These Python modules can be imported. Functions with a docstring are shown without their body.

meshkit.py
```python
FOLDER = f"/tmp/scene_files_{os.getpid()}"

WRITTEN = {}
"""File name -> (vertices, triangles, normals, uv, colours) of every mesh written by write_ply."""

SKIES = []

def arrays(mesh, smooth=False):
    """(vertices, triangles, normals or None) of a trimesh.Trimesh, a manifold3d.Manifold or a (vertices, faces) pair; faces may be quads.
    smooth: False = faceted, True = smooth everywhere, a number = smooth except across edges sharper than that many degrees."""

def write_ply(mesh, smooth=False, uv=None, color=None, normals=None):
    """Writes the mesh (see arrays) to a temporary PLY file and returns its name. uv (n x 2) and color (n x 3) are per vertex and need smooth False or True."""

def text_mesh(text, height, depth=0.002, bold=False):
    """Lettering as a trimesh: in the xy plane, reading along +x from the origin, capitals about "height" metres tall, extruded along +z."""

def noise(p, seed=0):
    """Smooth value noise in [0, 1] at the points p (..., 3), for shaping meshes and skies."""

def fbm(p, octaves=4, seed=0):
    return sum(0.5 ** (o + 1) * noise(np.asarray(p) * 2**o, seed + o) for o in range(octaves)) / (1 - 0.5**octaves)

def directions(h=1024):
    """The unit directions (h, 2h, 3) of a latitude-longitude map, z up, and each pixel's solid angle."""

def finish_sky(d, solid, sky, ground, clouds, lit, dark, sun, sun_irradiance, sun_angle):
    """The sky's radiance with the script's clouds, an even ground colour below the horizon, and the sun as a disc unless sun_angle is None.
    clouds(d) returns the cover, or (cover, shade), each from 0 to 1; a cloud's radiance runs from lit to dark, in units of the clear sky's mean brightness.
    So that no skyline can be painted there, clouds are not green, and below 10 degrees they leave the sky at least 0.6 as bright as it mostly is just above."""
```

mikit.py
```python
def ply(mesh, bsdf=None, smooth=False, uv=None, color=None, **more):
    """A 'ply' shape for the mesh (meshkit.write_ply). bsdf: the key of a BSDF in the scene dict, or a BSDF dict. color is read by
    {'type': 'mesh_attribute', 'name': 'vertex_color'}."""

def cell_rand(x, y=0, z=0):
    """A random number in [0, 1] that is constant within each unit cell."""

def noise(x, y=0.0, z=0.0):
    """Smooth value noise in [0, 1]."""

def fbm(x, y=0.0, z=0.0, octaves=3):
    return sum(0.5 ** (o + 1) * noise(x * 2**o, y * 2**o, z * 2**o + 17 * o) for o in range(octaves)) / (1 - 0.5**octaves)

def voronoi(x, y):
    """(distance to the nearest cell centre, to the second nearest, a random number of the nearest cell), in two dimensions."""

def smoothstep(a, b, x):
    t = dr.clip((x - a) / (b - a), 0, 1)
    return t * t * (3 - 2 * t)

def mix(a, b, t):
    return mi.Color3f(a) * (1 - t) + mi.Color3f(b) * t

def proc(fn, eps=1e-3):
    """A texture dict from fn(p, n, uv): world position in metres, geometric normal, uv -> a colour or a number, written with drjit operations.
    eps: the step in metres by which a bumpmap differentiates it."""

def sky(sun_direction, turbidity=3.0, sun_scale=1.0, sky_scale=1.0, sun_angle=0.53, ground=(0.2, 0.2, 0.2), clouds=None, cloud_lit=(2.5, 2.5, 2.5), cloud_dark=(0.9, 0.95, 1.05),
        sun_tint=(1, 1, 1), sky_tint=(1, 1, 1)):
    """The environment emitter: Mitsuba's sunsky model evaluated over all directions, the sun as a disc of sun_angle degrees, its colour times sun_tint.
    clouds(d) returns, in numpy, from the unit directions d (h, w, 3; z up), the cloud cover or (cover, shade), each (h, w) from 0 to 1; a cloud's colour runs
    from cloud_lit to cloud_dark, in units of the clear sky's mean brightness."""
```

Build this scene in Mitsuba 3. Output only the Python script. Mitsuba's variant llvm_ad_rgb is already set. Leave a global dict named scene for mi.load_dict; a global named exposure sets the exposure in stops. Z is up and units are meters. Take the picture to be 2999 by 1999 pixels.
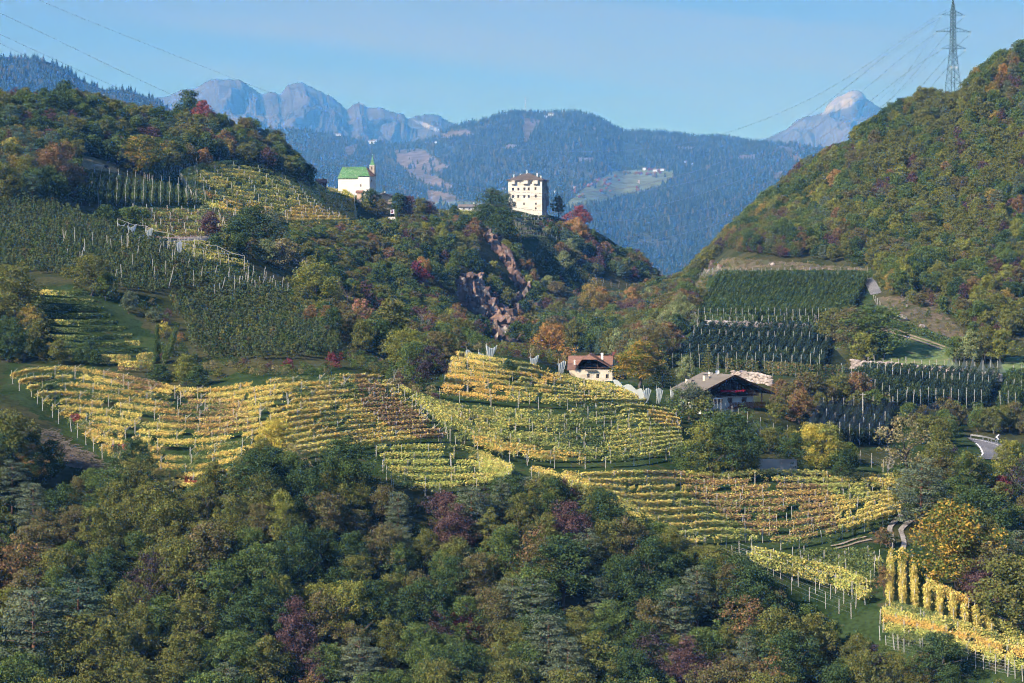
import math, random
import numpy as np
import trimesh
import mitsuba as mi
import drjit as dr
import mikit, meshkit
from mikit import noise, fbm, smoothstep, mix, cell_rand, voronoi
from scipy.interpolate import PchipInterpolator
from scipy.ndimage import gaussian_filter, map_coordinates

rng = np.random.default_rng(20)
random.seed(20)
scene, labels = {'type': 'scene'}, {}
T = mi.ScalarTransform4f

# ------------------------------------------------------------------ camera, light, exposure
F = 6764.0                      # focal length in pixels of a 2999 x 1999 frame (a long lens)
CU, HV = 1499.5, 760.0          # the column of the optical axis, the row of the horizon
scene['camera'] = {
    'type': 'perspective', 'fov': math.degrees(2 * math.atan(1499.5 / F)), 'fov_axis': 'x',
    'to_world': T().look_at(origin=[0, 0, 0], target=[0, 1, 0], up=[0, 0, 1]),
    'principal_point_offset_y': (999.5 - HV) / 1999.0,
    'near_clip': 5.0, 'far_clip': 80000.0, 'medium': {'type': 'ref', 'id': 'air'}}
SUN = np.array([-0.82, -0.57, 0.64])

def cirrus(d):
    az, el = np.arctan2(d[..., 0], d[..., 1]), np.arcsin(np.clip(d[..., 2], 0, 1))
    q = np.stack([az * 8 + el * 10, el * 90 + az * 9, az * 0 + 3.1], -1)
    w = meshkit.fbm(q.reshape(-1, 3) * np.array([0.55, 1, 1]), 4, 5).reshape(az.shape)
    big = meshkit.fbm(np.stack([az * 5, el * 22, az * 0], -1).reshape(-1, 3), 3, 9).reshape(az.shape)
    c = np.clip((w - 0.36) * 2.4, 0, 1) * np.clip((big - 0.30) * 3.5, 0, 1)
    return np.clip(0.03 + 0.40 * c + 0.36 * np.exp(-el / 0.06), 0, 1)

scene['sky'] = mikit.sky(SUN, turbidity=3.0, clouds=cirrus, cloud_lit=(1.65, 1.75, 1.72), cloud_dark=(1.3, 1.3, 1.3),
                          sky_tint=(.24, .385, .66), sun_tint=(.90, 1.04, 1.42))
exposure = 2.7

# ------------------------------------------------------------------ helpers
def rgb(*c): return {'type': 'rgb', 'value': list(c)}
def srgb(r, g, b):
    c = np.array([r, g, b]) / 255.0
    return np.where(c <= 0.04045, c / 12.92, ((c + 0.055) / 1.055) ** 2.4)
def ray_at(u, v, d):
    """The point at depth d (metres north of the viewpoint) on the sight line of photo position (u, v)."""
    return np.array([(u - CU) / F * d, d, (HV - v) / F * d])
USED = {}
def numbered(name):
    k = USED.get(name, 0); USED[name] = k + 1
    return name if k == 0 else f'{name}_{k:03d}'
def part(key, name, shape):
    """One entry under its thing (or part); alike pieces are numbered."""
    k = numbered(f'{key}__{name}'); scene[k] = shape; return k
def thing(name, label, cat, group=None, shape=None):
    key = numbered(name); labels[key] = {'label': label, 'category': cat}
    if group: labels[key]['group'] = group
    if shape is not None: scene[key] = shape
    return key
def struct(name, shape):
    key = numbered(name); scene[key] = shape; labels[key] = {'kind': 'structure', 'label': name.replace('_', ' ')}; return key
def stuff(name, label, shape=None, cat=None):
    labels[name] = {'kind': 'stuff', 'label': label}
    if cat: labels[name]['category'] = cat
    if shape is not None: scene[name] = shape
    return name
def rough(c, r=0.8, s=0.2): return {'type': 'principled', 'base_color': c if isinstance(c, dict) else rgb(*c), 'roughness': r, 'specular': s}

class MB:
    """Collects triangles (v, f, colour) into one mesh."""
    def __init__(s): s.v, s.f, s.c, s.n = [], [], [], 0
    def add(s, v, f, c=None):
        v = np.asarray(v, float); f = np.asarray(f, int)
        if f.shape[1] == 4: f = np.vstack([f[:, [0, 1, 2]], f[:, [0, 2, 3]]])
        s.v.append(v); s.f.append(f + s.n); s.n += len(v)
        s.c.append(np.broadcast_to(np.asarray((1, 1, 1) if c is None else c, float), (len(v), 3)))
    def box(s, c, d, rz=0, col=None):
        x = np.array([[a, b, e] for a in (-.5, .5) for b in (-.5, .5) for e in (-.5, .5)]) * np.asarray(d, float)
        co, si = math.cos(rz), math.sin(rz)
        x = np.stack([x[:, 0] * co - x[:, 1] * si, x[:, 0] * si + x[:, 1] * co, x[:, 2]], 1)
        s.add(x + np.asarray(c, float), BOXF, col)
    def bar(s, p, q, r, k=4, r2=None, col=None):
        p, q = np.asarray(p, float), np.asarray(q, float); r2 = r if r2 is None else r2
        z = q - p; L = np.linalg.norm(z); z = z / max(L, 1e-9)
        x = np.cross(z, [0, 0, 1] if abs(z[2]) < 0.9 else [1, 0, 0]); x /= np.linalg.norm(x); y = np.cross(z, x)
        a = np.arange(k) * 2 * np.pi / k + np.pi / 4
        ring = np.cos(a)[:, None] * x + np.sin(a)[:, None] * y
        v = np.vstack([p + ring * r, q + ring * r2, [p], [q]])
        f = []
        for i in range(k):
            j = (i + 1) % k
            f += [[i, j, k + j], [i, k + j, k + i], [2 * k, j, i], [2 * k + 1, k + i, k + j]]
        s.add(v, f, col)
    def path(s, pts, r, k=4, col=None):
        for a, b in zip(pts[:-1], pts[1:]): s.bar(a, b, r, k, col=col)
    def prism(s, poly, axis_pts, col=None):
        """A convex or simple polygon poly ((n,3) front face) swept to the same polygon shifted by axis_pts (3,)."""
        a = np.asarray(poly, float); n = len(a); b = a + np.asarray(axis_pts, float)
        f = [[0, i, i + 1] for i in range(1, n - 1)] + [[n, n + i + 1, n + i] for i in range(1, n - 1)]
        for i in range(n):
            j = (i + 1) % n; f += [[i, n + i, n + j], [i, n + j, j]]
        nw = sum(np.cross(a[i] - a[0], a[i + 1] - a[0]) for i in range(1, n - 1))
        if nw @ np.asarray(axis_pts, float) > 0: f = [q[::-1] for q in f]
        s.add(np.vstack([a, b]), f, col)
    def build(s): return np.vstack(s.v), np.vstack(s.f), np.vstack(s.c)
    def ply(s, bsdf, smooth=False, color=False):
        v, f, c = s.build()
        return mikit.ply((v, f), bsdf, smooth=smooth, color=c if color else None)
BOXF = np.array([[0, 1, 3], [0, 3, 2], [4, 6, 7], [4, 7, 5], [0, 4, 5], [0, 5, 1], [2, 3, 7], [2, 7, 6], [0, 2, 6], [0, 6, 4], [1, 5, 7], [1, 7, 3]])
def mesh_box(c, d, bsdf, rz=0):
    m = MB(); m.box(c, d, rz); return m.ply(bsdf)

# ------------------------------------------------------------------ the lie of the land
# Surveyed profiles: for a bearing (photo column u) the ground's distance and photo row v; ('z', distance, height) where the ground is out of sight.
def Z(d, z): return (d, HV - z * F / d)
PROF = {
    0: [Z(305, -65), (335, 1640), (370, 1190), (405, 1095), (430, 1020), (455, 880), (500, 765), (540, 675), (580, 560), (640, 470), (700, 390), (755, 315), Z(800, 50), Z(900, 42)],
    200: [Z(305, -65), (335, 1650), (371, 1262), (405, 1090), (418, 1065), (452, 880), (500, 765), (545, 660), (600, 590), (640, 530), (690, 470), (770, 322), Z(810, 50), Z(920, 38)],
    400: [Z(305, -65), (338, 1600), (353, 1420), (405, 1112), (418, 1080), (440, 1000), (460, 905), (520, 745), (560, 690), (600, 655), (640, 612), (690, 545), (735, 470), (790, 372), Z(830, 44), Z(940, 28)],
    600: [Z(305, -65), (337, 1560), (348, 1440), (400, 1160), (416, 1110), (440, 1010), (470, 905), (520, 810), (560, 730), (600, 690), (650, 640), (695, 605), (760, 480), (795, 430), (830, 388), Z(865, 38), Z(960, 20)],
    800: [Z(308, -64), (342, 1460), (358, 1330), (400, 1120), (417, 1085), (440, 1005), (480, 935), (520, 875), (560, 805), (620, 725), (680, 670), (715, 640), (770, 540), (800, 490), (835, 450), Z(870, 34), Z(970, 10)],
    1000: [Z(310, -64), (348, 1450), (365, 1315), (403, 1110), (425, 1065), (455, 1015), (520, 950), (590, 870), (680, 770), (740, 700), (800, 645), (850, 604), (885, 566), (920, 556), Z(965, 24), Z(1060, 0)],
    1200: [Z(310, -64), (350, 1460), (365, 1345), (395, 1175), (430, 1130), (480, 1075), (560, 1000), (650, 905), (740, 790), (800, 715), (860, 655), (900, 618), (945, 606), Z(1000, 18), Z(1100, -20)],
    1400: [Z(310, -64), (348, 1500), (360, 1410), (380, 1305), (405, 1190), (430, 1140), (460, 1065), (500, 1030), (560, 1012), (700, 990), (755, 955), (780, 860), (800, 770), (825, 710), (860, 655), (900, 628), (960, 616), (1000, 608), Z(1060, 12), Z(1180, -50)],
    1550: [Z(310, -64), (345, 1520), (360, 1420), (380, 1330), (405, 1200), (430, 1165), (470, 1085), (520, 1035), (600, 1022), (720, 1005), (772, 985), (800, 885), (830, 800), (880, 735), (930, 680), (980, 640), (1006, 620), (1020, 617), Z(1070, 10), Z(1200, -60)],
    1700: [Z(310, -64), (345, 1540), (362, 1420), (382, 1340), (405, 1215), (432, 1175), (480, 1124), (520, 1121), (560, 1092), (650, 1050), (750, 1010), (850, 930), (920, 830), (980, 725), (1020, 662), Z(1080, 2), Z(1200, -70)],
    1900: [Z(310, -64), (350, 1580), (363, 1480), (385, 1350), (410, 1215), (440, 1180), (500, 1130), (560, 1085), (650, 1040), (750, 990), (850, 930), (950, 860), (1030, 790), Z(1100, -25), Z(1250, -90)],
    2050: [Z(310, -64), (345, 1640), (362, 1540), (385, 1400), (410, 1290), (432, 1215), (450, 1195), (500, 1130), (560, 1085), (598, 970), (640, 900), (700, 845), (780, 815), (850, 800), Z(920, -18), Z(1100, -70)],
    2200: [Z(308, -64), (345, 1660), (364, 1580), (385, 1400), (412, 1290), (436, 1205), (452, 1190), (480, 1150), (520, 1110), (560, 1065), (598, 957), (640, 895), (668, 835), (700, 770), (780, 700), (880, 648), Z(930, 5), Z(1060, -60)],
    2400: [Z(306, -64), (340, 1760), (352, 1660), (366, 1575), (392, 1390), (420, 1305), (440, 1260), (470, 1205), (492, 1135), (520, 1095), (560, 1060), (598, 955), (640, 885), (672, 810), (700, 765), (780, 620), (870, 490), Z(910, 22), Z(1060, -30)],
    2600: [Z(305, -64), (332, 1800), (350, 1690), (365, 1600), (382, 1480), (398, 1405), (425, 1345), (455, 1280), (480, 1215), (508, 1112), (540, 1065), (575, 960), (615, 880), (670, 790), (730, 630), (800, 470), (855, 352), Z(900, 40), Z(1060, 5)],
    2800: [Z(300, -64), (322, 1850), (345, 1705), (364, 1615), (382, 1540), (400, 1430), (432, 1322), (470, 1255), (500, 1190), (530, 1098), (560, 1020), (605, 900), (690, 690), (770, 470), (838, 275), Z(880, 50), Z(1060, 28)],
    2999: [Z(296, -64), (314, 1950), (332, 1850), (352, 1725), (380, 1590), (410, 1440), (436, 1335), (470, 1270), (500, 1190), (530, 1100), (562, 1010), (620, 860), (700, 610), (780, 345), (845, 165), Z(890, 66), Z(1060, 50)],
    3400: [Z(285, -64), (314, 1950), (335, 1850), (365, 1725), (400, 1590), (430, 1400), (470, 1270), (500, 1170), (562, 980), (620, 800), (700, 540), (780, 250), (850, 20), Z(900, 80), Z(1060, 70)]}
PROF[-500] = PROF[0]
PROF[-1500] = PROF[0]
PROF[4500] = PROF[3400]
GX, GY, GS = np.arange(-480, 481, 2.0), np.arange(170, 1421, 2.0), 2.0
FLOOR = -240.0
def _land():
    us = np.array(sorted(PROF)); ds = np.arange(160, 1430, 2.0)
    tab = []
    for u in us:
        p = np.array([(d, (HV - v) / F * d) for d, v in PROF[u]])
        p = np.vstack([[150, -140], [255, -92], p, [1290, min(p[-1, 1], 0) - 110], [1440, FLOOR]])
        tab.append(PchipInterpolator(p[:, 0], p[:, 1])(ds))
    tab = np.array(tab)
    uf = np.arange(-1500, 4501, 20.0)
    tab = PchipInterpolator(us, tab, axis=0)(uf)
    tab = gaussian_filter(tab, [2.2, 1.6], mode='nearest')
    X, Y = np.meshgrid(GX, GY, indexing='ij')
    U = np.clip(CU + F * X / Y, -1500, 4500)
    z = map_coordinates(tab, [(U + 1500) / 20.0, (Y - 160) / 2.0], order=1, mode='nearest')
    P = np.stack([X, Y, X * 0], -1).reshape(-1, 3)
    z = z + ((meshkit.fbm(P / 38, 3, 1) - .5) * 3.0 + (meshkit.fbm(P / 9, 3, 2) - .5) * 0.9).reshape(z.shape) * np.clip((Y - 240) / 60, 0, 1)
    return z
LAND = _land()
def height(x, y):
    return map_coordinates(LAND, [(np.asarray(x, float) - GX[0]) / GS, (np.asarray(y, float) - GY[0]) / GS], order=1, mode='nearest')
DS = np.arange(262, 1300, 1.0)
def place(u, v, dmin=262, up=0.0):
    """Where the sight line of photo position (u, v) first meets the ground (raised by up) beyond dmin: (n,3). Bearings that miss get the closest approach."""
    u, v = np.atleast_1d(np.asarray(u, float)), np.atleast_1d(np.asarray(v, float)); out = np.zeros((len(u), 3))
    for i in range(0, len(u), 4000):
        uu, vv = u[i:i + 4000, None], v[i:i + 4000, None]
        g = height((uu - CU) / F * DS, DS + 0 * uu) + up - (HV - vv) / F * DS
        g = np.where(DS < dmin, -99, g)
        hit = g >= 0; k = np.where(hit.any(1), hit.argmax(1), g.argmax(1))
        r = np.arange(len(k)); k0 = np.maximum(k - 1, 0)
        t = np.where(hit.any(1) & (g[r, k0] > -50), -g[r, k0] / np.maximum(g[r, k] - g[r, k0], 1e-6), 0)
        d = DS[k0] + np.clip(t, 0, 1); x = (u[i:i + 4000] - CU) / F * d
        out[i:i + 4000] = np.stack([x, d, height(x, d)], 1)
    return out
def pix(p): p = np.atleast_2d(p); return np.stack([CU + F * p[:, 0] / p[:, 1], HV - F * p[:, 2] / p[:, 1]], 1)
def inside(pts, poly):
    x, y = np.asarray(pts)[:, 0], np.asarray(pts)[:, 1]; poly = np.asarray(poly, float); c = np.zeros(len(x), bool)
    for (x0, y0), (x1, y1) in zip(poly, np.roll(poly, -1, 0)):
        c ^= ((y0 > y) != (y1 > y)) & (x < (x1 - x0) * (y - y0) / (y1 - y0 + 1e-12) + x0)
    return c

# ------------------------------------------------------------------ ground
def ground_proc(a, b, s1, s2, c=None):
    a, b = [float(x) for x in a], [float(x) for x in b]
    cc = None if c is None else [float(x) for x in c]
    def fn(p, n, uv):
        t = fbm(p.x * s1, p.y * s1, p.z * s1, 3)
        k = mix(mi.Color3f(a), mi.Color3f(b), smoothstep(0.3, 0.7, t))
        w = noise(p.x * s2, p.y * s2, p.z * s2)
        if cc is not None: k = mix(k, mi.Color3f(cc), smoothstep(0.62, 0.8, fbm(p.x * s1 * 3 + 7, p.y * s1 * 3, p.z, 2)))
        return k * (0.65 + 0.7 * w)
    return mikit.proc(fn)
def ground_mat(name, *a): scene[name] = {'type': 'diffuse', 'reflectance': ground_proc(*a)}
ground_mat('forest_soil', (.038, .052, .021), (.075, .075, .036), 0.12, 1.7)
ground_mat('short_grass', (.026, .050, .017), (.048, .076, .027), 0.2, 2.3, (.075, .075, .035))
ground_mat('meadow_grass', (.12, .19, .075), (.17, .22, .095), 0.15, 1.9, (.22, .21, .12))
ground_mat('pasture_grass', (.17, .165, .09), (.23, .21, .13), 0.15, 1.9)
ground_mat('dry_scrub', (.16, .13, .09), (.09, .10, .05), 0.3, 1.5, (.22, .175, .135))
ground_mat('reddish_field', (.25, .17, .15), (.30, .22, .20), 0.3, 2.5)
ground_mat('shaded_turf', (.013, .022, .016), (.026, .036, .022), 0.3, 2.0)  # turf of the orchards, with the shade between rows put into its colour
ZONES = {   # photo outlines of the kinds of ground
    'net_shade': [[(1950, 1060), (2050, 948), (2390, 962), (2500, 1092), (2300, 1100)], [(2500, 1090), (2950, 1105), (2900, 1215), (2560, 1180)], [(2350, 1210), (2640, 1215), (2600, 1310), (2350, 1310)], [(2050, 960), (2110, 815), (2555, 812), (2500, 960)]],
    'vineyard_grass': [
        [(0, 1150), (25, 1060), (330, 1080), (560, 1160), (700, 1080), (1000, 1075), (1130, 1120), (1230, 1140), (1300, 1010), (1420, 1020), (1640, 1080), (1780, 1110), (1960, 1130), (2050, 1180), (2010, 1330), (2240, 1350), (2680, 1360), (2680, 1500), (2490, 1600), (2560, 1590), (2690, 1590), (2999, 1800), (2999, 2020), (2700, 2000), (2560, 1940), (2420, 1850), (2250, 1740), (2120, 1640), (2080, 1600), (1900, 1560), (1740, 1460), (1500, 1410), (1180, 1420), (1080, 1390), (720, 1420), (540, 1450), (360, 1400), (200, 1280), (90, 1200)],
        [(80, 850), (200, 830), (350, 880), (470, 1000), (450, 1070), (250, 1075), (120, 990)],
        [(420, 520), (520, 480), (640, 460), (800, 470), (1045, 570), (1060, 690), (820, 720), (690, 690), (420, 690), (370, 590)],
        [(380, 690), (560, 700), (700, 740), (760, 800), (640, 790), (450, 720)],
        [(1490, 620), (1620, 625), (1720, 800), (1640, 830), (1540, 740)], [(1030, 810), (1120, 820), (1110, 880), (1030, 860)],
        [(2060, 790), (2560, 790), (2560, 960), (2080, 950)], [(1960, 930), (2420, 930), (2480, 1100), (2040, 1110)], [(2500, 1080), (2960, 1090), (2940, 1220), (2560, 1160)],
        [(2380, 1190), (2820, 1210), (2830, 1300), (2480, 1320)], [(2920, 1090), (2999, 1080), (2999, 1200), (2920, 1200)], [(2600, 1280), (2999, 1300), (2999, 1400), (2800, 1420)]],
    'meadow': [[(2530, 1075), (2600, 960), (2790, 1005), (2800, 1080), (2640, 1075)], [(2930, 1080), (2940, 1050), (2999, 1040), (2999, 1120), (2940, 1120)], [(2540, 830), (2575, 840), (2560, 870)]],
    'pasture': [[(222, 450), (344, 478), (344, 506), (240, 490)]],
    'scrub_slope': [[(2010, 850), (2080, 790), (2120, 755), (2300, 765), (2540, 785), (2560, 805), (2080, 818), (2060, 870), (2030, 890)], [(2570, 870), (2700, 860), (2800, 950), (2850, 1000), (2780, 1010), (2600, 940)], [(90, 1250), (170, 1270), (330, 1390), (300, 1430), (190, 1350)]],
    'ploughed_field': [[(440, 693), (600, 686), (560, 712), (450, 714)]]}
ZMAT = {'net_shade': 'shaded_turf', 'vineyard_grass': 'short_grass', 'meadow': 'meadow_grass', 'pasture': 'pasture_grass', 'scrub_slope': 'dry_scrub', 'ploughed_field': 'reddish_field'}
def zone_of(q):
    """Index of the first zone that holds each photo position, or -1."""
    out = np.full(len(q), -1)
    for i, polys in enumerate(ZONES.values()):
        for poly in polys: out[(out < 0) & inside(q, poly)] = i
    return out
def _ground():
    X, Y = np.meshgrid(GX, GY, indexing='ij'); V = np.stack([X, Y, LAND], -1).reshape(-1, 3)
    n, m = X.shape; i = np.arange(n * m).reshape(n, m)
    f = np.vstack([np.stack([i[:-1, :-1], i[1:, :-1], i[1:, 1:]], -1).reshape(-1, 3), np.stack([i[:-1, :-1], i[1:, 1:], i[:-1, 1:]], -1).reshape(-1, 3)])
    nv = np.zeros_like(V); fn = np.cross(V[f[:, 1]] - V[f[:, 0]], V[f[:, 2]] - V[f[:, 0]])
    for k in range(3): np.add.at(nv, f[:, k], fn)
    nv /= np.linalg.norm(nv, axis=1, keepdims=True)
    z = zone_of(pix(V[f].mean(1)))
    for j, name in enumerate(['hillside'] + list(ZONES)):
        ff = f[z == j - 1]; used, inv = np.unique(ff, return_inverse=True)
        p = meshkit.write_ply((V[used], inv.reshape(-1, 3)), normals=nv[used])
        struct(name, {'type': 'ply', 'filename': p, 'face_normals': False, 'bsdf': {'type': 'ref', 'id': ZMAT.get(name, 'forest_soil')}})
_ground()
s = 38000.0
scene['haze_soil'] = {'type': 'diffuse', 'reflectance': rgb(.09, .10, .06)}
struct('valley_floor', mikit.ply((np.array([[-s, -2000, FLOOR - 1], [s, -2000, FLOOR - 1], [s, 23000, FLOOR - 1], [-s, 23000, FLOOR - 1]]), np.array([[0, 1, 2], [0, 2, 3]])), 'haze_soil'))

# ------------------------------------------------------------------ far mountains
def mountain(ridge, d0, d1, nu, ns, amp, scale, power=1.0, z0=FLOOR, back=1500.0, jag=0.0, seed=0, u0=None, u1=None, gully=0.0, ridged=False):
    """A mountainside from its foot at distance d0 up to a crest at distance d1 (crest given in photo positions) and down behind. Returns a sampler and (v, f)."""
    ridge = np.array(ridge, float); uu = np.linspace(u0 or ridge[0, 0], u1 or ridge[-1, 0], nu)
    rv = PchipInterpolator(ridge[:, 0], ridge[:, 1])(np.clip(uu, ridge[0, 0], ridge[-1, 0]))
    if jag: rv = rv + (meshkit.fbm(np.stack([uu / 14, uu * 0, uu * 0 + seed], 1), 4, seed) - .5) * jag
    ss = np.concatenate([np.linspace(0, 1, ns), np.linspace(1, 2, 9)[1:]])
    S, U = np.meshgrid(ss, uu, indexing='ij'); R = np.broadcast_to(rv, S.shape)
    zr = (HV - R) / F * d1
    D = np.where(S <= 1, d0 + (d1 - d0) * S, d1 + back * (S - 1))
    Zz = np.where(S <= 1, z0 + (zr - z0) * np.clip(S, 0, 1) ** power, zr + (z0 - zr) * np.clip(S - 1, 0, 1) ** 1.4)
    X = (U - CU) / F * D
    P = np.stack([X, D, Zz], -1)
    q = P.reshape(-1, 3) / scale
    n1 = meshkit.fbm(q, 5, seed)
    if ridged: n1 = sum(.55 ** o * (1 - np.abs(2 * meshkit.noise(q * 2.1 ** o * np.array([1.5, .6, .8]), seed + 20 + o) - 1)) for o in range(7)) / 1.9
    w = np.clip(np.minimum(S, (1.03 if ridged else 1.12) - S) * 4, 0, 1); w = np.where(S > 1, 0.0, w)
    P[..., 2] += ((n1 - .5) * amp).reshape(S.shape) * w
    if gully: P[..., 1] += ((1 - np.abs(2 * meshkit.fbm(q * np.array([1.6, .25, .45]), 4, seed + 3) - 1)) * gully).reshape(S.shape) * w
    i = np.arange(S.size).reshape(S.shape)
    f = np.vstack([np.stack([i[:-1, :-1], i[:-1, 1:], i[1:, 1:]], -1).reshape(-1, 3), np.stack([i[:-1, :-1], i[1:, 1:], i[1:, :-1]], -1).reshape(-1, 3)])
    return P, f, uu, ss
def split_mountain(P, f, zones, base, basemat):
    V = P.reshape(-1, 3); q = pix(V[f].mean(1)); z = np.full(len(f), -1)
    for k, (name, mat, polys) in enumerate(zones):
        for poly in polys: z[inside(q, poly)] = k
    for k, name, mat in [(-1, base, basemat)] + [(k, a, b) for k, (a, b, _) in enumerate(zones)]:
        ff = f[z == k]
        if len(ff):
            used, inv = np.unique(ff, return_inverse=True)
            struct(name, mikit.ply((V[used], inv.reshape(-1, 3)), mat, smooth=True))
    return V
def conifers(P, uu, ss, n, hgt, keep, seed, pal):
    """A far-off conifer wood as one mass: small cones standing on a mountainside."""
    r = np.random.default_rng(seed); k = int(np.argmax(ss > 1)) - 1
    a, b = r.random(n) ** 0.8 * (k + 1.4), r.random(n) * (len(uu) - 1)
    c = [map_coordinates(P[..., j], [a, b], order=1) for j in range(3)]; c = np.stack(c, 1)
    q = pix(c); ok = keep(q, r); c = c[ok]; n = len(c)
    h = hgt * r.uniform(.55, 1.25, n); w = h * r.uniform(.17, .27, n); t = r.random(n) * 6.28
    ang = t[:, None] + np.arange(5) * 2 * np.pi / 5
    ring = np.stack([np.cos(ang) * w[:, None], np.sin(ang) * w[:, None], np.zeros_like(ang)], -1) * r.uniform(.75, 1.25, (n, 5, 1))
    v = np.concatenate([c[:, None] + ring, (c + np.stack([0 * h, 0 * h, h], 1))[:, None]], 1)
    f = (np.array([[i, (i + 1) % 5, 5] for i in range(5)])[None] + np.arange(n)[:, None, None] * 6).reshape(-1, 3)
    col = np.array([p[:3] for p in pal])[r.choice(len(pal), n, p=[p[3] for p in pal])] * r.uniform(.8, 1.2, (n, 1))
    return v.reshape(-1, 3), f, np.repeat(col, 6, 0)
scene['vertex_paint'] = {'type': 'twosided', 'b': {'type': 'diffuse', 'reflectance': {'type': 'mesh_attribute', 'name': 'vertex_color'}}}
ground_mat('wood_floor', (.03, .045, .022), (.055, .06, .03), 0.004, .05)
ground_mat('felled_ground', (.15, .125, .10), (.09, .085, .06), 0.006, .06)
ground_mat('alp_grass', (.10, .13, .06), (.13, .15, .075), 0.004, .05)
ground_mat('grey_rock', (.085, .08, .077), (.05, .05, .047), 0.0022, .012, (.11, .10, .088))
ground_mat('pale_rock', (.30, .28, .26), (.20, .195, .18), 0.003, .02)
ground_mat('snow_rock', (.40, .40, .41), (.16, .16, .16), 0.004, .03)

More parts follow.
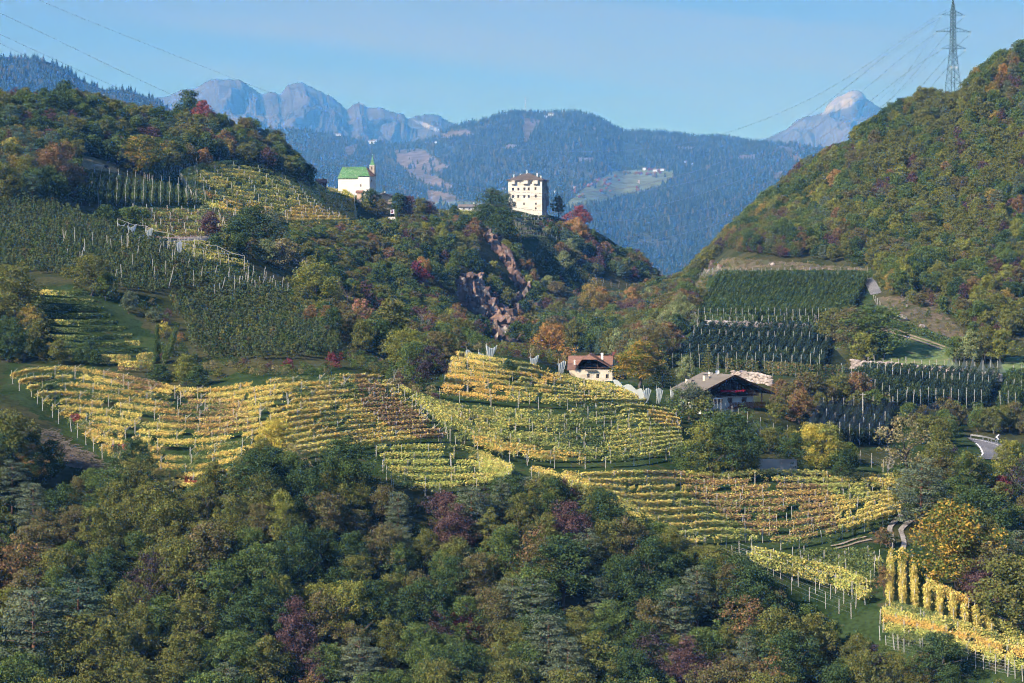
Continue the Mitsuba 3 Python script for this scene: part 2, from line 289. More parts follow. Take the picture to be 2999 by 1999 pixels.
HILL = [(700, 372), (839, 376), (900, 381), (962, 390), (1043, 402), (1101, 411), (1158, 414), (1197, 411), (1263, 404), (1283, 391), (1321, 375), (1378, 361), (1436, 349), (1474, 338), (1522, 335), (1593, 336), (1675, 335), (1723, 344), (1761, 358), (1799, 378), (1837, 390), (1895, 390), (1943, 392), (2000, 400), (2058, 406), (2101, 404), (2187, 414), (2292, 423), (2354, 429), (2412, 437), (2600, 480), (2900, 560)]
CLEAR = [[(1153, 440), (1235, 435), (1312, 488), (1300, 500), (1255, 502), (1330, 545), (1310, 560), (1200, 520), (1165, 480)], [(1536, 345), (1588, 352), (1560, 385), (1545, 412), (1536, 405)], [(1263, 400), (1330, 381), (1368, 378), (1392, 397), (1345, 402), (1300, 404)], [(1010, 430), (1048, 420), (1040, 450), (1012, 455)], [(1738, 362), (1746, 365), (1742, 385), (1735, 380)], [(2273, 425), (2330, 432), (2350, 470), (2330, 472), (2305, 450)], [(2268, 505), (2295, 498), (2290, 520), (2265, 530)], [(1490, 420), (1520, 425), (1505, 440), (1470, 438)], [(1978, 430), (2035, 428), (2030, 440), (1985, 442)],
         [(1250, 555), (1335, 570), (1330, 600), (1255, 590)], [(1690, 462), (1740, 460), (1735, 475), (1700, 478)], [(2160, 455), (2215, 452), (2210, 464), (2165, 466)]]
MEADOW = [[(1655, 600), (1708, 552), (1800, 500), (1900, 496), (1975, 498), (1965, 530), (1900, 560), (1800, 585), (1720, 600), (1670, 612)], [(1240, 596), (1300, 590), (1410, 590), (1415, 606), (1240, 612)]]
LARCH = [[(1795, 430), (1960, 420), (2000, 470), (1900, 520), (1800, 500)], [(1200, 480), (1290, 540), (1250, 560)], [(1640, 540), (1700, 520), (1700, 560), (1640, 600)], [(1378, 360), (1440, 350), (1440, 390), (1380, 385)]]
P, f, uu, ss = mountain(HILL, 3600, 8000, 420, 150, 190, 700, 0.92, seed=11)
split_mountain(P, f, [('felled_clearing', 'felled_ground', CLEAR), ('alpine_meadow', 'alp_grass', MEADOW)], 'wooded_hill', 'wood_floor')
HILL_P, HILL_U, HILL_S = P, uu, ss
def _keep(q, r):
    o = np.zeros(len(q), bool); l = np.zeros(len(q), bool)
    for p in CLEAR: o |= inside(q, p) & (r.random(len(q)) < .9)
    for p in MEADOW: o |= inside(q, p) & (r.random(len(q)) < .985)
    for p in LARCH: l |= inside(q, p) & (r.random(len(q)) < .45)
    return ~o & ~l & (q[:, 0] < 2480) & (q[:, 1] < 830)
v, f, c = conifers(P, uu, ss, 42000, 15.5, _keep, 5, [(.026, .045, .026, .62), (.04, .055, .028, .25), (.09, .075, .035, .09), (.06, .07, .03, .04)])
stuff('mountain_forest', 'dark conifer forest covering the round blue hill behind the castle', mikit.ply((v, f), 'vertex_paint', color=c))
LEFT = [(-600, 60), (-300, 110), (0, 158), (60, 164), (120, 174), (180, 196), (240, 232), (268, 244), (312, 261), (357, 262), (400, 270), (446, 283), (480, 300), (520, 325), (600, 372), (700, 420)]
P, f, uu, ss = mountain(LEFT, 2600, 5200, 200, 70, 120, 500, 0.95, seed=31, back=1200)
split_mountain(P, f, [], 'left_wooded_mountain', 'wood_floor')
v, f, c = conifers(P, uu, ss, 16000, 14.5, lambda q, r: (q[:, 1] < 420) & (q[:, 0] > -160), 6, [(.024, .042, .026, .7), (.036, .05, .028, .22), (.075, .065, .03, .08)])
stuff('ridge_forest', 'dark conifer forest on the mountain at the left edge', mikit.ply((v, f), 'vertex_paint', color=c))
RANGE = [(380, 300), (440, 290), (480, 283), (540, 268), (580, 259), (600, 250), (615, 244), (650, 241), (690, 243), (730, 258), (765, 282), (795, 277), (817, 283), (835, 264), (850, 253), (880, 246), (900, 254), (915, 259), (945, 275), (970, 285), (1000, 305), (1015, 318), (1035, 302), (1052, 298), (1075, 308), (1110, 313), (1150, 331), (1180, 340), (1195, 351), (1210, 348), (1240, 343), (1270, 341), (1300, 352), (1325, 366), (1400, 392), (1500, 420)]
P, f, uu, ss = mountain(RANGE, 8600, 12500, 900, 170, 300, 620, 1.0, jag=8.0, seed=41, back=2500, gully=420, ridged=True)
split_mountain(P, f, [('snow_patch', 'snow_rock', [[(1225, 352), (1262, 366), (1290, 380), (1275, 384), (1235, 368)], [(1050, 300), (1075, 305), (1070, 312)], [(1205, 348), (1235, 358), (1225, 362)]])], 'rocky_mountains', 'grey_rock')
PEAK = [(2180, 430), (2244, 409), (2280, 394), (2306, 382), (2330, 361), (2355, 350), (2378, 343), (2416, 331), (2426, 311), (2440, 298), (2455, 287), (2478, 277), (2498, 270), (2512, 268), (2522, 272), (2532, 279), (2541, 292), (2560, 303), (2579, 316), (2620, 335), (2800, 420)]
P, f, uu, ss = mountain(PEAK, 10200, 14000, 500, 150, 280, 700, 1.0, jag=6.0, seed=51, back=2500, gully=420, ridged=True)
split_mountain(P, f, [('limestone_cap', 'pale_rock', [[(2405, 336), (2420, 305), (2450, 270), (2500, 255), (2530, 262), (2542, 290), (2515, 290), (2490, 312), (2450, 325)]])], 'pointed_mountain', 'grey_rock')

# ------------------------------------------------------------------ the air
scene['air'] = {'type': 'homogeneous', 'albedo': .95, 'sigma_t': rgb(1.1e-5, 4.2e-5, 11.5e-5)}
scene['haze'] = {'type': 'cube', 'to_world': T().translate([0, 11000, (FLOOR - 3 + 1180) / 2]).scale([40000, 13500, (1180 - FLOOR + 3) / 2]), 'bsdf': {'type': 'null'}, 'interior': {'type': 'ref', 'id': 'air'}}
labels['haze'] = {'kind': 'stuff', 'label': 'blue autumn haze'}

# ------------------------------------------------------------------ leaves and trees
scene['leaf'] = {'type': 'twosided', 'b': {'type': 'diffuse', 'reflectance': {'type': 'mesh_attribute', 'name': 'vertex_color'}}}
scene['leaf'] = {'type': 'principledthin', 'base_color': {'type': 'mesh_attribute', 'name': 'vertex_color'}, 'roughness': .9, 'spec_trans': 0.0, 'diff_trans': .34, 'eta': 1.02}
scene['vine_leaf'] = {'type': 'principledthin', 'base_color': {'type': 'mesh_attribute', 'name': 'vertex_color'}, 'roughness': .9, 'spec_trans': 0.0, 'diff_trans': .45, 'eta': 1.02}
def bark_fn(p, n, uv): return mix(mi.Color3f(.075, .06, .048), mi.Color3f(.16, .14, .12), noise(p.x * 4, p.y * 4, p.z * 1.2))
scene['bark'] = {'type': 'twosided', 'b': {'type': 'diffuse', 'reflectance': mikit.proc(bark_fn)}}
scene['pine_bark'] = {'type': 'diffuse', 'reflectance': rgb(.20, .11, .07)}
scene['pale_bark'] = {'type': 'diffuse', 'reflectance': rgb(.38, .36, .34)}
def unit(a): return a / np.maximum(np.linalg.norm(a, axis=-1, keepdims=True), 1e-9)
def leaves(c, nrm, size, col, r, quad=False, asp=.62):
    """Leaf-sized faces at points c with normals nrm; col (n,3)."""
    n = len(c); a = unit(np.cross(nrm, unit(r.normal(size=(n, 3))))); b = np.cross(nrm, a)
    s = (np.broadcast_to(size, (n,)) * r.uniform(.65, 1.35, n))[:, None]
    if quad:
        v = np.stack([c - a * s * .5, c + b * s * asp * .5, c + a * s * .5, c - b * s * asp * .5], 1); k = 4
        f = (np.array([[0, 1, 2], [0, 2, 3]])[None] + np.arange(n)[:, None, None] * 4).reshape(-1, 3)
    else:
        v = np.stack([c - a * s * .5 - b * s * .28, c + a * s * .5 - b * s * .28, c + b * s * .62], 1); k = 3
        f = np.arange(3 * n).reshape(-1, 3)
    return v.reshape(-1, 3), f, np.repeat(col, k, 0)
PAL = {  # leaf colours: main, second, how much of the second
    'olive': ((.088, .103, .031), (.118, .116, .035), .4), 'green': ((.058, .092, .030), (.090, .118, .036), .35), 'dark green': ((.034, .060, .025), (.055, .082, .030), .3),
    'yellow-green': ((.125, .142, .034), (.165, .165, .04), .4), 'yellow': ((.34, .27, .05), (.26, .24, .05), .4), 'net green': ((.024, .042, .032), (.036, .056, .040), .4), 'orchard green': ((.038, .062, .026), (.068, .088, .034), .35), 'golden': ((.22, .16, .045), (.15, .13, .04), .5),
    'orange': ((.27, .145, .05), (.20, .14, .045), .45), 'rust': ((.16, .092, .05), (.12, .10, .04), .4), 'red': ((.20, .055, .05), (.13, .055, .045), .4),
    'brown': ((.105, .085, .045), (.095, .098, .036), .5), 'purple': ((.068, .042, .046), (.10, .062, .055), .3), 'dark purple': ((.042, .033, .043), (.06, .046, .05), .3),
    'grey-green': ((.072, .095, .060), (.10, .12, .072), .35), 'tan': ((.21, .18, .095), (.15, .14, .06), .4), 'blue-green': ((.05, .085, .058), (.075, .105, .066), .3), 'pale green': ((.14, .17, .075), (.17, .19, .085), .4),
    'pink': ((.30, .15, .11), (.14, .12, .05), .5), 'deep red': ((.10, .028, .035), (.15, .04, .045), .3), 'apple': ((.060, .082, .036), (.085, .102, .046), .35), 'turning': ((.085, .105, .026), (.26, .17, .036), .38),
    'vine gold': ((.72, .50, .14), (.56, .40, .12), .4), 'vine yellow': ((.74, .60, .18), (.54, .50, .15), .45), 'vine lime': ((.42, .46, .13), (.56, .52, .16), .35), 'vine green': ((.15, .20, .07), (.24, .27, .09), .35), 'vine brown': ((.38, .24, .13), (.27, .18, .10), .4), 'vine red': ((.42, .09, .07), (.3, .1, .06), .3)}
FOREST = 1.62     # sunlit autumn leaves are pale
def tint(name, n, r, blotch=None):
    a, b, k = PAL[name]; t = r.random(n) < k if blotch is None else blotch
    c = np.where(t[:, None], np.array(b), np.array(a)) * r.uniform(.55, 1.45, (n, 1)) * (1 if name.startswith('vine') else FOREST)
    return c * r.uniform(.92, 1.08, (n, 3))
def clumped(centres, radii, per, size, pal, r, quad, flat=.75, up=.35, rough_=.75):
    """Leaf clumps: per leaves on and in each squashed ball."""
    n = len(centres); i = np.repeat(np.arange(n), per); m = len(i)
    d = unit(r.normal(size=(m, 3))); rad = r.random(m) ** .30
    c = centres[i] + d * (rad * radii[i])[:, None] * np.array([1, 1, flat])
    nrm = unit(d + np.array([0, 0, up]) + r.normal(size=(m, 3)) * rough_)
    bl = (r.random(n) < PAL[pal][2])[i] ^ (r.random(m) < .22)
    col = tint(pal, m, r, bl) * r.uniform(.82, 1.18, n)[i][:, None]
    return leaves(c, nrm, size, col, r, quad)
def limb_mesh(r, H, W, base=.32, n=6, thick=.028):
    m = MB(); top = np.array([r.normal() * W * .06, r.normal() * W * .06, H * .62]); mid = np.array([r.normal() * W * .04, r.normal() * W * .04, H * base])
    m.bar([0, 0, -.6], mid, H * thick, 6, H * thick * .72); m.bar(mid, top, H * thick * .72, 5, H * thick * .3)
    for k in range(n):
        t = r.uniform(0, .7); p = mid + (top - mid) * t; a = k * 2.4 + r.random()
        q = p + np.array([math.cos(a) * W * .3, math.sin(a) * W * .3, H * r.uniform(.12, .26)])
        m.bar(p, q, H * thick * .38, 4, H * thick * .14)
        m.bar(q, q + np.array([math.cos(a + .5) * W * .14, math.sin(a + .5) * W * .14, H * .12]), H * thick * .15, 3, H * thick * .06)
    return m
LOD = {'near': (1.15, .27, True), 'mid': (.65, .36, False), 'far': (.26, .56, False)}
def tree_mesh(kind, var, pal, lod):
    """(crown (v,f,c), trunk MB) of a tree of unit form: about 9 m tall (bush 3 m, cypress 8 m)."""
    r = np.random.default_rng([{'broad': 1, 'tall': 2, 'pine': 3, 'spruce': 4, 'cypress': 5, 'bush': 6, 'apple': 7, 'larch': 8, 'thin': 9}[kind], var, sorted(PAL).index(pal)])
    dens, size, quad = LOD[lod]
    if kind in ('broad', 'tall', 'bush', 'thin'):
        H, W, base = {'broad': (9, 8.2, .14), 'tall': (11, 5.6, .12), 'bush': (3, 3.8, .03), 'thin': (9, 7.0, .16)}[kind]
        nl = {'broad': 11, 'tall': 11, 'bush': 5, 'thin': 9}[kind]
        L, R = [], []
        for k in range(nl):       # the big lobes of the crown
            h = (k + .5) / nl; a = k * 2.4 + r.uniform(-.5, .5)
            prof = math.sin(math.pi * min(1, .16 + h * .86)) ** .8
            rr = W * .5 * prof * r.uniform(.42, .66)
            L.append([math.cos(a) * rr, math.sin(a) * rr, H * (base + .10 + (.80 - base) * h) + r.normal() * .03 * H]); R.append(W * r.uniform(.20, .29) * (.72 + .4 * prof))
        L, R = np.array(L), np.array(R)
        ncl = {'broad': 14, 'tall': 12, 'bush': 8, 'thin': 9}[kind]
        i = np.repeat(np.arange(nl), ncl); d = unit(r.normal(size=(len(i), 3)) + np.array([0, 0, .35]))
        cc = L[i] + d * R[i][:, None] * r.uniform(.62, 1.06, (len(i), 1)); keep = cc[:, 2] > H * base * .5; cc = cc[keep]
        cr = np.full(len(cc), W * .088 + .08) * r.uniform(.65, 1.35, len(cc))
        per = int({'broad': 46, 'tall': 42, 'bush': 26, 'thin': 20}[kind] * (dens if lod != 'far' else .30))
        cr_leaf = size * (.62 if kind == 'bush' else 1)
        crown = clumped(cc, cr, max(per, 5), cr_leaf, pal, r, quad)
        trunk = limb_mesh(r, H, W, base) if kind != 'bush' else limb_mesh(r, H * .8, W, .12, 5, .02)
    elif kind == 'pine':
        H = 10.0; cc, cr = [], []
        for k in range(11):
            h = .20 + .77 * k / 10; reach = 3.0 * (1 - ((h - .42) / .60) ** 2) ** .5 if h < .98 else .6
            for j in range(max(3, int(9 * reach / 3))):
                a = j * 6.283 / max(3, int(9 * reach / 3)) + k * 1.1 + r.uniform(-.3, .3); q = reach * r.uniform(.45, 1.0)
                cc.append([math.cos(a) * q, math.sin(a) * q, H * h + r.normal() * .22 - q * .04]); cr.append(r.uniform(.75, 1.2))
        cc, cr = np.array(cc), np.array(cr)
        crown = clumped(cc, cr, int(95 * (dens if lod != 'far' else .3)), size * .85, pal, r, quad, flat=.34, up=.9, rough_=.6)
        trunk = MB(); trunk.bar([0, 0, -.6], [.15, 0, H * .5], .22, 6, .15); trunk.bar([.15, 0, H * .5], [0, 0, H * .93], .15, 5, .04)
        for q in cc[::3]: trunk.bar([.1, 0, q[2] - .35], q, .06, 3, .02)
    elif kind in ('spruce', 'larch'):
        H = 11.0; cc, cr = [], []
        for k in range(15):
            h = .10 + .88 * k / 14; reach = 2.5 * (1 - h) + .15; nb = max(3, int(9 * (1 - h)) + 2)
            for j in range(nb):
                a = j * 6.283 / nb + k * .7 + r.uniform(-.2, .2)
                for q in ((.55, 1.0) if reach > .9 else (.75,)):
                    cc.append([math.cos(a) * reach * q, math.sin(a) * reach * q, H * h - reach * q * .22]); cr.append(.32 + reach * .16)
        cc, cr = np.array(cc), np.array(cr)
        crown = clumped(cc, cr, int((24 if kind == 'spruce' else 14) * (dens if lod != 'far' else .35)) + 2, size * .8, pal, r, quad, flat=.5, up=.5)
        trunk = MB(); trunk.bar([0, 0, -.6], [0, 0, H * .97], .19, 6, .02)
    elif kind == 'cypress':
        H = 8.0; n = 90; h = r.random(n); a = r.random(n) * 6.283; w = .62 * np.sin(np.pi * np.clip(.12 + h * .9, 0, 1)) ** .6
        cc = np.stack([np.cos(a) * w * .6, np.sin(a) * w * .6, .3 + h * (H - .6)], 1)
        crown = clumped(cc, np.full(n, .30), int(60 * dens), size * .6, pal, r, quad, flat=1.9)
        trunk = MB(); trunk.bar([0, 0, -.4], [0, 0, 5], .14, 5, .04)
    elif kind == 'apple':
        H = 3.0; n = {'near': 26, 'mid': 20, 'far': 12}[lod]; h = r.random(n) ** .9; a = r.random(n) * 6.283; w = .95 * (1 - h) ** .7 + .14
        cc = np.stack([np.cos(a) * w * .75, np.sin(a) * w * .75, .55 + h * (H - .75)], 1)
        crown = clumped(cc, .20 + .22 * (1 - h), {'near': 14, 'mid': 11, 'far': 8}[lod], {'near': .24, 'mid': .28, 'far': .38}[lod], pal, r, False)
        trunk = MB(); trunk.bar([0, 0, -.3], [0, 0, 2.2], .05, 4, .02)
    return crown, trunk
GROUPS = {}
def tree_group(kind, var, pal, lod):
    key = f'kind_{kind}_{var}_{pal}_{lod}'.replace(' ', '_').replace('-', '_')
    if key not in GROUPS:
        (v, f, c), trunk = tree_mesh(kind, var, pal, lod)
        g = {'type': 'shapegroup', 'crown': mikit.ply((v, f), 'leaf', color=c)}
        if lod != 'far' or kind == 'apple': g['trunk'] = trunk.ply('pine_bark' if kind == 'pine' else 'bark')
        GROUPS[key] = True; scene[key] = g
    return key
TREES = []        # every tree to stand: dict(p, kind, pal, h, w, label)
NATURAL = {'broad': 9, 'tall': 11, 'pine': 10, 'spruce': 11, 'larch': 11, 'cypress': 8, 'bush': 3, 'apple': 3, 'thin': 9}
def put(p, kind, pal, h, w=1.0, label=None, area='', tilt=(0, 0)):
    TREES.append(dict(p=np.asarray(p, float), kind=kind, pal=pal, h=h, w=w, label=label, area=area, tilt=tilt))
# --- woods: outline of the ground they stand on, the line their tops keep under, spacing (m), heights (m), species
def wood(area, poly, lid, spacing, hts, species, seed, skip=None, jitter=10, steep=1.0, hmin=2.2):
    r = np.random.default_rng(seed); poly = np.array(poly, float); lid = np.array(lid, float)
    g = place(*np.array([(a, b) for a, b in poly]).T)
    x0, y0 = g[:, 0].min() - 25, g[:, 1].min() - 12; x1, y1 = g[:, 0].max() + 25, g[:, 1].max() + 25
    nx, ny = int((x1 - x0) / spacing), int((y1 - y0) / (spacing * steep))
    X, Y = np.meshgrid(np.arange(nx), np.arange(ny), indexing='ij')
    x = x0 + (X + .5 * (Y % 2) + r.uniform(-.38, .38, X.shape)) * spacing; y = y0 + (Y + r.uniform(-.38, .38, X.shape)) * spacing * steep
    x, y = x.ravel(), y.ravel(); z = height(x, y); p = np.stack([x, y, z], 1); q = pix(p)
    ok = inside(q, poly)
    if skip:
        for s in skip: ok &= ~inside(q, s)
    p, q = p[ok], q[ok]; n = len(p)
    cum = np.cumsum([s[2] for s in species]) / sum(s[2] for s in species)     # kinds keep together in drifts
    drift = meshkit.fbm(np.stack([p[:, 0] / 26, p[:, 1] / 26, p[:, 0] * 0 + seed], 1), 2, seed); drift = (np.argsort(np.argsort(drift)) + .5) / max(n, 1)
    kinds = np.minimum(np.searchsorted(cum, np.where(r.random(n) < .55, np.clip(drift + r.normal(size=n) * .06, 0, .999), r.random(n))), len(species) - 1)
    h = r.uniform(hts[0], hts[1], n) * r.uniform(.85, 1.15, n)
    top = np.interp(q[:, 0], lid[:, 0], lid[:, 1]) + r.uniform(0, jitter, n)
    hmax = (q[:, 1] - top) / F * p[:, 1]
    for i in range(n):
        kd, pl, _ = species[kinds[i]]
        hh = h[i] * (1.12 if kd in ('pine', 'spruce', 'tall') else .55 if kd == 'bush' else 1)
        if hmax[i] < hh:
            hh = hmax[i]
            if hh < hmin: continue
            if hh < 4 and kd in ('broad', 'thin', 'tall'): kd = 'bush'
        put(p[i], kd, pl, hh, r.uniform(.85, 1.2), area=area)
FRONT = [('broad', 'olive', 32), ('broad', 'green', 24), ('broad', 'dark green', 14), ('broad', 'yellow-green', 5), ('broad', 'brown', 9), ('pine', 'grey-green', 6), ('thin', 'dark purple', 2.5), ('broad', 'purple', 2), ('thin', 'rust', 2), ('bush', 'green', 4), ('tall', 'olive', 4)]
wood('front slope', [(-120, 1240), (60, 1330), (170, 1420), (330, 1480), (540, 1490), (640, 1440), (760, 1420), (900, 1430), (1100, 1490), (1300, 1500), (1500, 1490), (1750, 1520), (1960, 1650), (2180, 1680), (2330, 1770), (2500, 1880), (2640, 1960), (2830, 2040), (3100, 2060), (3100, 2330), (-120, 2330)],
     [(-100, 1235), (100, 1270), (180, 1325), (230, 1370), (330, 1370), (350, 1330), (430, 1345), (470, 1420), (560, 1425), (640, 1330), (700, 1300), (760, 1300), (850, 1295), (950, 1300), (1080, 1310), (1100, 1385), (1130, 1410), (1250, 1440), (1350, 1415), (1500, 1395), (1650, 1405), (1770, 1430), (1790, 1490), (1960, 1540), (1990, 1595), (2110, 1600), (2180, 1625), (2230, 1680), (2330, 1750), (2400, 1790), (2480, 1840), (2560, 1880), (2640, 1905), (2750, 1900), (2830, 1960), (2999, 1995), (3100, 2010)],
     4.3, (5.6, 9.2), FRONT, 101, jitter=26)
UNDER = [('bush', 'dark green', 40), ('bush', 'green', 30), ('bush', 'olive', 20), ('bush', 'brown', 10)]
HILLSIDE = [('broad', 'olive', 30), ('broad', 'green', 28), ('broad', 'yellow-green', 8), ('broad', 'brown', 8), ('broad', 'dark green', 10), ('broad', 'golden', 1.5), ('broad', 'orange', .6), ('broad', 'rust', 1.5), ('thin', 'purple', 6), ('pine', 'grey-green', 4), ('bush', 'dark green', 3)]
SKY_R = [(1990, 800), (2043, 750), (2091, 693), (2130, 664), (2187, 606), (2244, 554), (2282, 506), (2311, 494), (2354, 444), (2392, 439), (2426, 425), (2488, 408), (2507, 372), (2531, 351), (2579, 329), (2598, 296), (2646, 279), (2684, 262), (2708, 240), (2741, 250), (2765, 266), (2804, 266), (2818, 238), (2837, 226), (2856, 195), (2895, 167), (2909, 142), (2952, 123), (2976, 104), (3010, 100), (3200, 60)]
wood('right hillside', [(1990, 880), (2040, 760), (2130, 690), (2244, 580), (2354, 460), (2507, 400), (2646, 300), (2770, 270), (2900, 175), (3060, 60), (3060, 1000), (2900, 990), (2850, 960), (2800, 900), (2740, 860), (2600, 880), (2570, 800), (2480, 775), (2300, 755), (2160, 738), (2110, 730), (2075, 775), (2020, 850)],
     SKY_R, 4.2, (4.2, 6.8), HILLSIDE, 102, jitter=9, skip=[[(2640, 890), (2690, 862), (2780, 900), (2800, 930), (2720, 940)]], steep=1.15)
PURPLE = [('thin', 'purple', 40), ('thin', 'dark purple', 18), ('broad', 'brown', 22), ('broad', 'olive', 12), ('bush', 'red', 5), ('thin', 'rust', 8)]
wood('right hillside', [(2760, 700), (3060, 640), (3060, 900), (2860, 930), (2790, 860)], SKY_R, 6.0, (3.5, 5.5), PURPLE, 112)
wood('right hillside', [(2040, 760), (2130, 700), (2330, 735), (2320, 765), (2120, 735), (2050, 800)], SKY_R, 4.0, (3.0, 5.5), PURPLE, 113)
SKY_L = [(-100, 230), (0, 236), (30, 250), (90, 262), (180, 255), (210, 243), (235, 262), (300, 270), (340, 290), (400, 300), (470, 300), (520, 285), (540, 272), (575, 285), (610, 312), (660, 325), (700, 345), (715, 335), (760, 332), (775, 358), (790, 350), (800, 372), (830, 370), (855, 395), (880, 440), (900, 480), (918, 530), (940, 560)]
LEFTHILL = [('broad', 'dark green', 24), ('broad', 'green', 20), ('broad', 'olive', 22), ('broad', 'brown', 10), ('thin', 'purple', 9), ('broad', 'rust', 2.5), ('pine', 'blue-green', 8), ('spruce', 'blue-green', 4), ('broad', 'golden', 1)]
wood('left hill', [(-90, 330), (200, 320), (400, 370), (540, 360), (650, 395), (760, 425), (850, 480), (900, 530), (925, 560), (905, 560), (860, 545), (800, 515), (720, 488), (640, 476), (560, 486), (500, 510), (430, 530), (350, 490), (300, 470), (225, 452), (222, 520), (240, 590), (150, 600), (-90, 600)],
     SKY_L, 5.4, (6.0, 8.6), LEFTHILL, 103, jitter=14)
MIXED = [('broad', 'dark green', 18), ('broad', 'green', 22), ('broad', 'olive', 22), ('thin', 'purple', 10), ('broad', 'brown', 10), ('bush', 'green', 8), ('broad', 'rust', 4), ('bush', 'pale green', 4), ('broad', 'yellow-green', 3)]
ROCK1 = [(1325, 835), (1362, 820), (1405, 835), (1418, 880), (1455, 912), (1500, 930), (1520, 1060), (1460, 1060), (1415, 1010), (1390, 975), (1350, 960), (1320, 950)]
ROCK2 = [(1405, 690), (1440, 685), (1475, 735), (1500, 780), (1530, 830), (1555, 870), (1550, 905), (1510, 895), (1475, 845), (1440, 800), (1410, 760)]
wood('castle hill', [(1060, 660), (1160, 640), (1270, 640), (1400, 640), (1485, 650), (1510, 700), (1560, 800), (1600, 900), (1600, 1000), (1480, 1010), (1380, 1000), (1250, 1000), (1120, 940), (1010, 880), (900, 800), (830, 730), (850, 690), (960, 680), (1040, 690)],
     [(830, 650), (1000, 655), (1060, 640), (1150, 632), (1260, 625), (1330, 632), (1400, 620), (1480, 640), (1500, 640), (1530, 690), (1560, 730), (1600, 780)],
     4.6, (4.0, 6.6), MIXED, 104, skip=[ROCK1, ROCK2], jitter=10, steep=1.1)
SHOULDER = [('broad', 'dark green', 16), ('broad', 'green', 16), ('broad', 'olive', 18), ('thin', 'purple', 14), ('broad', 'rust', 8), ('broad', 'brown', 12), ('broad', 'pale green', 5), ('bush', 'red', 4), ('pine', 'blue-green', 6)]
wood('castle shoulder', [(1640, 670), (1700, 680), (1760, 730), (1850, 765), (1960, 790), (2010, 810), (2000, 850), (1960, 850), (1860, 835), (1780, 800), (1700, 790), (1640, 760)],
     [(1600, 640), (1690, 645), (1720, 655), (1760, 697), (1830, 722), (1880, 722), (1920, 738), (1960, 762), (2000, 785), (2020, 790)], 4.8, (5.0, 7.5), SHOULDER, 105)
wood('gorge', [(1600, 830), (1700, 800), (1830, 870), (1950, 860), (2010, 860), (2050, 900), (2020, 960), (1960, 1060), (1880, 1080), (1720, 1040), (1580, 1010), (1600, 900)],
     [(1560, 800), (1650, 800), (1740, 845), (1830, 850), (1900, 800), (1990, 790), (2050, 830)], 5.2, (6.0, 9.0), SHOULDER, 106, jitter=14)
# --- single trees that the photograph lets one pick out: photo position of the foot, top row, kind, colour, label
def solo(u, v, top, kind, pal, label, w=1.0, dmin=262, tilt=(0, 0)):
    p = place(u, v, dmin)[0]; h = (v - top) / F * p[1]
    put(p, kind, pal, max(h, 1.0), w, label, tilt=tilt)
def loose(area, rows):
    for u, v, top, kind, pal, w in rows: 
        p = place(u, v)[0]; put(p, kind, pal, max((v - top) / F * p[1], 1.0), w, None, area)
solo(410, 512, 395, 'broad', 'turning', 'broad round tree turning from gold to brown beside the pasture', 1.35)
solo(35, 500, 408, 'broad', 'yellow', 'bright yellow tree at the left frame edge above the apple orchard', 1.1)
solo(150, 560, 430, 'broad', 'rust', 'reddish brown rounded tree above the apple orchard on the left', 1.25)
solo(222, 580, 478, 'tall', 'golden', 'narrow golden tree beside the shaded end of the hail net', .9)
solo(185, 570, 505, 'broad', 'golden', 'low golden brown tree between the reddish tree and the hail net', 1.1)
solo(245, 600, 540, 'bush', 'dark green', 'dark green shrub between the golden tree and the orchard', 1.2)
solo(385, 690, 605, 'broad', 'green', 'green walnut tree spreading over the lower road by the hanging nets', 1.5)
solo(310, 672, 600, 'broad', 'dark green', 'dark green tree below the shaded end of the hail net', 1.3)
solo(592, 395, 298, 'broad', 'red', 'red tree on the crest of the left hill', .9)
solo(555, 385, 266, 'broad', 'dark green', 'tallest dark green tree on the crest of the left hill', 1.0)
solo(190, 330, 238, 'broad', 'dark green', 'dark green crest tree with the rounded top at the left end of the hill', 1.0)
solo(598, 490, 438, 'broad', 'orange', 'orange tree just above the hilltop vineyard')
solo(545, 470, 380, 'larch', 'yellow-green', 'pale yellow-green feathery tree in the wood above the hilltop vineyard', 1.3)
solo(600, 470, 430, 'bush', 'red', 'small crimson bush behind the orange tree above the hilltop vineyard')
solo(793, 420, 335, 'spruce', 'blue-green', 'lone slender spruce rising over the right end of the left hill')
solo(822, 430, 365, 'spruce', 'blue-green', 'second slender spruce right of the lone one on the left hill')
solo(860, 535, 460, 'broad', 'green', 'bright green tree at the right end of the wood above the hilltop vineyard', 1.1)
solo(900, 535, 480, 'broad', 'dark green', 'dark tree at the right tip of the left hill wood', 1.1)
solo(612, 589, 559, 'bush', 'orange', 'round orange bush between the hail net and the hilltop vineyard', 1.3)
solo(505, 528, 500, 'bush', 'dark green', 'dark green bush in the left end of the hilltop vineyard')
solo(480, 560, 540, 'bush', 'dark green', 'dark low bush by the path left of the hilltop vineyard')
solo(600, 690, 600, 'thin', 'pale green', 'pale see-through tree in front of the lower terrace vineyard', .9)
solo(615, 700, 625, 'broad', 'purple', 'dark purple tree beside the lower terrace vineyard', 1.0)
solo(740, 735, 605, 'broad', 'dark green', 'large dark green tree below the hilltop vineyard', 1.4)
solo(800, 730, 620, 'broad', 'grey-green', 'grey-green tree right of the large dark one below the hilltop vineyard', 1.0)
solo(690, 740, 650, 'broad', 'dark green', 'dark tree left of the large dark one below the hilltop vineyard', 1.1)
solo(705, 600, 570, 'bush', 'green', 'green bush standing in the lower edge of the hilltop vineyard')
solo(830, 790, 700, 'broad', 'tan', 'sandy yellow spreading tree near the bare white branches', 1.3)
solo(775, 770, 700, 'broad', 'pale green', 'pale green rounded tree above the right orchard end', 1.2)
solo(920, 920, 770, 'broad', 'yellow-green', 'yellow-green tree with dark shadow side at the end of the orchard', 1.25)
solo(905, 905, 795, 'broad', 'dark green', 'dark green tree behind the yellow-green one at the orchard end', 1.2)
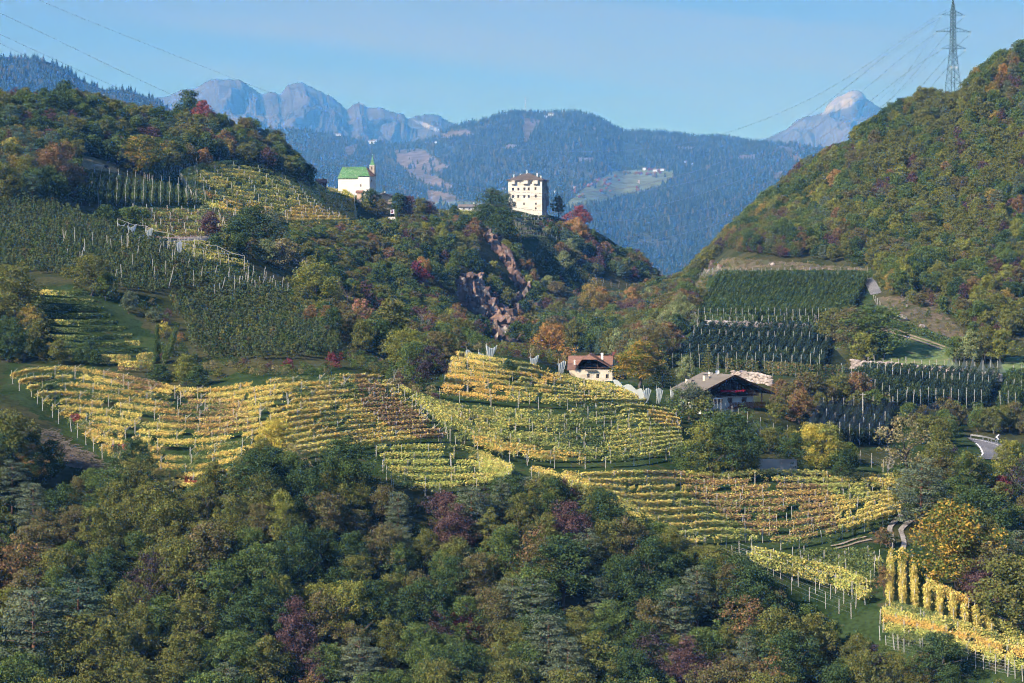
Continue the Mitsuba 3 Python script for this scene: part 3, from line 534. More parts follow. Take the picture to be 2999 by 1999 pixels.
solo(1060, 1010, 862, 'tall', 'pink', 'tree with salmon pink upper leaves above the brown vines', 1.15)
solo(1075, 1030, 935, 'broad', 'green', 'bright green tree under the salmon pink one', 1.3)
solo(1150, 1040, 860, 'tall', 'olive', 'tall olive tree right of the salmon pink tree', 1.5)
solo(1120, 1050, 940, 'broad', 'dark green', 'dark green tree between the salmon pink and the olive trees', 1.1)
solo(1190, 1090, 960, 'broad', 'yellow-green', 'yellow-green tree leaning over the brown bank', 1.2)
solo(1255, 1140, 1020, 'broad', 'dark purple', 'dark purple tree at the left of the orange vines', 1.1)
solo(1215, 1130, 1000, 'broad', 'green', 'green tree left of the dark purple tree by the orange vines', 1.1)
solo(1280, 1080, 970, 'broad', 'brown', 'brownish tree under the white dead branches', 1.2)
solo(1235, 1145, 1105, 'bush', 'dark green', 'dark green bush at the foot of the brown bank', 1.3)
solo(975, 1080, 1032, 'bush', 'deep red', 'wine red rounded bush above the second vineyard', 1.35)
solo(845, 1085, 1050, 'bush', 'deep red', 'dark wine red bush left of the rounded wine red one', 1.1)
solo(790, 1090, 1060, 'bush', 'purple', 'low dark purple bush on the bank below the orchard', 1.1)
solo(690, 1045, 1010, 'bush', 'brown', 'thin brown bush between the cypresses and the orchard')
solo(480, 985, 945, 'bush', 'yellow', 'yellow-orange bush behind the two cypresses')
solo(528, 1000, 975, 'bush', 'orange', 'small orange bush right of the two cypresses')
solo(461, 1062, 948, 'cypress', 'dark green', 'upright dark cypress, left of the pair', 1.1)
solo(478, 1064, 950, 'cypress', 'green', 'leaning dark cypress, right of the pair', 1.3, tilt=(.36, 0))
solo(545, 1130, 1040, 'broad', 'yellow-green', 'yellow-green sumac crown in front of the two cypresses', 1.0)
solo(470, 1140, 1070, 'broad', 'dark green', 'dark green sumac left of the yellow-green crown', 1.5)
solo(580, 1150, 1075, 'broad', 'dark green', 'dark green sumac right of the yellow-green crown', 1.4)
solo(265, 865, 745, 'broad', 'olive', 'big olive brown tree in the middle of the apple orchard', 1.35)
solo(310, 880, 800, 'broad', 'green', 'green tree at the right foot of the olive brown orchard tree', 1.0)
solo(380, 920, 855, 'broad', 'grey-green', 'grey-green olive-like tree at the upper right of the hedge terraces', 1.1)
solo(455, 945, 900, 'bush', 'grey-green', 'grey-green shrub above the two cypresses', 1.1)
solo(40, 960, 780, 'broad', 'olive', 'tall olive tree at the left frame edge beside the hedge terraces', 1.3)
solo(95, 985, 900, 'broad', 'golden', 'brownish gold tree at the left end of the hedge terraces', 1.2)
solo(25, 1060, 930, 'broad', 'dark green', 'shaded dark tree at the left edge above the golden vineyard', 1.2)
solo(30, 1400, 1200, 'broad', 'olive', 'olive yellow tree at the left edge below the golden vineyard', 1.1)
solo(85, 1420, 1310, 'broad', 'orange', 'orange brown oak at the left edge below the golden vineyard', 1.3)
solo(150, 1400, 1290, 'broad', 'dark green', 'dark green tree by the brush heap on the left')
solo(395, 1470, 1290, 'broad', 'dark green', 'dark green tree in front of the lower right end of the golden rows', 1.0)
solo(805, 1380, 1225, 'broad', 'yellow', 'bright yellow-green tree in front of the second vineyard', .8)
solo(770, 1400, 1290, 'broad', 'olive', 'olive bush-like tree left below the bright yellow tree', 1.0)
solo(860, 1420, 1300, 'thin', 'tan', 'pale tan tree right below the bright yellow tree', 1.1)
solo(1010, 1470, 1285, 'broad', 'dark green', 'big dark green tree in front of the small middle vineyard', 1.25)
solo(1600, 1530, 1395, 'broad', 'olive', 'olive tree with the flat top below the middle vineyards', 1.5)
solo(1460, 1510, 1400, 'broad', 'dark green', 'dark green tree at the forest edge below the middle vineyards', 1.1)
solo(2070, 1400, 1240, 'broad', 'yellow-green', 'yellow-green tree left of the gap under the dark chalet', 1.0)
solo(2140, 1400, 1210, 'broad', 'dark green', 'dark green tree under the dark chalet', 1.15)
solo(2025, 1395, 1290, 'broad', 'green', 'green tree at the right end of the concave vineyard', 1.2)
solo(2190, 1400, 1300, 'broad', 'olive', 'olive tree left of the short yellow hedge', 1.0)
solo(2385, 1390, 1240, 'broad', 'yellow', 'yellow-leaved tree with dark green left side below the dark nets', 1.0)
solo(2420, 1400, 1255, 'broad', 'yellow-green', 'yellow-green spreading tree right of the yellow-leaved one', 1.2)
solo(2330, 1380, 1270, 'broad', 'dark green', 'dark green tree left of the yellow-leaved one', 1.1)
solo(2460, 1420, 1320, 'broad', 'dark green', 'dark tree at the foot of the yellow-green spreading tree', 1.0)
solo(2650, 1400, 1215, 'thin', 'tan', 'half bare brown grey tree in front of the lower nets', 1.3)
solo(2640, 1420, 1355, 'bush', 'dark green', 'round dark bush below the half bare tree')
solo(2010, 1120, 1045, 'broad', 'pale green', 'fresh green tree behind the chalet roof', .95)
solo(2075, 1120, 1008, 'spruce', 'olive', 'olive larch-like tree behind the chalet ridge', 1.2)
solo(1870, 1135, 1000, 'broad', 'turning', 'big brown and gold tree right of the white farmhouse', 1.5)
solo(1940, 1135, 990, 'spruce', 'dark green', 'dark spruce right of the big brown tree by the farmhouse', 1.2)
solo(1610, 1040, 950, 'broad', 'orange', 'round orange brown tree in front of the gorge', 1.35)
solo(1660, 1060, 1010, 'bush', 'orange', 'small orange tree left of the farmhouse', 1.2)
solo(1500, 1035, 1005, 'bush', 'yellow-green', 'yellow-green bush below the rock face')
solo(1490, 1110, 1055, 'broad', 'dark green', 'dark round bush standing in the upper vineyard', .8)
solo(1735, 960, 830, 'broad', 'golden', 'row of golden poplars in the gorge, left tree', .9)
solo(1760, 950, 845, 'broad', 'orange', 'orange tree beside the golden poplar in the gorge', .9)
solo(1850, 950, 835, 'tall', 'orange', 'upright orange tree below the fenced terrace in the gorge', 1.1)
solo(1720, 990, 870, 'spruce', 'dark green', 'dark spruce in the shade of the gorge', 1.4)
solo(1650, 800, 740, 'broad', 'pale green', 'pale green tree on the slope below the castle', 1.1)
solo(1635, 632, 566, 'tall', 'turning', 'golden conical tree right of the castle', 1.25)
solo(1700, 680, 606, 'broad', 'red', 'crimson tree on the shoulder right of the castle', 1.0)
solo(1660, 660, 625, 'bush', 'red', 'low red bush below the golden castle tree', 1.2)
solo(1690, 715, 640, 'broad', 'orange', 'orange tree under the crimson one right of the castle')
solo(1440, 632, 552, 'broad', 'dark green', 'dark round tree at the left of the castle', 1.05)
solo(1480, 632, 565, 'broad', 'blue-green', 'bluish tree touching the left wall of the castle', .9)
solo(1420, 680, 600, 'broad', 'dark green', 'dark green tree below the castle on the rock ridge', 1.2)
solo(1470, 720, 610, 'broad', 'dark green', 'dark shaded tree right on the edge of the rock ridge', 1.2)
solo(1085, 618, 555, 'broad', 'dark green', 'dark leafy tree in front of the chapel tower', 1.1)
solo(1125, 560, 512, 'spruce', 'blue-green', 'spruce right of the chapel tower', 1.2)
solo(1145, 570, 545, 'bush', 'purple', 'purple bush behind the house beside the chapel', 1.4)
solo(1020, 560, 538, 'bush', 'red', 'red bush in front of the chapel wall', 1.3)
solo(1042, 560, 530, 'thin', 'grey-green', 'thin grey tree against the chapel wall', .8)
solo(1072, 618, 585, 'bush', 'yellow-green', 'yellow-green shrub below the chapel', .9)
solo(1120, 640, 585, 'broad', 'brown', 'brownish tree below the house beside the chapel', 1.0)
solo(1168, 635, 568, 'broad', 'dark green', 'round dark green tree right of the house beside the chapel', 1.1)
solo(1195, 635, 575, 'broad', 'purple', 'dark purple tree left of the chapel hill crest', 1.0)
solo(1161, 640, 600, 'cypress', 'green', 'slim cypress beside the white sign below the chapel', 1.2)
solo(1230, 640, 582, 'broad', 'olive', 'olive tree on the crest between chapel and castle')
solo(1255, 640, 590, 'broad', 'purple', 'purple brown tree on the crest between chapel and castle')
solo(1330, 640, 600, 'broad', 'dark green', 'dark tree left of the long roof on the crest')
solo(1395, 625, 598, 'bush', 'dark green', 'dark bush right of the long roof on the crest')
solo(1235, 830, 755, 'broad', 'orange', 'orange tree on the scrubby slope left of the rock', .9)
solo(1215, 845, 765, 'bush', 'deep red', 'crimson shrub right of the orange slope tree')
solo(1240, 850, 790, 'broad', 'deep red', 'wine red tree between the orange tree and the rock', 1.1)
solo(2560, 1045, 895, 'broad', 'green', 'big green tree between the two right hand orchards', 1.7)
solo(2500, 1040, 900, 'broad', 'brown', 'brown tree at the left of the green tree between the orchards', 1.4)
solo(2440, 1000, 905, 'broad', 'olive', 'olive tree at the right end of the upper orchard', 1.3)
solo(2530, 1060, 980, 'broad', 'yellow-green', 'yellow-green tree low between the two right hand orchards', 1.3)
solo(2590, 1050, 975, 'broad', 'dark green', 'dark green tree at the left edge of the right hand meadow', 1.0)
solo(2800, 1058, 985, 'broad', 'green', 'green tree at the left end of the row above the gathered nets', 1.05)
solo(2845, 1062, 970, 'broad', 'pale green', 'pale green tree second in the row above the gathered nets', 1.1)
solo(2885, 1062, 962, 'broad', 'olive', 'olive tree third in the row above the gathered nets', 1.1)
solo(2930, 1062, 965, 'broad', 'yellow-green', 'yellow-green tree at the right end of the row above the gathered nets', 1.1)
solo(2700, 1560, 1345, 'pine', 'grey-green', 'large grey-green pine right of the yellow vineyard', 1.3)
solo(2800, 1740, 1475, 'broad', 'turning', 'large oak turning golden at the top beside the gravel track', 1.25)
solo(2880, 1620, 1430, 'broad', 'dark green', 'dark green tree right of the golden oak', 1.3)
solo(2930, 1480, 1395, 'broad', 'deep red', 'wine red tree below the road bend', .9)
solo(2900, 1790, 1590, 'broad', 'brown', 'brown olive tree right below the golden oak', 1.2)
solo(2960, 1420, 1290, 'broad', 'yellow-green', 'yellow-leaved tree in front of the road bend', 1.1)
solo(2975, 1880, 1620, 'broad', 'olive', 'big olive tree at the right frame edge', 1.3)
solo(2750, 1440, 1300, 'broad', 'olive', 'olive tree behind the large grey-green pine', 1.4)
solo(2830, 1460, 1330, 'broad', 'olive', 'olive tree under the road bend', 1.2)
solo(2580, 1600, 1548, 'bush', 'rust', 'rust red bush beside the gravel track', 1.4)
solo(2610, 1600, 1560, 'bush', 'dark green', 'dark green bush right of the rust red one at the track', 1.2)
solo(2590, 1745, 1658, 'thin', 'rust', 'reddish brown small tree between the vine rows', 1.0)
solo(2450, 1190, 1100, 'broad', 'olive', 'olive brown tree among the trees above the scalloped nets', 1.1)
solo(2370, 1190, 1095, 'broad', 'brown', 'brown tree left in the group above the scalloped nets', 1.2)
solo(2310, 1210, 1125, 'broad', 'brown', 'brown tree nearest the dark chalet', 1.1)
solo(2340, 1240, 1150, 'broad', 'rust', 'rusty tree right below the chalet', 1.2)
solo(2510, 1190, 1095, 'broad', 'rust', 'rusty tree in the group above the scalloped nets', 1.1)
solo(2560, 1215, 1140, 'broad', 'green', 'green tree in the group above the scalloped nets', 1.1)
solo(2270, 1240, 1180, 'bush', 'olive', 'olive bush at the right corner of the chalet', 1.1)
solo(2175, 1240, 1187, 'bush', 'dark green', 'round dark green bush in front of the chalet', 1.0)
solo(2115, 1205, 1168, 'bush', 'green', 'green climber bush in front of the chalet bay window', 1.0)
solo(2043, 1180, 1142, 'bush', 'yellow-green', 'yellow-green bush at the left corner of the chalet', 1.1)
solo(1995, 1175, 1120, 'thin', 'grey-green', 'thin grey tree left of the chalet roof', 1.2)
solo(2780, 1200, 1160, 'thin', 'purple', 'brown purple tree in front of the right net rows', 1.1)
solo(2870, 1250, 1195, 'broad', 'olive', 'olive tree above the guard rail')
solo(2910, 1270, 1190, 'broad', 'olive', 'olive tree right of the guard rail', 1.2)
solo(2970, 1260, 1180, 'broad', 'brown', 'brown tree at the right frame edge above the road', 1.2)
solo(30, 1700, 1655, 'bush', 'yellow', 'bright yellow bush at the lower left frame edge', 1.2)
solo(95, 2010, 1720, 'pine', 'grey-green', 'silvery pine at the lower left corner', 1.4)
solo(230, 1930, 1700, 'pine', 'blue-green', 'dark bluish pine right of the silvery corner pine', 1.3)
solo(1560, 1890, 1690, 'pine', 'grey-green', 'large layered pine in the middle of the front slope', 1.3)
solo(1500, 1870, 1690, 'pine', 'grey-green', 'layered pine left of the large one in the middle of the front slope', 1.1)
solo(1360, 1880, 1770, 'broad', 'deep red', 'dark crimson tree left of the layered pines', 1.1)
solo(1290, 1900, 1780, 'thin', 'purple', 'dark purple tree left of the dark crimson one')
solo(1340, 2010, 1910, 'thin', 'dark purple', 'round dark violet tree at the bottom edge', 1.2)
solo(1640, 1900, 1780, 'thin', 'rust', 'rust brown dying pine right of the layered pines', .8)
solo(2560, 1985, 1895, 'broad', 'dark purple', 'violet brown tree at the lower right below the pergola', 1.1)
solo(1380, 1600, 1425, 'pine', 'grey-green', 'grey-green pine at the top of the front slope', 1.2)
solo(1940, 1830, 1735, 'thin', 'rust', 'rust brown dead pine right on the front slope', .9)
solo(1390, 1700, 1620, 'thin', 'dark purple', 'dark violet tree in the middle of the front slope', 1.1)
solo(2750, 2010, 1860, 'broad', 'dark green', 'dark green tree covering the front of the pergola', 1.5)
wood('thicket', [(860, 900), (1000, 880), (1080, 880), (1250, 960), (1420, 1005), (1400, 1030), (1330, 1020), (1290, 1100), (1200, 1090), (1080, 1040), (1000, 1005), (900, 960)],
     [(850, 820), (1000, 850), (1100, 900), (1250, 930), (1430, 980)], 5.2, (4.0, 6.5), MIXED, 107)
wood('terrace edge', [(840, 690), (1000, 690), (1060, 700), (1120, 760), (1100, 800), (1000, 810), (860, 770), (640, 760), (600, 720), (680, 700)], [(560, 690), (800, 660), (1000, 650), (1100, 660)], 5.5, (3.5, 6), MIXED, 108)
wood('road wood', [(2600, 1440), (2700, 1340), (2800, 1350), (2830, 1380), (2960, 1390), (3060, 1400), (3060, 1880), (2950, 1850), (2840, 1780), (2730, 1660), (2690, 1560)],
     [(2600, 1400), (2640, 1370), (2720, 1310), (2790, 1290), (2830, 1345), (2930, 1350), (2960, 1300), (3060, 1250)], 6.0, (5, 8.5), FRONT, 109)
wood('chalet wood', [(2250, 1150), (2330, 1130), (2440, 1130), (2600, 1190), (2560, 1230), (2420, 1210), (2330, 1240), (2270, 1230)], [(2230, 1120), (2320, 1105), (2450, 1105), (2600, 1150)], 5.0, (3.5, 5.5), [('broad', 'brown', 40), ('broad', 'olive', 30), ('broad', 'rust', 15), ('bush', 'green', 15)], 110)
wood('road bank', [(2620, 1180), (2830, 1230), (2999, 1230), (3060, 1200), (3060, 1290), (2940, 1275), (2840, 1265), (2760, 1320), (2700, 1330)], [(2620, 1160), (2800, 1170), (3060, 1170)], 5.5, (3, 5.5), [('broad', 'brown', 30), ('broad', 'olive', 30), ('bush', 'rust', 10), ('broad', 'green', 25)], 111)

solo(2018, 1228, 1128, 'broad', 'grey-green', 'grey-green tree hiding the left wall of the chalet', 1.5)
solo(2050, 1245, 1165, 'bush', 'olive', 'olive bush against the left wall of the chalet', 1.4)
solo(1992, 1225, 1158, 'bush', 'green', 'green bush left of the chalet wall', 1.4)
solo(2052, 1215, 1140, 'broad', 'olive', 'olive tree close to the left corner of the chalet', .9)
solo(2085, 1255, 1190, 'bush', 'green', 'green bush below the left corner of the chalet', 1.2)

BANK = [('bush', 'dark green', 30), ('bush', 'green', 22), ('bush', 'brown', 16), ('bush', 'tan', 10), ('bush', 'purple', 8), ('bush', 'olive', 14)]
wood('vineyard bank', [(1010, 1030), (1120, 1070), (1230, 1130), (1300, 1175), (1290, 1215), (1180, 1165), (1100, 1100), (1020, 1075)], [(900, 950), (1400, 1130)], 2.6, (2.0, 3.6), BANK, 120, hmin=1.2)
wood('cypress bank', [(330, 870), (470, 880), (520, 960), (560, 1040), (820, 1080), (980, 1085), (980, 1100), (560, 1110), (470, 1060), (480, 1000), (420, 930)], [(300, 830), (1000, 1040)], 2.8, (1.8, 3.2), BANK, 121, hmin=1.2)
wood('terrace bank', [(-20, 840), (90, 850), (80, 960), (170, 1040), (300, 1060), (280, 1075), (-20, 1060)], [(-50, 780), (400, 1030)], 3.4, (2.5, 5.0), [('bush', 'dark green', 30), ('broad', 'olive', 20), ('broad', 'dark green', 20), ('bush', 'golden', 6)], 122)
wood('track bank', [(2300, 1590), (2480, 1550), (2560, 1530), (2640, 1500), (2650, 1515), (2590, 1570), (2480, 1600)], [(2200, 1540), (2700, 1480)], 2.6, (1.2, 2.2), BANK, 123, hmin=.8)
wood('chalet garden', [(2060, 1190), (2200, 1240), (2340, 1300), (2480, 1350), (2560, 1380), (2480, 1390), (2200, 1360), (2080, 1290)], [(2000, 1180), (2600, 1310)], 4.5, (3, 5), [('broad', 'green', 30), ('broad', 'dark green', 30), ('broad', 'olive', 20), ('bush', 'green', 20)], 124, skip=[[(2220, 1320), (2335, 1330), (2335, 1400), (2220, 1400)]])
wood('rock foot', [(1330, 970), (1420, 1000), (1500, 1015), (1600, 1020), (1700, 1045), (1640, 1070), (1480, 1045), (1320, 1025)], [(1200, 960), (1420, 985), (1520, 1000), (1700, 1010)], 3.2, (2, 4), BANK + [('bush', 'rust', 10)], 125)
wood('castle slope', [(1560, 640), (1640, 650), (1700, 700), (1780, 770), (1760, 820), (1700, 800), (1660, 740), (1600, 690)], [(1500, 640), (1640, 640), (1800, 740)], 4.2, (2.5, 5), SHOULDER, 126)
wood('front slope', [(-120, 1440), (170, 1480), (540, 1500), (900, 1480), (1500, 1520), (1960, 1700), (2330, 1830), (2640, 2000), (2830, 2080), (2830, 2200), (-120, 2200)], [(-200, 1300), (900, 1330), (1960, 1560), (3000, 2000)], 4.2, (3.5, 5.5), UNDER, 131)
wood('front slope', [(1490, 1470), (1760, 1500), (1960, 1630), (2180, 1690), (2330, 1780), (2300, 1830), (2150, 1760), (1940, 1720), (1740, 1600), (1490, 1560)],
     [(1400, 1400), (1500, 1390), (1650, 1400), (1770, 1428), (1790, 1486), (1960, 1535), (1990, 1592), (2110, 1596), (2180, 1622), (2230, 1680), (2330, 1750)], 3.9, (9.5, 12.5), FRONT, 132, jitter=10)
SCRUB = [('bush', 'dark green', 25), ('bush', 'olive', 25), ('bush', 'tan', 20), ('bush', 'brown', 20), ('bush', 'green', 10)]
wood('scrub slope', [(2010, 850), (2080, 790), (2120, 755), (2300, 765), (2540, 785), (2560, 805), (2080, 818), (2060, 870)], [(1990, 700), (2600, 760)], 3.4, (.9, 2.2), SCRUB, 141, hmin=.4)
wood('scrub slope', [(2570, 870), (2640, 880), (2720, 900), (2810, 950), (2860, 1000), (2780, 1008), (2680, 970), (2600, 930)], [(2500, 800), (2900, 940)], 3.2, (.9, 2.4), SCRUB, 142, hmin=.4)
wood('right hillside', [(2640, 880), (2760, 860), (2900, 960), (2960, 1010), (2870, 1005), (2780, 930)], [(2500, 800), (3000, 900)], 4.0, (3, 5), PURPLE + [('broad', 'green', 30), ('broad', 'olive', 30)], 143)

# --- apple orchard on the left slope: slender trees in rows along the slope
def orchard(poly, seed, row=3.3, step=1.15, h=(2.3, 3.3)):
    r = np.random.default_rng(seed); g = place(*np.array(poly, float).T)
    x0, x1, y0, y1 = g[:, 0].min() - 5, g[:, 0].max() + 5, g[:, 1].min() - 5, g[:, 1].max() + 5
    a = math.radians(14)
    A, B = np.meshgrid(np.arange(-200, 200, step), np.arange(-200, 200, row), indexing='ij')
    A = A + r.uniform(-.2, .2, A.shape); cx, cy = (x0 + x1) / 2, (y0 + y1) / 2
    x = (cx + A * math.cos(a) - B * math.sin(a)).ravel(); y = (cy + A * math.sin(a) + B * math.cos(a)).ravel()
    y = y + r.uniform(-.25, .25, len(y)); x = x
    ok = (np.abs(x) < 400) & (y > 300) & (y < 1000); x, y = x[ok], y[ok]
    p = np.stack([x, y, height(x, y)], 1); ok = inside(pix(p), poly) & (r.random(len(p)) < .94)
    for q in p[ok]: put(q, 'apple', ['apple', 'apple', 'dark green', 'apple', 'green', 'olive', 'brown'][r.choice(7, p=[.3, .25, .17, .12, .08, .05, .03])], r.uniform(*h), r.uniform(.8, 1.15), area='apple orchard')
ORCH = [[(-40, 620), (150, 640), (270, 655), (330, 680), (420, 710), (520, 745), (640, 800), (760, 825), (850, 870), (900, 930), (880, 950), (740, 900), (640, 860), (540, 840), (440, 870), (300, 850), (200, 810), (90, 800), (-40, 800)],
        [(490, 880), (640, 870), (760, 910), (900, 960), (985, 1005), (1000, 1040), (900, 1055), (760, 1060), (620, 1055), (560, 1020), (540, 950)],
        [(-40, 560), (60, 560), (150, 600), (240, 640), (150, 650), (-40, 625)]]
for i, poly in enumerate(ORCH): orchard(poly, 200 + i)
orchard([(1590, 680), (1690, 740), (1740, 830), (1650, 830), (1560, 770)], 210, row=2.6, step=1.3, h=(1.6, 2.4))

# --- stand the trees: those that show largest are things of their own, the rest of each wood is one mass
def stand_trees():
    P_ = np.array([t['p'] for t in TREES]); Hh = np.array([t['h'] for t in TREES]); d = P_[:, 1]
    wide = {'broad': .42, 'tall': .26, 'pine': .34, 'spruce': .22, 'larch': .22, 'cypress': .1, 'bush': .62, 'apple': .24, 'thin': .38}
    W = np.array([wide[t['kind']] * t['w'] for t in TREES]) * Hh
    mid = P_ + np.stack([0 * Hh, 0 * Hh, Hh * .62], 1); q = pix(mid); sc = 512 / 2999.0
    # seen over the ground?
    seen = np.zeros(len(TREES), bool); tt = np.linspace(.25, .985, 90)
    for i in range(0, len(TREES), 500):
        m = mid[i:i + 500]; x = m[:, :1] * tt; y = m[:, 1:2] * tt; z = m[:, 2:] * tt
        seen[i:i + 500] = ~((height(x, y) > z + 1.0) & (y > 262)).any(1)
    buf = np.full((341, 512), -1)
    for i in np.argsort(-d):
        if not seen[i]: continue
        cx, cy = q[i] * sc; rx, ry = W[i] / d[i] * F * sc, Hh[i] * .42 / d[i] * F * sc
        x0, x1, y0, y1 = int(cx - rx), int(cx + rx) + 1, int(cy - ry), int(cy + ry) + 1
        if x1 < 0 or y1 < 0 or x0 >= 512 or y0 >= 341: continue
        x0, y0, x1, y1 = max(x0, 0), max(y0, 0), min(x1, 512), min(y1, 341)
        yy, xx = np.mgrid[y0:y1, x0:x1]
        buf[y0:y1, x0:x1][((xx - cx) / max(rx, .5)) ** 2 + ((yy - cy) / max(ry, .5)) ** 2 <= 1] = i
    area = np.bincount(buf[buf >= 0], minlength=len(TREES))
    isapple = np.array([t['kind'] == 'apple' for t in TREES]); isbush = np.array([t['kind'] == 'bush' for t in TREES]); solo_ = np.array([t['label'] is not None for t in TREES])
    own = solo_.copy()
    for m, n in ((isapple, 280), (isbush, 110), (~isapple & ~isbush, 290)):
        rest = np.where(m & ~solo_)[0]; rest = rest[np.argsort(-area[rest])][:max(0, n - int((m & solo_).sum()))]
        own[rest[area[rest] > 3]] = True
    NAME = {'broad': ('broadleaf_tree', 'tree', 'tree'), 'tall': ('tall_tree', 'tree', 'tall tree'), 'pine': ('pine_tree', 'pine', 'pine'), 'spruce': ('spruce_tree', 'spruce', 'spruce'), 'larch': ('larch_tree', 'larch', 'larch'),
            'cypress': ('cypress_tree', 'cypress', 'cypress'), 'bush': ('bush', 'bush', 'bush'), 'apple': ('apple_tree', 'apple tree', 'apple tree'), 'thin': ('sparse_tree', 'tree', 'thin-leaved tree')}
    cells = {}
    for i in np.where(own & ~solo_)[0]:
        t = TREES[i]; u, v = q[i]
        col = ('left edge', 'left quarter', 'left of centre', 'just left of the middle', 'just right of the middle', 'right of centre', 'right quarter', 'right edge')[int(np.clip(u / 2999 * 8, 0, 7))]
        cells.setdefault((t['kind'], t['pal'], t['area'], col), []).append(i)
    global ORD
    ORD = ['first', 'second', 'third', 'fourth', 'fifth', 'sixth', 'seventh', 'eighth', 'ninth', 'tenth', 'eleventh', 'twelfth', 'thirteenth', 'fourteenth', 'fifteenth', 'sixteenth', 'seventeenth', 'eighteenth', 'nineteenth', 'twentieth'] + [f'twenty-{k}' for k in ('first', 'second', 'third', 'fourth', 'fifth', 'sixth', 'seventh', 'eighth', 'ninth')] + [f'thirty-{k}' for k in ('first', 'second', 'third', 'fourth', 'fifth', 'sixth', 'seventh', 'eighth', 'ninth')] + [f'{k}th' for k in range(40, 200)]
    text = {}
    for (kd, pal, ar, col), idx in cells.items():
        word = {'apple': 'deep green', 'tan': 'sandy'}.get(pal, pal)
        for k, i in enumerate(sorted(idx, key=lambda j: q[j][0])):
            first = (ORD[k] + ' ' if k else ('leftmost ' if len(idx) > 1 else '')) + f'{word} {NAME[kd][2]}'
            text[i] = first + (' from left' if k else '') + f', {ar}, {col}'
    counts = {}; rr = np.random.default_rng(77)
    for i, t in enumerate(TREES):
        if not own[i] and (not seen[i] or not (-250 < q[i, 0] < 3250) or q[i, 1] - Hh[i] * .4 / d[i] * F > 2060): continue
        px = Hh[i] / d[i] * 2309; lod = 'near' if px > 34 and t['kind'] != 'apple' else 'mid' if px > 21 or (own[i] and t['kind'] != 'apple') or (t['kind'] == 'apple' and px > 12) else 'far'
        g = tree_group(t['kind'], int(rr.integers({'near': 4, 'mid': 4, 'far': 3}[lod])) if t['kind'] != 'cypress' else 0, t['pal'], lod)
        s_ = Hh[i] / NATURAL[t['kind']]; ws = s_ * t['w']
        m = T().translate([float(x) for x in t['p']])
        if t['tilt'][0]: m = m @ T().rotate([0, 1, 0], math.degrees(t['tilt'][0]))
        m = m @ T().rotate([0, 0, 1], float(rr.random() * 360)) @ T().scale([ws, ws, s_])
        e = {'type': 'instance', 'g': {'type': 'ref', 'id': g}, 'to_world': m}
        if own[i]:
            nm, cat, _ = NAME[t['kind']]
            thing(nm, t['label'] or text[i], cat, None if t['label'] else f"{NAME[t['kind']][2]}s on the {t['area']}", e)
        else:
            nm = (t['area'] or 'slope').replace(' ', '_') + ('_trees' if 'wood' not in t['area'] and 'orchard' not in t['area'] else '')
            if nm not in counts: stuff(nm, f'trees of the {t["area"]} standing too close together to count')
            counts[nm] = counts.get(nm, 0) + 1; scene[f'{nm}__{counts[nm]:03d}'] = e
stand_trees()

# ------------------------------------------------------------------ vineyards
def post_fn(p, n, uv): return mix(mi.Color3f(.42, .40, .37), mi.Color3f(.60, .58, .55), noise(p.x * 3, p.y * 3, p.z * 2))
scene['post_grey'] = {'type': 'diffuse', 'reflectance': mikit.proc(post_fn)}
def _post(h, arm=None, r=.055):
    m = MB(); m.bar([0, 0, -.3], [0, 0, h], r, 4)
    if arm: m.bar([0, 0, arm[0]], arm[1], .036, 4)
    return m.ply('post_grey')
scene['kind_stake'] = {'type': 'shapegroup', 'post': _post(1)}           # one metre, scaled
scene['kind_arm_post'] = {'type': 'shapegroup', 'post': _post(2.15, (1.5, (.62, 1.05, 2.25)))}
def place_line(pts, up, n=70, dmin=262):
    """A photo polyline laid on the ground (its marks sit 'up' metres above it), evenly resampled."""
    pts = np.array(pts, float); t = np.concatenate([[0], np.cumsum(np.linalg.norm(np.diff(pts, axis=0), axis=1))]); s = np.linspace(0, t[-1], n)
    q = np.stack([PchipInterpolator(t, pts[:, k])(s) if len(pts) > 2 else np.interp(s, t, pts[:, k]) for k in (0, 1)], 1)
    g = place(q[:, 0], q[:, 1], dmin, up)[:, :2]
    g[:, 1] = gaussian_filter(g[:, 1], 1.2, mode='nearest'); g[:, 0] = gaussian_filter(g[:, 0], .8, mode='nearest')
    L = np.concatenate([[0], np.cumsum(np.linalg.norm(np.diff(g, axis=0), axis=1))]); m = max(3, int(L[-1] / .5))
    s = np.linspace(0, L[-1], m); x, y = np.interp(s, L, g[:, 0]), np.interp(s, L, g[:, 1])
    return np.stack([x, y, height(x, y)], 1), L[-1]
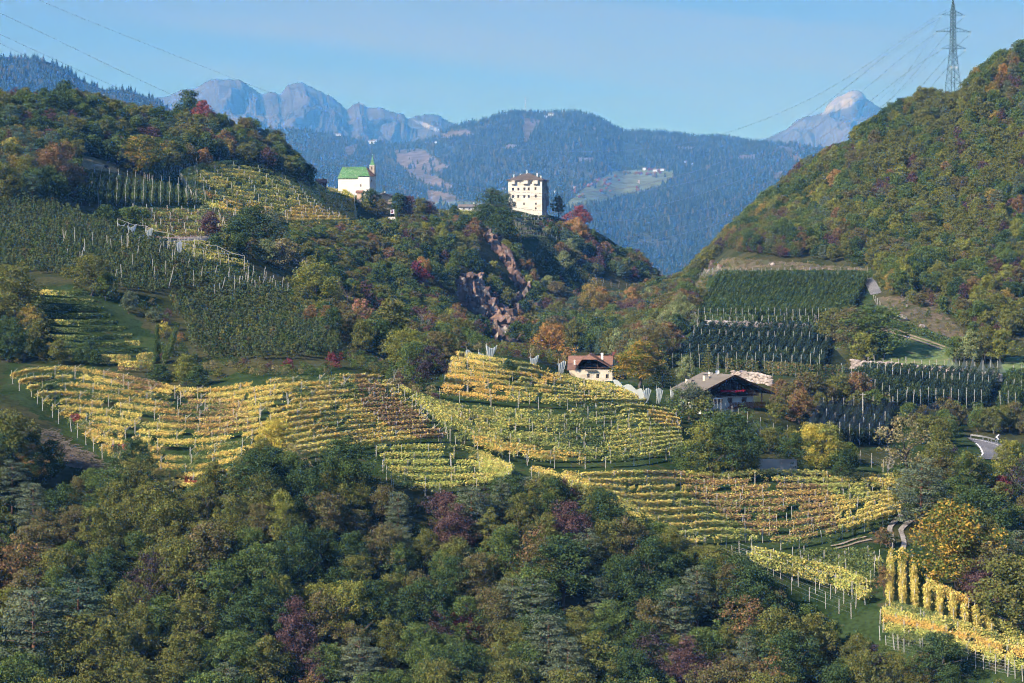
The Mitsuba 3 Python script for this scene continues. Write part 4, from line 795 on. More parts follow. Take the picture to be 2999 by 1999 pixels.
PATCH = [  # patches of vines of another colour, by photo outline
    ([(1030, 1080), (1100, 1110), (1180, 1180), (1300, 1260), (1340, 1300), (1240, 1290), (1130, 1240), (1060, 1180)], 'vine brown', .75), ([(255, 1060), (430, 1080), (480, 1130), (400, 1150), (330, 1110)], 'vine brown', .7),
    ([(500, 1150), (720, 1170), (740, 1260), (600, 1280), (450, 1220)], 'vine brown', .45), ([(225, 1205), (240, 1225), (215, 1235), (205, 1215)], 'vine red', .8), ([(330, 1300), (375, 1300), (375, 1320), (330, 1320)], 'vine red', .8), ([(540, 1395), (590, 1395), (590, 1412), (540, 1412)], 'vine red', .7),
    ([(1310, 1030), (1480, 1080), (1470, 1160), (1300, 1160)], 'vine gold', .45), ([(1290, 1090), (1500, 1130), (1480, 1180), (1290, 1150)], 'vine gold', .8), ([(1870, 1190), (2010, 1215), (2010, 1260), (1930, 1240)], 'vine gold', .7),
    ([(1370, 1270), (1720, 1330), (1700, 1360), (1400, 1310)], 'vine gold', .6), ([(1640, 1225), (1800, 1240), (1760, 1310), (1600, 1290)], 'dark green', .6), ([(1560, 1200), (1800, 1190), (1800, 1240), (1500, 1270)], 'vine green', .45),
    ([(2000, 1385), (2420, 1420), (2460, 1560), (2250, 1580), (2020, 1450)], 'vine brown', .62), ([(1880, 1370), (2010, 1370), (2010, 1400), (1890, 1400)], 'vine brown', .6), ([(2300, 1420), (2440, 1440), (2440, 1470), (2300, 1440)], 'vine gold', .35),
    ([(2480, 1470), (2660, 1420), (2660, 1510), (2480, 1545)], 'vine yellow', .8), ([(860, 600), (1045, 590), (1045, 640), (800, 645)], 'vine gold', .6), ([(640, 580), (800, 600), (800, 630), (640, 610)], 'vine gold', .6), ([(930, 560), (1040, 580), (1040, 605), (960, 600)], 'vine gold', .6)]
ARM = np.array([0.9, 1.55])
def vine_row(pts, pals, label, group, style='pergola', dens=125, gap=4.6, posts=True, size=.25, up=1.75, h=(.55, 1.85), wide=.55, name='vine_row', cat='vine row', seed=0, ph=2.05, dmin=262, band=1.0, arms=False, npost=None, pw=1.25, thinning=.26):
    r = np.random.default_rng([len(labels), 7]); line, L = place_line(pts, up, dmin=dmin)
    if L < 3: return None
    n = int(L * dens); s = r.random(n) * (len(line) - 1); i = np.minimum(s.astype(int), len(line) - 2); c = line[i] + (line[i + 1] - line[i]) * (s - i)[:, None]
    along = s / (len(line) - 1) * L
    thin = meshkit.fbm(np.stack([along / 2.2, np.full(n, len(labels) * 3.7), along * 0], 1), 2, 4); keep = thin > thinning + .10 * r.random(n); c = c[keep]; n = len(c)
    d = unit(np.gradient(line, axis=0)[i[keep]])
    if style == 'pergola':
        w = r.beta(1.6, 1.8, n) * .72 * band; lo = r.random(n) < .16
        z = 1.5 + w * .95 + r.normal(size=n) * .12 - np.where(lo, r.random(n) * .6, 0)
        c = c + np.stack([ARM[0] * w, ARM[1] * w, 0 * w], 1) + r.normal(size=(n, 3)) * .10; c[:, 2] = height(c[:, 0], c[:, 1]) * .5 + c[:, 2] * .5 + z
        nrm = unit(np.array([-.1, -.45, .9]) + r.normal(size=(n, 3)) * .55)
    else:
        side = r.normal(size=n) * wide * .42; perp = np.stack([-d[:, 1], d[:, 0], 0 * d[:, 0]], 1)
        hh = h[0] + (h[1] - h[0]) * r.random(n) ** .8 + (thin[keep] - .5) * .5
        c = c + perp * side[:, None]; c[:, 2] += hh
        nrm = unit(perp * np.sign(side)[:, None] + np.array([0, 0, .35]) + r.normal(size=(n, 3)) * .6)
    q = pix(c); names = [p for p, _ in pals]; cum = np.cumsum([w for _, w in pals]) / sum(w for _, w in pals)
    f1 = meshkit.fbm(np.stack([c[:, 0] / 7, c[:, 1] / 5, c[:, 2] * 0], 1), 3, 8)
    k = np.minimum(np.searchsorted(cum, np.clip((f1 - .28) / .44 + r.normal(size=n) * .22, 0, .999)), len(names) - 1)
    col = np.zeros((n, 3))
    for j, nm in enumerate(names): m = k == j; col[m] = tint(nm, m.sum(), r)
    for poly, nm, pr in PATCH:
        m = inside(q, poly) & (r.random(n) < pr)
        if m.any(): col[m] = tint(nm, m.sum(), r)
    v, f, cc = leaves(c, nrm, size, col, r)
    key = thing(name, label, cat, group); part(key, 'foliage', mikit.ply((v, f), 'vine_leaf' if name == 'vine_row' else 'leaf', color=cc))
    if posts:
        off = r.random() * gap; m = max(2, int((L - off) / gap) + 1); g = 'kind_arm_post' if style == 'pergola' and arms else 'kind_stake'
        for a in np.linspace(.2, L - .2, npost or m):
            t = np.clip((a + r.normal() * (.12 if npost else .8)) / L, 0, 1) * (len(line) - 1); j = min(int(t), len(line) - 2); p = line[j] + (line[j + 1] - line[j]) * (t - j)
            s_ = (pw, pw, r.uniform(.92, 1.12)) if g == 'kind_arm_post' else (pw, pw, ph * r.uniform(.95, 1.12))
            part(key, 'post', {'type': 'instance', 'g': {'type': 'ref', 'id': g}, 'to_world': T().translate([float(x) for x in p]) @ T().rotate([float(r.normal()), float(r.normal()), 0.1], float(abs(r.normal()) * 2.5)) @ T().scale([float(x) for x in s_])})
    return key
def plot(top, bottom, n, pals, name, word, rows=None, **k):
    top, bottom = np.array(top, float), np.array(bottom, float)
    def res(p, s):
        t = np.concatenate([[0], np.cumsum(np.linalg.norm(np.diff(p, axis=0), axis=1))]); return np.stack([np.interp(s * t[-1], t, p[:, j]) for j in (0, 1)], 1)
    s = np.linspace(0, 1, 14); a, b = res(top, s), res(bottom, s)
    for i in range(n):
        o = ['top', 'second', 'third', 'fourth', 'fifth', 'sixth', 'seventh', 'eighth', 'ninth', 'tenth', 'eleventh', 'twelfth', 'thirteenth', 'fourteenth', 'fifteenth', 'sixteenth'][i]
        lab = f'{word}, ' + ('bottom row' if i == n - 1 else 'top row' if i == 0 else f'{o} row from the top') + f' of the {name}'
        vine_row(a + (b - a) * i / max(n - 1, 1), pals, lab, f'vine rows of the {name}', **k)
plot([(24, 1097), (100, 1082), (180, 1076), (300, 1090), (437, 1120), (560, 1146), (660, 1138), (750, 1118), (880, 1108), (1050, 1100), (1120, 1104)], [(335, 1340), (430, 1398), (535, 1418), (640, 1412), (740, 1380), (860, 1332), (1039, 1298), (1180, 1282), (1302, 1272)], 14,
     [('vine yellow', 5), ('vine gold', 4), ('vine green', 2)], 'golden left vineyard', 'golden vines', arms=True, band=.72, gap=4.2)
plot([(1165, 1128), (1235, 1160), (1330, 1186), (1474, 1200), (1617, 1206), (1761, 1196), (1857, 1186), (1985, 1204)], [(1332, 1280), (1378, 1290), (1474, 1322), (1590, 1338), (1703, 1343), (1809, 1339), (1905, 1328), (2000, 1305)], 11,
     [('vine green', 3), ('vine lime', 4), ('vine yellow', 3), ('vine green', 2)], 'hollow centre vineyard', 'green and yellow vines', dens=105, band=.62, gap=4.0)
plot([(1322, 1032), (1450, 1052), (1560, 1070), (1640, 1096), (1700, 1112), (1760, 1120), (1815, 1134)], [(1285, 1142), (1450, 1164), (1600, 1171), (1713, 1172), (1800, 1170), (1890, 1172)], 8,
     [('vine gold', 3), ('vine lime', 3), ('vine green', 3), ('vine yellow', 3)], 'vineyard under the farmhouse', 'orange and green vines', band=.7, gap=4.0)
plot([(1100, 1312), (1240, 1308), (1370, 1312), (1500, 1372)], [(1150, 1412), (1250, 1422), (1350, 1416), (1480, 1398)], 6, [('vine lime', 4), ('vine yellow', 4), ('vine green', 2)], 'small middle vineyard', 'yellow-green vines', band=.8, gap=4.0)
plot([(1545, 1372), (1690, 1392), (1830, 1385), (1960, 1383), (2100, 1396), (2245, 1380), (2450, 1388), (2655, 1396)], [(1800, 1480), (1979, 1588), (2110, 1574), (2320, 1578), (2400, 1562), (2484, 1540), (2640, 1490)], 10,
     [('vine lime', 3), ('vine green', 2), ('vine yellow', 4), ('vine gold', 2), ('vine yellow', 3)], 'lower right vineyard', 'brown and yellow vines', band=.8, gap=4.0)
plot([(90, 855), (170, 857), (255, 862)], [(172, 1028), (300, 1034), (432, 1026)], 9, [('vine yellow', 1), ('vine lime', 1.3), ('green', 5), ('vine green', 2), ('dark green', 3)], 'left terraces', 'clipped green hedge', style='hedge', h=(.55, 1.5), wide=.55, dens=120, up=1.0, posts=False, thinning=.1)
for i, pts in enumerate([[(288, 1052), (370, 1054), (446, 1048)], [(346, 1074), (400, 1075), (446, 1070)]]):
    vine_row(pts, [('vine yellow', 4), ('vine gold', 2), ('vine lime', 2)], ['short yellow vine hedge at the foot of the terraced hedges', 'lowest short yellow vine hedge in front of the sumac'][i], 'vine rows of the terraced hedges on the left', style='hedge', h=(.3, 2.0), wide=.7, dens=120, up=1.0, posts=False)
plot([(523, 510), (579, 482), (672, 472), (784, 486), (870, 522), (1000, 556), (1040, 578)], [(560, 578), (640, 604), (700, 622), (780, 632), (860, 642), (960, 644), (1045, 640)], 13, [('vine green', 2), ('vine lime', 6), ('vine yellow', 3)], 'hilltop vineyard', 'yellow-green vines', style='hedge', h=(.5, 1.7), wide=.9, dens=46, size=.36, npost=13, pw=2.4, ph=2.6, up=1.2)
plot([(386, 610), (500, 614), (600, 616), (692, 622)], [(440, 684), (520, 686), (600, 682), (680, 664)], 8, [('vine green', 4), ('vine brown', 4), ('vine lime', 3)], 'plot beside the net', 'thin yellow-brown vines', style='hedge', h=(.5, 1.6), wide=.8, dens=34, size=.36, npost=8, pw=2.2, ph=2.4, up=1.2)
plot([(850, 660), (960, 653), (1050, 652)], [(880, 706), (980, 702), (1040, 694)], 5, [('vine green', 5), ('dark green', 3), ('vine gold', 2)], 'plot under the hilltop vineyard', 'dark green vines', style='hedge', h=(.4, 1.8), wide=.9, dens=50, size=.36, posts=False, up=1.2)
plot([(490, 712), (600, 710), (690, 728)], [(570, 752), (650, 762), (730, 780)], 5, [('vine lime', 4), ('vine yellow', 4), ('vine green', 3)], 'plot below the upper road', 'yellow-green vines', style='hedge', h=(.8, 1.7), wide=1.2, dens=50, size=.34, gap=4.5, ph=2.4, up=1.2)
plot([(1490, 642), (1560, 632), (1612, 634)], [(1495, 690), (1560, 690), (1630, 700)], 5, [('grey-green', 4), ('pale green', 2), ('vine green', 2)], 'castle slope', 'grey-green vines', style='hedge', h=(.3, 1.4), wide=1.2, dens=40, size=.4, gap=4.0, ph=2.6, up=1.0)
plot([(1285, 620), (1340, 618), (1402, 622)], [(1290, 628), (1340, 627), (1400, 630)], 2, [('vine lime', 3), ('vine green', 3)], 'crest between chapel and castle', 'thin vines', style='hedge', dens=36, size=.4, gap=3.0, ph=2.2, up=1.2)
plot([(1130, 655), (1180, 652), (1225, 640)], [(1150, 680), (1190, 676), (1230, 660)], 3, [('vine brown', 3), ('vine lime', 3), ('vine green', 3)], 'plot below the banner', 'pale withering vines', style='hedge', dens=40, size=.4, gap=4.0, up=1.2)
vine_row([(1018, 834), (1060, 830), (1105, 836)], [('vine gold', 4), ('vine yellow', 3)], 'golden vine row on the small terrace left of the rock', 'single vine rows', style='hedge', dens=50, size=.34, up=1.2)
vine_row([(2185, 1640), (2300, 1672), (2440, 1712), (2545, 1752)], [('vine lime', 5), ('vine yellow', 3), ('vine green', 2)], 'thick yellow-green vine row slanting down to the white end posts, front one', 'single vine rows', style='hedge', h=(.9, 2.4), wide=1.2, dens=150, ph=2.5, gap=3.0, up=1.2)
vine_row([(2200, 1618), (2320, 1648), (2450, 1682), (2550, 1722)], [('vine lime', 5), ('vine yellow', 3), ('vine green', 3)], 'thick yellow-green vine row slanting down to the white end posts, rear one', 'single vine rows', style='hedge', h=(.9, 2.3), wide=1.2, dens=140, ph=2.5, gap=3.0, up=1.2)
plot([(2320, 1620), (2420, 1616), (2560, 1618)], [(2420, 1668), (2490, 1680), (2562, 1690)], 6, [('vine green', 4), ('vine green', 3), ('dark green', 2)], 'plot left of the columns', 'olive green vines', style='hedge', h=(.4, 1.9), wide=.8, dens=80, gap=3.2, ph=2.2, up=1.3)
for i, (a, b) in enumerate([((2576, 1640), (2573, 1665)), ((2610, 1618), (2606, 1762)), ((2642, 1625), (2643, 1770)), ((2675, 1650), (2680, 1776)), ((2713, 1712), (2716, 1792)), ((2752, 1738), (2753, 1802)), ((2787, 1758), (2792, 1812)), ((2822, 1782), (2828, 1826)), ((2855, 1792), (2862, 1842)), ((2885, 1812), (2905, 1858))]):
    vine_row([a, b], [('vine yellow', 7), ('vine lime', 2)] if i else [('vine lime', 4), ('vine green', 3)], 'vine column running straight downhill, ' + ('short greenish leftmost one' if i == 0 else ['', 'second', 'third', 'fourth', 'fifth', 'sixth', 'seventh', 'eighth', 'ninth', 'rightmost'][i] + (' from the left' if i < 9 else '')), 'vine columns at the lower right', style='hedge', h=(.25, 2.25), wide=.62, dens=150, ph=2.5, gap=5, up=1.0)
vine_row([(2712, 1708), (2760, 1730), (2800, 1748), (2838, 1768)], [('vine gold', 3), ('vine yellow', 3), ('vine lime', 4)], 'golden vine row along the upper ends of the columns', 'single vine rows', style='hedge', h=(.6, 2.1), wide=.8, dens=140, up=1.2)
vine_row([(2880, 1806), (2940, 1838), (3010, 1886)], [('vine yellow', 4), ('vine lime', 3)], 'golden vine row right of the columns at the frame edge', 'single vine rows', style='hedge', h=(.6, 2.1), wide=1.1, dens=140, up=1.2)
for i, (pts, pal) in enumerate([([(2560, 1762), (2620, 1778), (2700, 1796), (2790, 1826), (2880, 1852), (3010, 1896)], [('vine green', 3), ('vine yellow', 4), ('vine lime', 3)]), ([(2575, 1790), (2640, 1804), (2720, 1824), (2810, 1852), (2900, 1880), (3010, 1908)], [('vine lime', 3), ('vine yellow', 4), ('vine gold', 3)]),
                                ([(2580, 1814), (2700, 1836), (2800, 1866), (2900, 1894), (3010, 1922)], [('vine gold', 6), ('vine gold', 3)]), ([(2575, 1838), (2690, 1858), (2800, 1886), (3010, 1944)], [('vine lime', 4), ('vine yellow', 3)]), ([(2600, 1862), (2700, 1878), (2820, 1906), (3010, 1962)], [('vine green', 3), ('vine lime', 4)])]):
    vine_row(pts, pal, ['pale yellow pergola row, topmost of the bottom right pergola', 'yellow pergola row, second of the bottom right pergola', 'orange gold pergola row, middle of the bottom right pergola', 'yellow-green pergola row, fourth of the bottom right pergola', 'green pergola row, lowest of the bottom right pergola'][i], 'rows of the bottom right pergola', dens=110, gap=2.6)
# --- stakes and wire waiting for vines at the lower right, and the line of stakes beside the hilltop vineyard
scene['wire_steel'] = {'type': 'principled', 'base_color': rgb(.30, .32, .34), 'metallic': .6, 'roughness': .5}
def stake_line(pts, label, group, gap=2.6, ph=2.3, up=0.0, wires=(0.8, 1.5, 2.1), name='stake_fence', cat='stake fence'):
    r = np.random.default_rng([len(labels), 3]); line, L = place_line(pts, up); key = thing(name, label, cat, group); m = MB(); last = None
    for a in np.arange(.2, L, gap):
        t = a / L * (len(line) - 1); j = min(int(t), len(line) - 2); p = line[j] + (line[j + 1] - line[j]) * (t - j)
        part(key, 'post', {'type': 'instance', 'g': {'type': 'ref', 'id': 'kind_stake'}, 'to_world': T().translate([float(x) for x in p]) @ T().rotate([float(r.normal()), float(r.normal()), 0.1], float(abs(r.normal()) * 2)) @ T().scale([1, 1, float(ph * r.uniform(.9, 1.12))])})
        if last is not None:
            for w in wires: m.bar(last + [0, 0, w], p + [0, 0, w], .009, 3)
        last = p
    if m.n: part(key, 'wire', m.ply('wire_steel'))
    return key
for i, pts in enumerate([[(2124, 1652), (2220, 1690), (2330, 1745), (2440, 1790), (2520, 1822)], [(2140, 1640), (2240, 1676), (2350, 1722), (2460, 1764), (2530, 1790)], [(2160, 1630), (2280, 1672), (2400, 1712), (2480, 1740), (2540, 1768)]]):
    stake_line(pts, ['white stakes and wires without vines, lowest of the three slanting lines', 'white stakes and wires without vines, middle of the three slanting lines', 'white stakes and wires without vines, uppermost of the three slanting lines'][i], 'bare stake lines at the lower right')
stake_line([(424, 532), (470, 524), (530, 504), (580, 478)], 'line of white stakes running up to the hilltop vineyard', None, gap=2.2, ph=2.4)
stake_line([(2590, 1905), (2700, 1925), (2820, 1950), (2990, 1990)], 'wire fence with white posts along the foot of the bottom right pergola', None, gap=2.8, ph=2.4, wires=(.4, .8, 1.2, 1.6, 2.0))
stake_line([(2012, 852), (2060, 812), (2090, 805), (2250, 808), (2400, 812), (2545, 816)], 'white posts along the top edge of the upper right orchard', None, gap=5, ph=2.2, wires=(1.5,))
stake_line([(2026, 930), (2044, 965), (2012, 990)], 'white posts at the left corner of the dark net orchard', None, gap=3.5, ph=2.4, wires=(1.5,))
stake_line([(2560, 880), (2590, 920), (2625, 960)], 'white fence posts beside the grass track on the right', None, gap=4, ph=2.0, wires=(1.2,))
stake_line([(1700, 830), (1760, 838), (1890, 862)], 'white posts of the fenced terrace in the gorge', None, gap=4, ph=3.2, wires=(2.5,))

# ------------------------------------------------------------------ netted orchards
def net_mat(key, c, op): scene[key] = {'type': 'mask', 'opacity': op, 'b': {'type': 'twosided', 'b': {'type': 'diffuse', 'reflectance': rgb(*c)}}}
net_mat('dark_net', (.09, .13, .19), .11); net_mat('black_net', (.03, .045, .07), .22); net_mat('grey_net', (.22, .28, .33), .26); net_mat('white_net', (.62, .68, .72), .72)
NET_GAP = {}
def hedge_rows(rows, pals, word, where, hh=3.0, poke=.5, npost=3, **k):
    for i, (a, b) in enumerate(rows):
        o = f'{i + 1}th' if i > 11 else ['leftmost', 'second', 'third', 'fourth', 'fifth', 'sixth', 'seventh', 'eighth', 'ninth', 'tenth', 'eleventh', 'twelfth'][i]
        vine_row([a, b], pals, f'{o} {"" if i == 0 else "from left of the "}{word} row{"s" if i else ""} in the {where}', f'rows of the {where}', style='hedge', h=(.35, hh), wide=1.0, up=.0, name='orchard_row', cat='orchard row', size=.36, gap=9.0, ph=hh + poke, npost=npost, **k)
UP1 = [('orchard green', 7), ('green', 2), ('dark green', 3)]
hedge_rows([((2044 + 18.6 * k, 936 + min(k, 2) * 2), (2112 + 18.6 * k, 816)) for k in range(24)], UP1, 'dark green', 'upper right orchard', hh=2.7, dens=95, npost=2)
vine_row([(2062, 946), (2200, 950), (2385, 954)], UP1, 'dark green tree row along the wall under the upper right orchard', None, style='hedge', h=(.3, 2.6), wide=1.2, up=0, name='orchard_row', cat='orchard row', size=.36, dens=90, gap=7, ph=3)
DARK = [('net green', 7), ('orchard green', 2)]  # net green: bluish darkening under a net, put into the leaf colour
hedge_rows([((max(1968 + 27 * k, 1968), 1078 + .5 * k), (2066 + 27 * k * .86, 968 - .1 * k)) for k in range(17)], DARK, 'netted', 'orchard under the big dark net', hh=2.7, dens=105, poke=1.0, npost=4)
hedge_rows([((2494 + 22.4 * k, 1196 - max(0, 6 - k) * 10), (2542 + 22.4 * k, 1098 + .8 * k)) for k in range(18)], DARK, 'dark', 'lower right net orchard', hh=3.0, dens=95, poke=1.1)
hedge_rows([((2930 + 22 * k, 1196), (2968 + 22 * k, 1112)) for k in range(3)], UP1, 'green', 'orchard strip at the right edge', hh=3.0, dens=85)
hedge_rows([((2372 + 29 * k, 1302), (2412 + 29 * k, 1218)) for k in range(8)], DARK, 'dark', 'orchard under the scalloped nets', hh=2.7, dens=70, poke=1.2)
vine_row([(2125, 1090), (2250, 1098), (2380, 1108), (2480, 1112)], [('rust', 2), ('dark green', 4), ('brown', 3)], 'brown topped tree row behind the chalet roof', None, style='hedge', h=(.3, 3.2), wide=1.2, up=0, name='orchard_row', cat='orchard row', size=.34, dens=100, gap=6, ph=3.4)
vine_row([(2598, 958), (2640, 966), (2680, 982), (2760, 1008), (2790, 1020)], UP1, 'green hedge along the grass track on the right hillside', None, style='hedge', h=(.2, 2.2), wide=1.4, up=0, name='orchard_row', cat='hedge', size=.34, dens=110, posts=False)
hedge_rows([((262 + 26 * k, 604 - k * .2), (262 + 26 * k * .95 + 12, 524 + k * 3.4)) for k in range(14)], [('dark green', 4), ('apple', 4), ('green', 2)], 'netted', 'orchard under the grey net', hh=2.4, dens=60, poke=1.5, npost=4)
def ribbons(S, mat, sp, w):
    """Net threads as narrow ribbons over a surface S(x, y) given on a mask of points; returns (v, f)."""
    X0, X1, Y0, Y1, inn, surf = S; m = MB()
    for ax in (0, 1):
        for c in np.arange((X0, Y0)[ax], (X1, Y1)[ax], sp * (1 if ax == 0 else 1.6)):
            t = np.arange((Y0, X0)[ax], (Y1, X1)[ax], 1.5); x, y = (np.full(len(t), c), t) if ax == 0 else (t, np.full(len(t), c)); ok = inn(np.stack([x, y], 1)); z = surf(x, y); P = np.stack([x, y, z], 1); o = np.array([w / 2, 0, 0]) if ax == 0 else np.array([0, w / 2, 0]) 
            k = np.where(ok[:-1] & ok[1:])[0]
            if len(k) == 0: continue
            v = np.stack([P[k] - o, P[k] + o, P[k + 1] + o, P[k + 1] - o], 1).reshape(-1, 3); f = (np.array([[0, 1, 2], [0, 2, 3]])[None] + 4 * np.arange(len(k))[:, None, None]).reshape(-1, 3); m.add(v, f)
    v, f, _ = m.build(); return v, f
scene['thread_dark'] = {'type': 'twosided', 'b': {'type': 'diffuse', 'reflectance': rgb(.10, .15, .21)}}; scene['thread_grey'] = {'type': 'twosided', 'b': {'type': 'diffuse', 'reflectance': rgb(.26, .33, .39)}}
def net(poly, up, mat, label, sag=.25, sp=1.0, w=.06, name='hail_net', group=None):
    """A net spread over the trees: the photo outline of its edge, 'up' metres above the ground, sagging between its cables."""
    g = place(*np.array(poly, float).T, 262, up)
    surf = lambda x, y: height(x, y) + up + sag * (np.abs(np.sin(x * math.pi / 5 + y * .35)) - .6) + (meshkit.fbm(np.stack([x / 4, y / 4, x * 0], 1), 2, 3) - .5) * .4
    S = (g[:, 0].min(), g[:, 0].max(), g[:, 1].min(), g[:, 1].max(), lambda q: inside(q, g[:, :2]), surf)
    key = thing(name, label, 'net', group); k = part(key, 'netting', mikit.ply(ribbons(S, mat, sp, w), mat)); labels[k] = {'kind': 'stuff', 'label': 'net threads'}; return key
def row_hood(a, b, label, mat='black_net', hgt=3.4, wide=1.9, group='scalloped nets at the right'):
    line, L = place_line([a, b], 0, n=30); n = len(line); d = unit(np.gradient(line, axis=0)); perp = np.stack([-d[:, 1], d[:, 0], 0 * d[:, 0]], 1); V = []
    for j in np.linspace(-1, 1, 11):
        sc = 1 + .12 * np.sin(np.arange(n) * .5 * 2 * math.pi / 6)
        V.append(line + perp * j * wide * (1 - .15 * (1 - abs(j))) + np.stack([0 * d[:, 0], 0 * d[:, 0], hgt * sc * (1 - abs(j) ** 2.2 * .86)], 1))
    V = np.array(V).reshape(-1, 3); i = np.arange(len(V)).reshape(11, n)
    f = np.vstack([np.stack([i[:-1, :-1], i[1:, :-1], i[1:, 1:]], -1).reshape(-1, 3), np.stack([i[:-1, :-1], i[1:, 1:], i[:-1, 1:]], -1).reshape(-1, 3)])
    thing('net_hood', label, 'net', group, mikit.ply((V, f), mat, smooth=True))
ORDN = ['leftmost', 'second', 'third', 'fourth', 'fifth', 'sixth', 'seventh', 'rightmost']
for k in range(8): row_hood((2372 + 29 * k, 1306), (2412 + 29 * k, 1216), f'black net hung over one tree row, {ORDN[k]} of the eight scalloped nets')
for k in range(4): row_hood((2670 + 36 * k, 1262), (2700 + 36 * k, 1224), f'black net hood right of the half bare tree, {["leftmost", "second", "third", "rightmost"][k]} of four')
net([(2062, 1180), (2085, 1168), (2120, 1190), (2200, 1225), (2300, 1265), (2320, 1290), (2200, 1270), (2130, 1240), (2075, 1215)], 3.0, 'thread_dark', 'black net on leaning posts in front of the dark chalet')
stake_line([(2066, 1206), (2120, 1225), (2200, 1262), (2310, 1300)], 'leaning white posts that carry the black net by the chalet', None, gap=3, ph=3.2, wires=())
stake_line([(2440, 1330), (2500, 1350), (2600, 1388)], 'white posts with wire mesh below the scalloped nets', None, gap=3, ph=2.4)
# gathered white nets hanging from their posts
def bundle(u, v, wide, tall, label, lean=.3, seed=0, mat='white_net'):
    p = place(u, v)[0]; r = np.random.default_rng([seed, 9]); n, m = 22, 9; V = []
    for i in range(m):
        t = i / (m - 1); w = wide * ((1 - t) ** .8 * .9 + .1)
        for j in range(n):
            a = j / (n - 1); V.append([(a - .5) * w + lean * (1 - t) * wide * .3, math.sin(a * 26 + seed) * .16 * wide * (1 - .5 * t) + r.normal() * .02, tall * (1 - t) + (.18 * wide * math.sin(a * 5 + seed) if i == 0 else 0) + .15])
    V = np.array(V) + p; i = np.arange(n * m).reshape(m, n)
    f = np.vstack([np.stack([i[:-1, :-1], i[1:, :-1], i[1:, 1:]], -1).reshape(-1, 3), np.stack([i[:-1, :-1], i[1:, 1:], i[:-1, 1:]], -1).reshape(-1, 3)])
    key = thing('gathered_net', label, 'net', 'gathered white nets'); part(key, 'netting', mikit.ply((V, f), mat, smooth=True))
    mm = MB(); mm.bar(p + [-wide * .3, .25, -.3], p + [-wide * .3, .25, tall + .9], .06, 4); part(key, 'post', mm.ply('post_grey'))
for i, (u, v, w, t, lab) in enumerate([(1372, 1062, 1.5, 2.2, 'white gathered net at the left end of the orange vines'), (1408, 1066, 1.3, 2.0, 'white gathered net, left of the tall pair above the upper vineyard'), (1436, 1058, 2.4, 2.9, 'tallest white gathered net above the upper vineyard'), (1562, 1084, 1.9, 2.6, 'white gathered net left of the orange tree'), (1643, 1104, 1.8, 3.0, 'white gathered net at the left corner of the farmhouse'),
                                       (1893, 1182, 1.7, 2.6, 'white gathered net, first right of the draped sheet'), (1930, 1184, 1.6, 2.8, 'white gathered net, second right of the draped sheet'), (1968, 1186, 1.0, 2.8, 'narrow white gathered net left of the chalet'), (352, 690, 2.0, 2.6, 'white gathered net highest on the left slope'), (384, 705, 2.2, 3.4, 'white gathered net left of the upper road'), (436, 722, 1.6, 3.9, 'white gathered net hanging straight beside the upper road'), (524, 768, 1.4, 4.4, 'long white gathered net in the left orchard')]):
    bundle(u, v, w, t, lab, seed=i)
def drape(u0, v0, u1, v1, hgt, label):
    a, b = place(u0, v0)[0], place(u1, v1)[0]; n, m = 26, 8; V = []
    for i in range(n):
        s = i / (n - 1); c = a + (b - a) * s; top = hgt * (.72 + .28 * abs(math.sin(s * math.pi * 2.2 + .6)))
        for j in range(m):
            t = j / (m - 1); V.append([c[0] + t * .9, c[1] - 1.1 * t + 1.2, float(height(c[:1], c[1:2])[0]) + .2 + top * (1 - t) ** .8])
    V = np.array(V); i = np.arange(n * m).reshape(n, m)
    f = np.vstack([np.stack([i[:-1, :-1], i[1:, :-1], i[1:, 1:]], -1).reshape(-1, 3), np.stack([i[:-1, :-1], i[1:, 1:], i[:-1, 1:]], -1).reshape(-1, 3)])
    thing('draped_net', label, 'net', None, mikit.ply((V, f), 'white_net', smooth=True))
drape(1795, 1150, 1880, 1180, 2.6, 'pale net sheet draped in peaks below the big brown tree')
for k, u in enumerate([2780, 2800, 2824, 2850, 2876, 2902, 2928]):
    p = place(u, 1092)[0]; m = MB(); n = 9; V = []
    for i in range(7):
        t = i / 6
        for j in range(n): V.append(p + np.array([(j / (n - 1) - .5) * 3.4 * t ** 1.6 + .05 * math.sin(j * 2.2), math.sin(j * 2.5) * .12, 3.9 * (1 - t)]))
    i = np.arange(7 * n).reshape(7, n); f = np.vstack([np.stack([i[:-1, :-1], i[1:, :-1], i[1:, 1:]], -1).reshape(-1, 3), np.stack([i[:-1, :-1], i[1:, 1:], i[:-1, 1:]], -1).reshape(-1, 3)])
    thing('gathered_net', f'grey net tied up to a point under the tree row, {["leftmost", "second", "third", "fourth", "fifth", "sixth", "rightmost"][k]} of seven', 'net', 'grey nets tied up under the tree row', mikit.ply((np.array(V), f), 'grey_net', smooth=True))
# cable with posts along the open edge of the left orchard
def cable_line(pts, label, gap=6, ph=4.0):
    line, L = place_line(pts, 0); key = thing('net_cable', label, 'net cable'); m = MB(); last = None; r = np.random.default_rng(4)
    for a in np.arange(0, L, gap):
        t = a / L * (len(line) - 1); j = min(int(t), len(line) - 2); p = line[j] + (line[j + 1] - line[j]) * (t - j); q = p + np.array([r.normal() * .25, r.normal() * .2, ph])
        b = MB(); b.bar(p - [0, 0, .3], q, .085, 4); part(key, 'post', b.ply('post_grey'))
        if last is not None:
            mid = (last + q) / 2 - [0, 0, .45]; m.path([last, mid, q], .06, 4)
        last = q
    part(key, 'cable', m.ply('post_grey'))
cable_line([(345, 690), (400, 705), (460, 722), (540, 742), (620, 762), (690, 790), (760, 815)], 'white cable sagging between tall posts along the edge of the left orchard')
cable_line([(470, 735), (560, 757), (640, 775), (720, 800)], 'second white cable on shorter posts in the left orchard', ph=3.2)
r_ = np.random.default_rng(12); STAKES = []
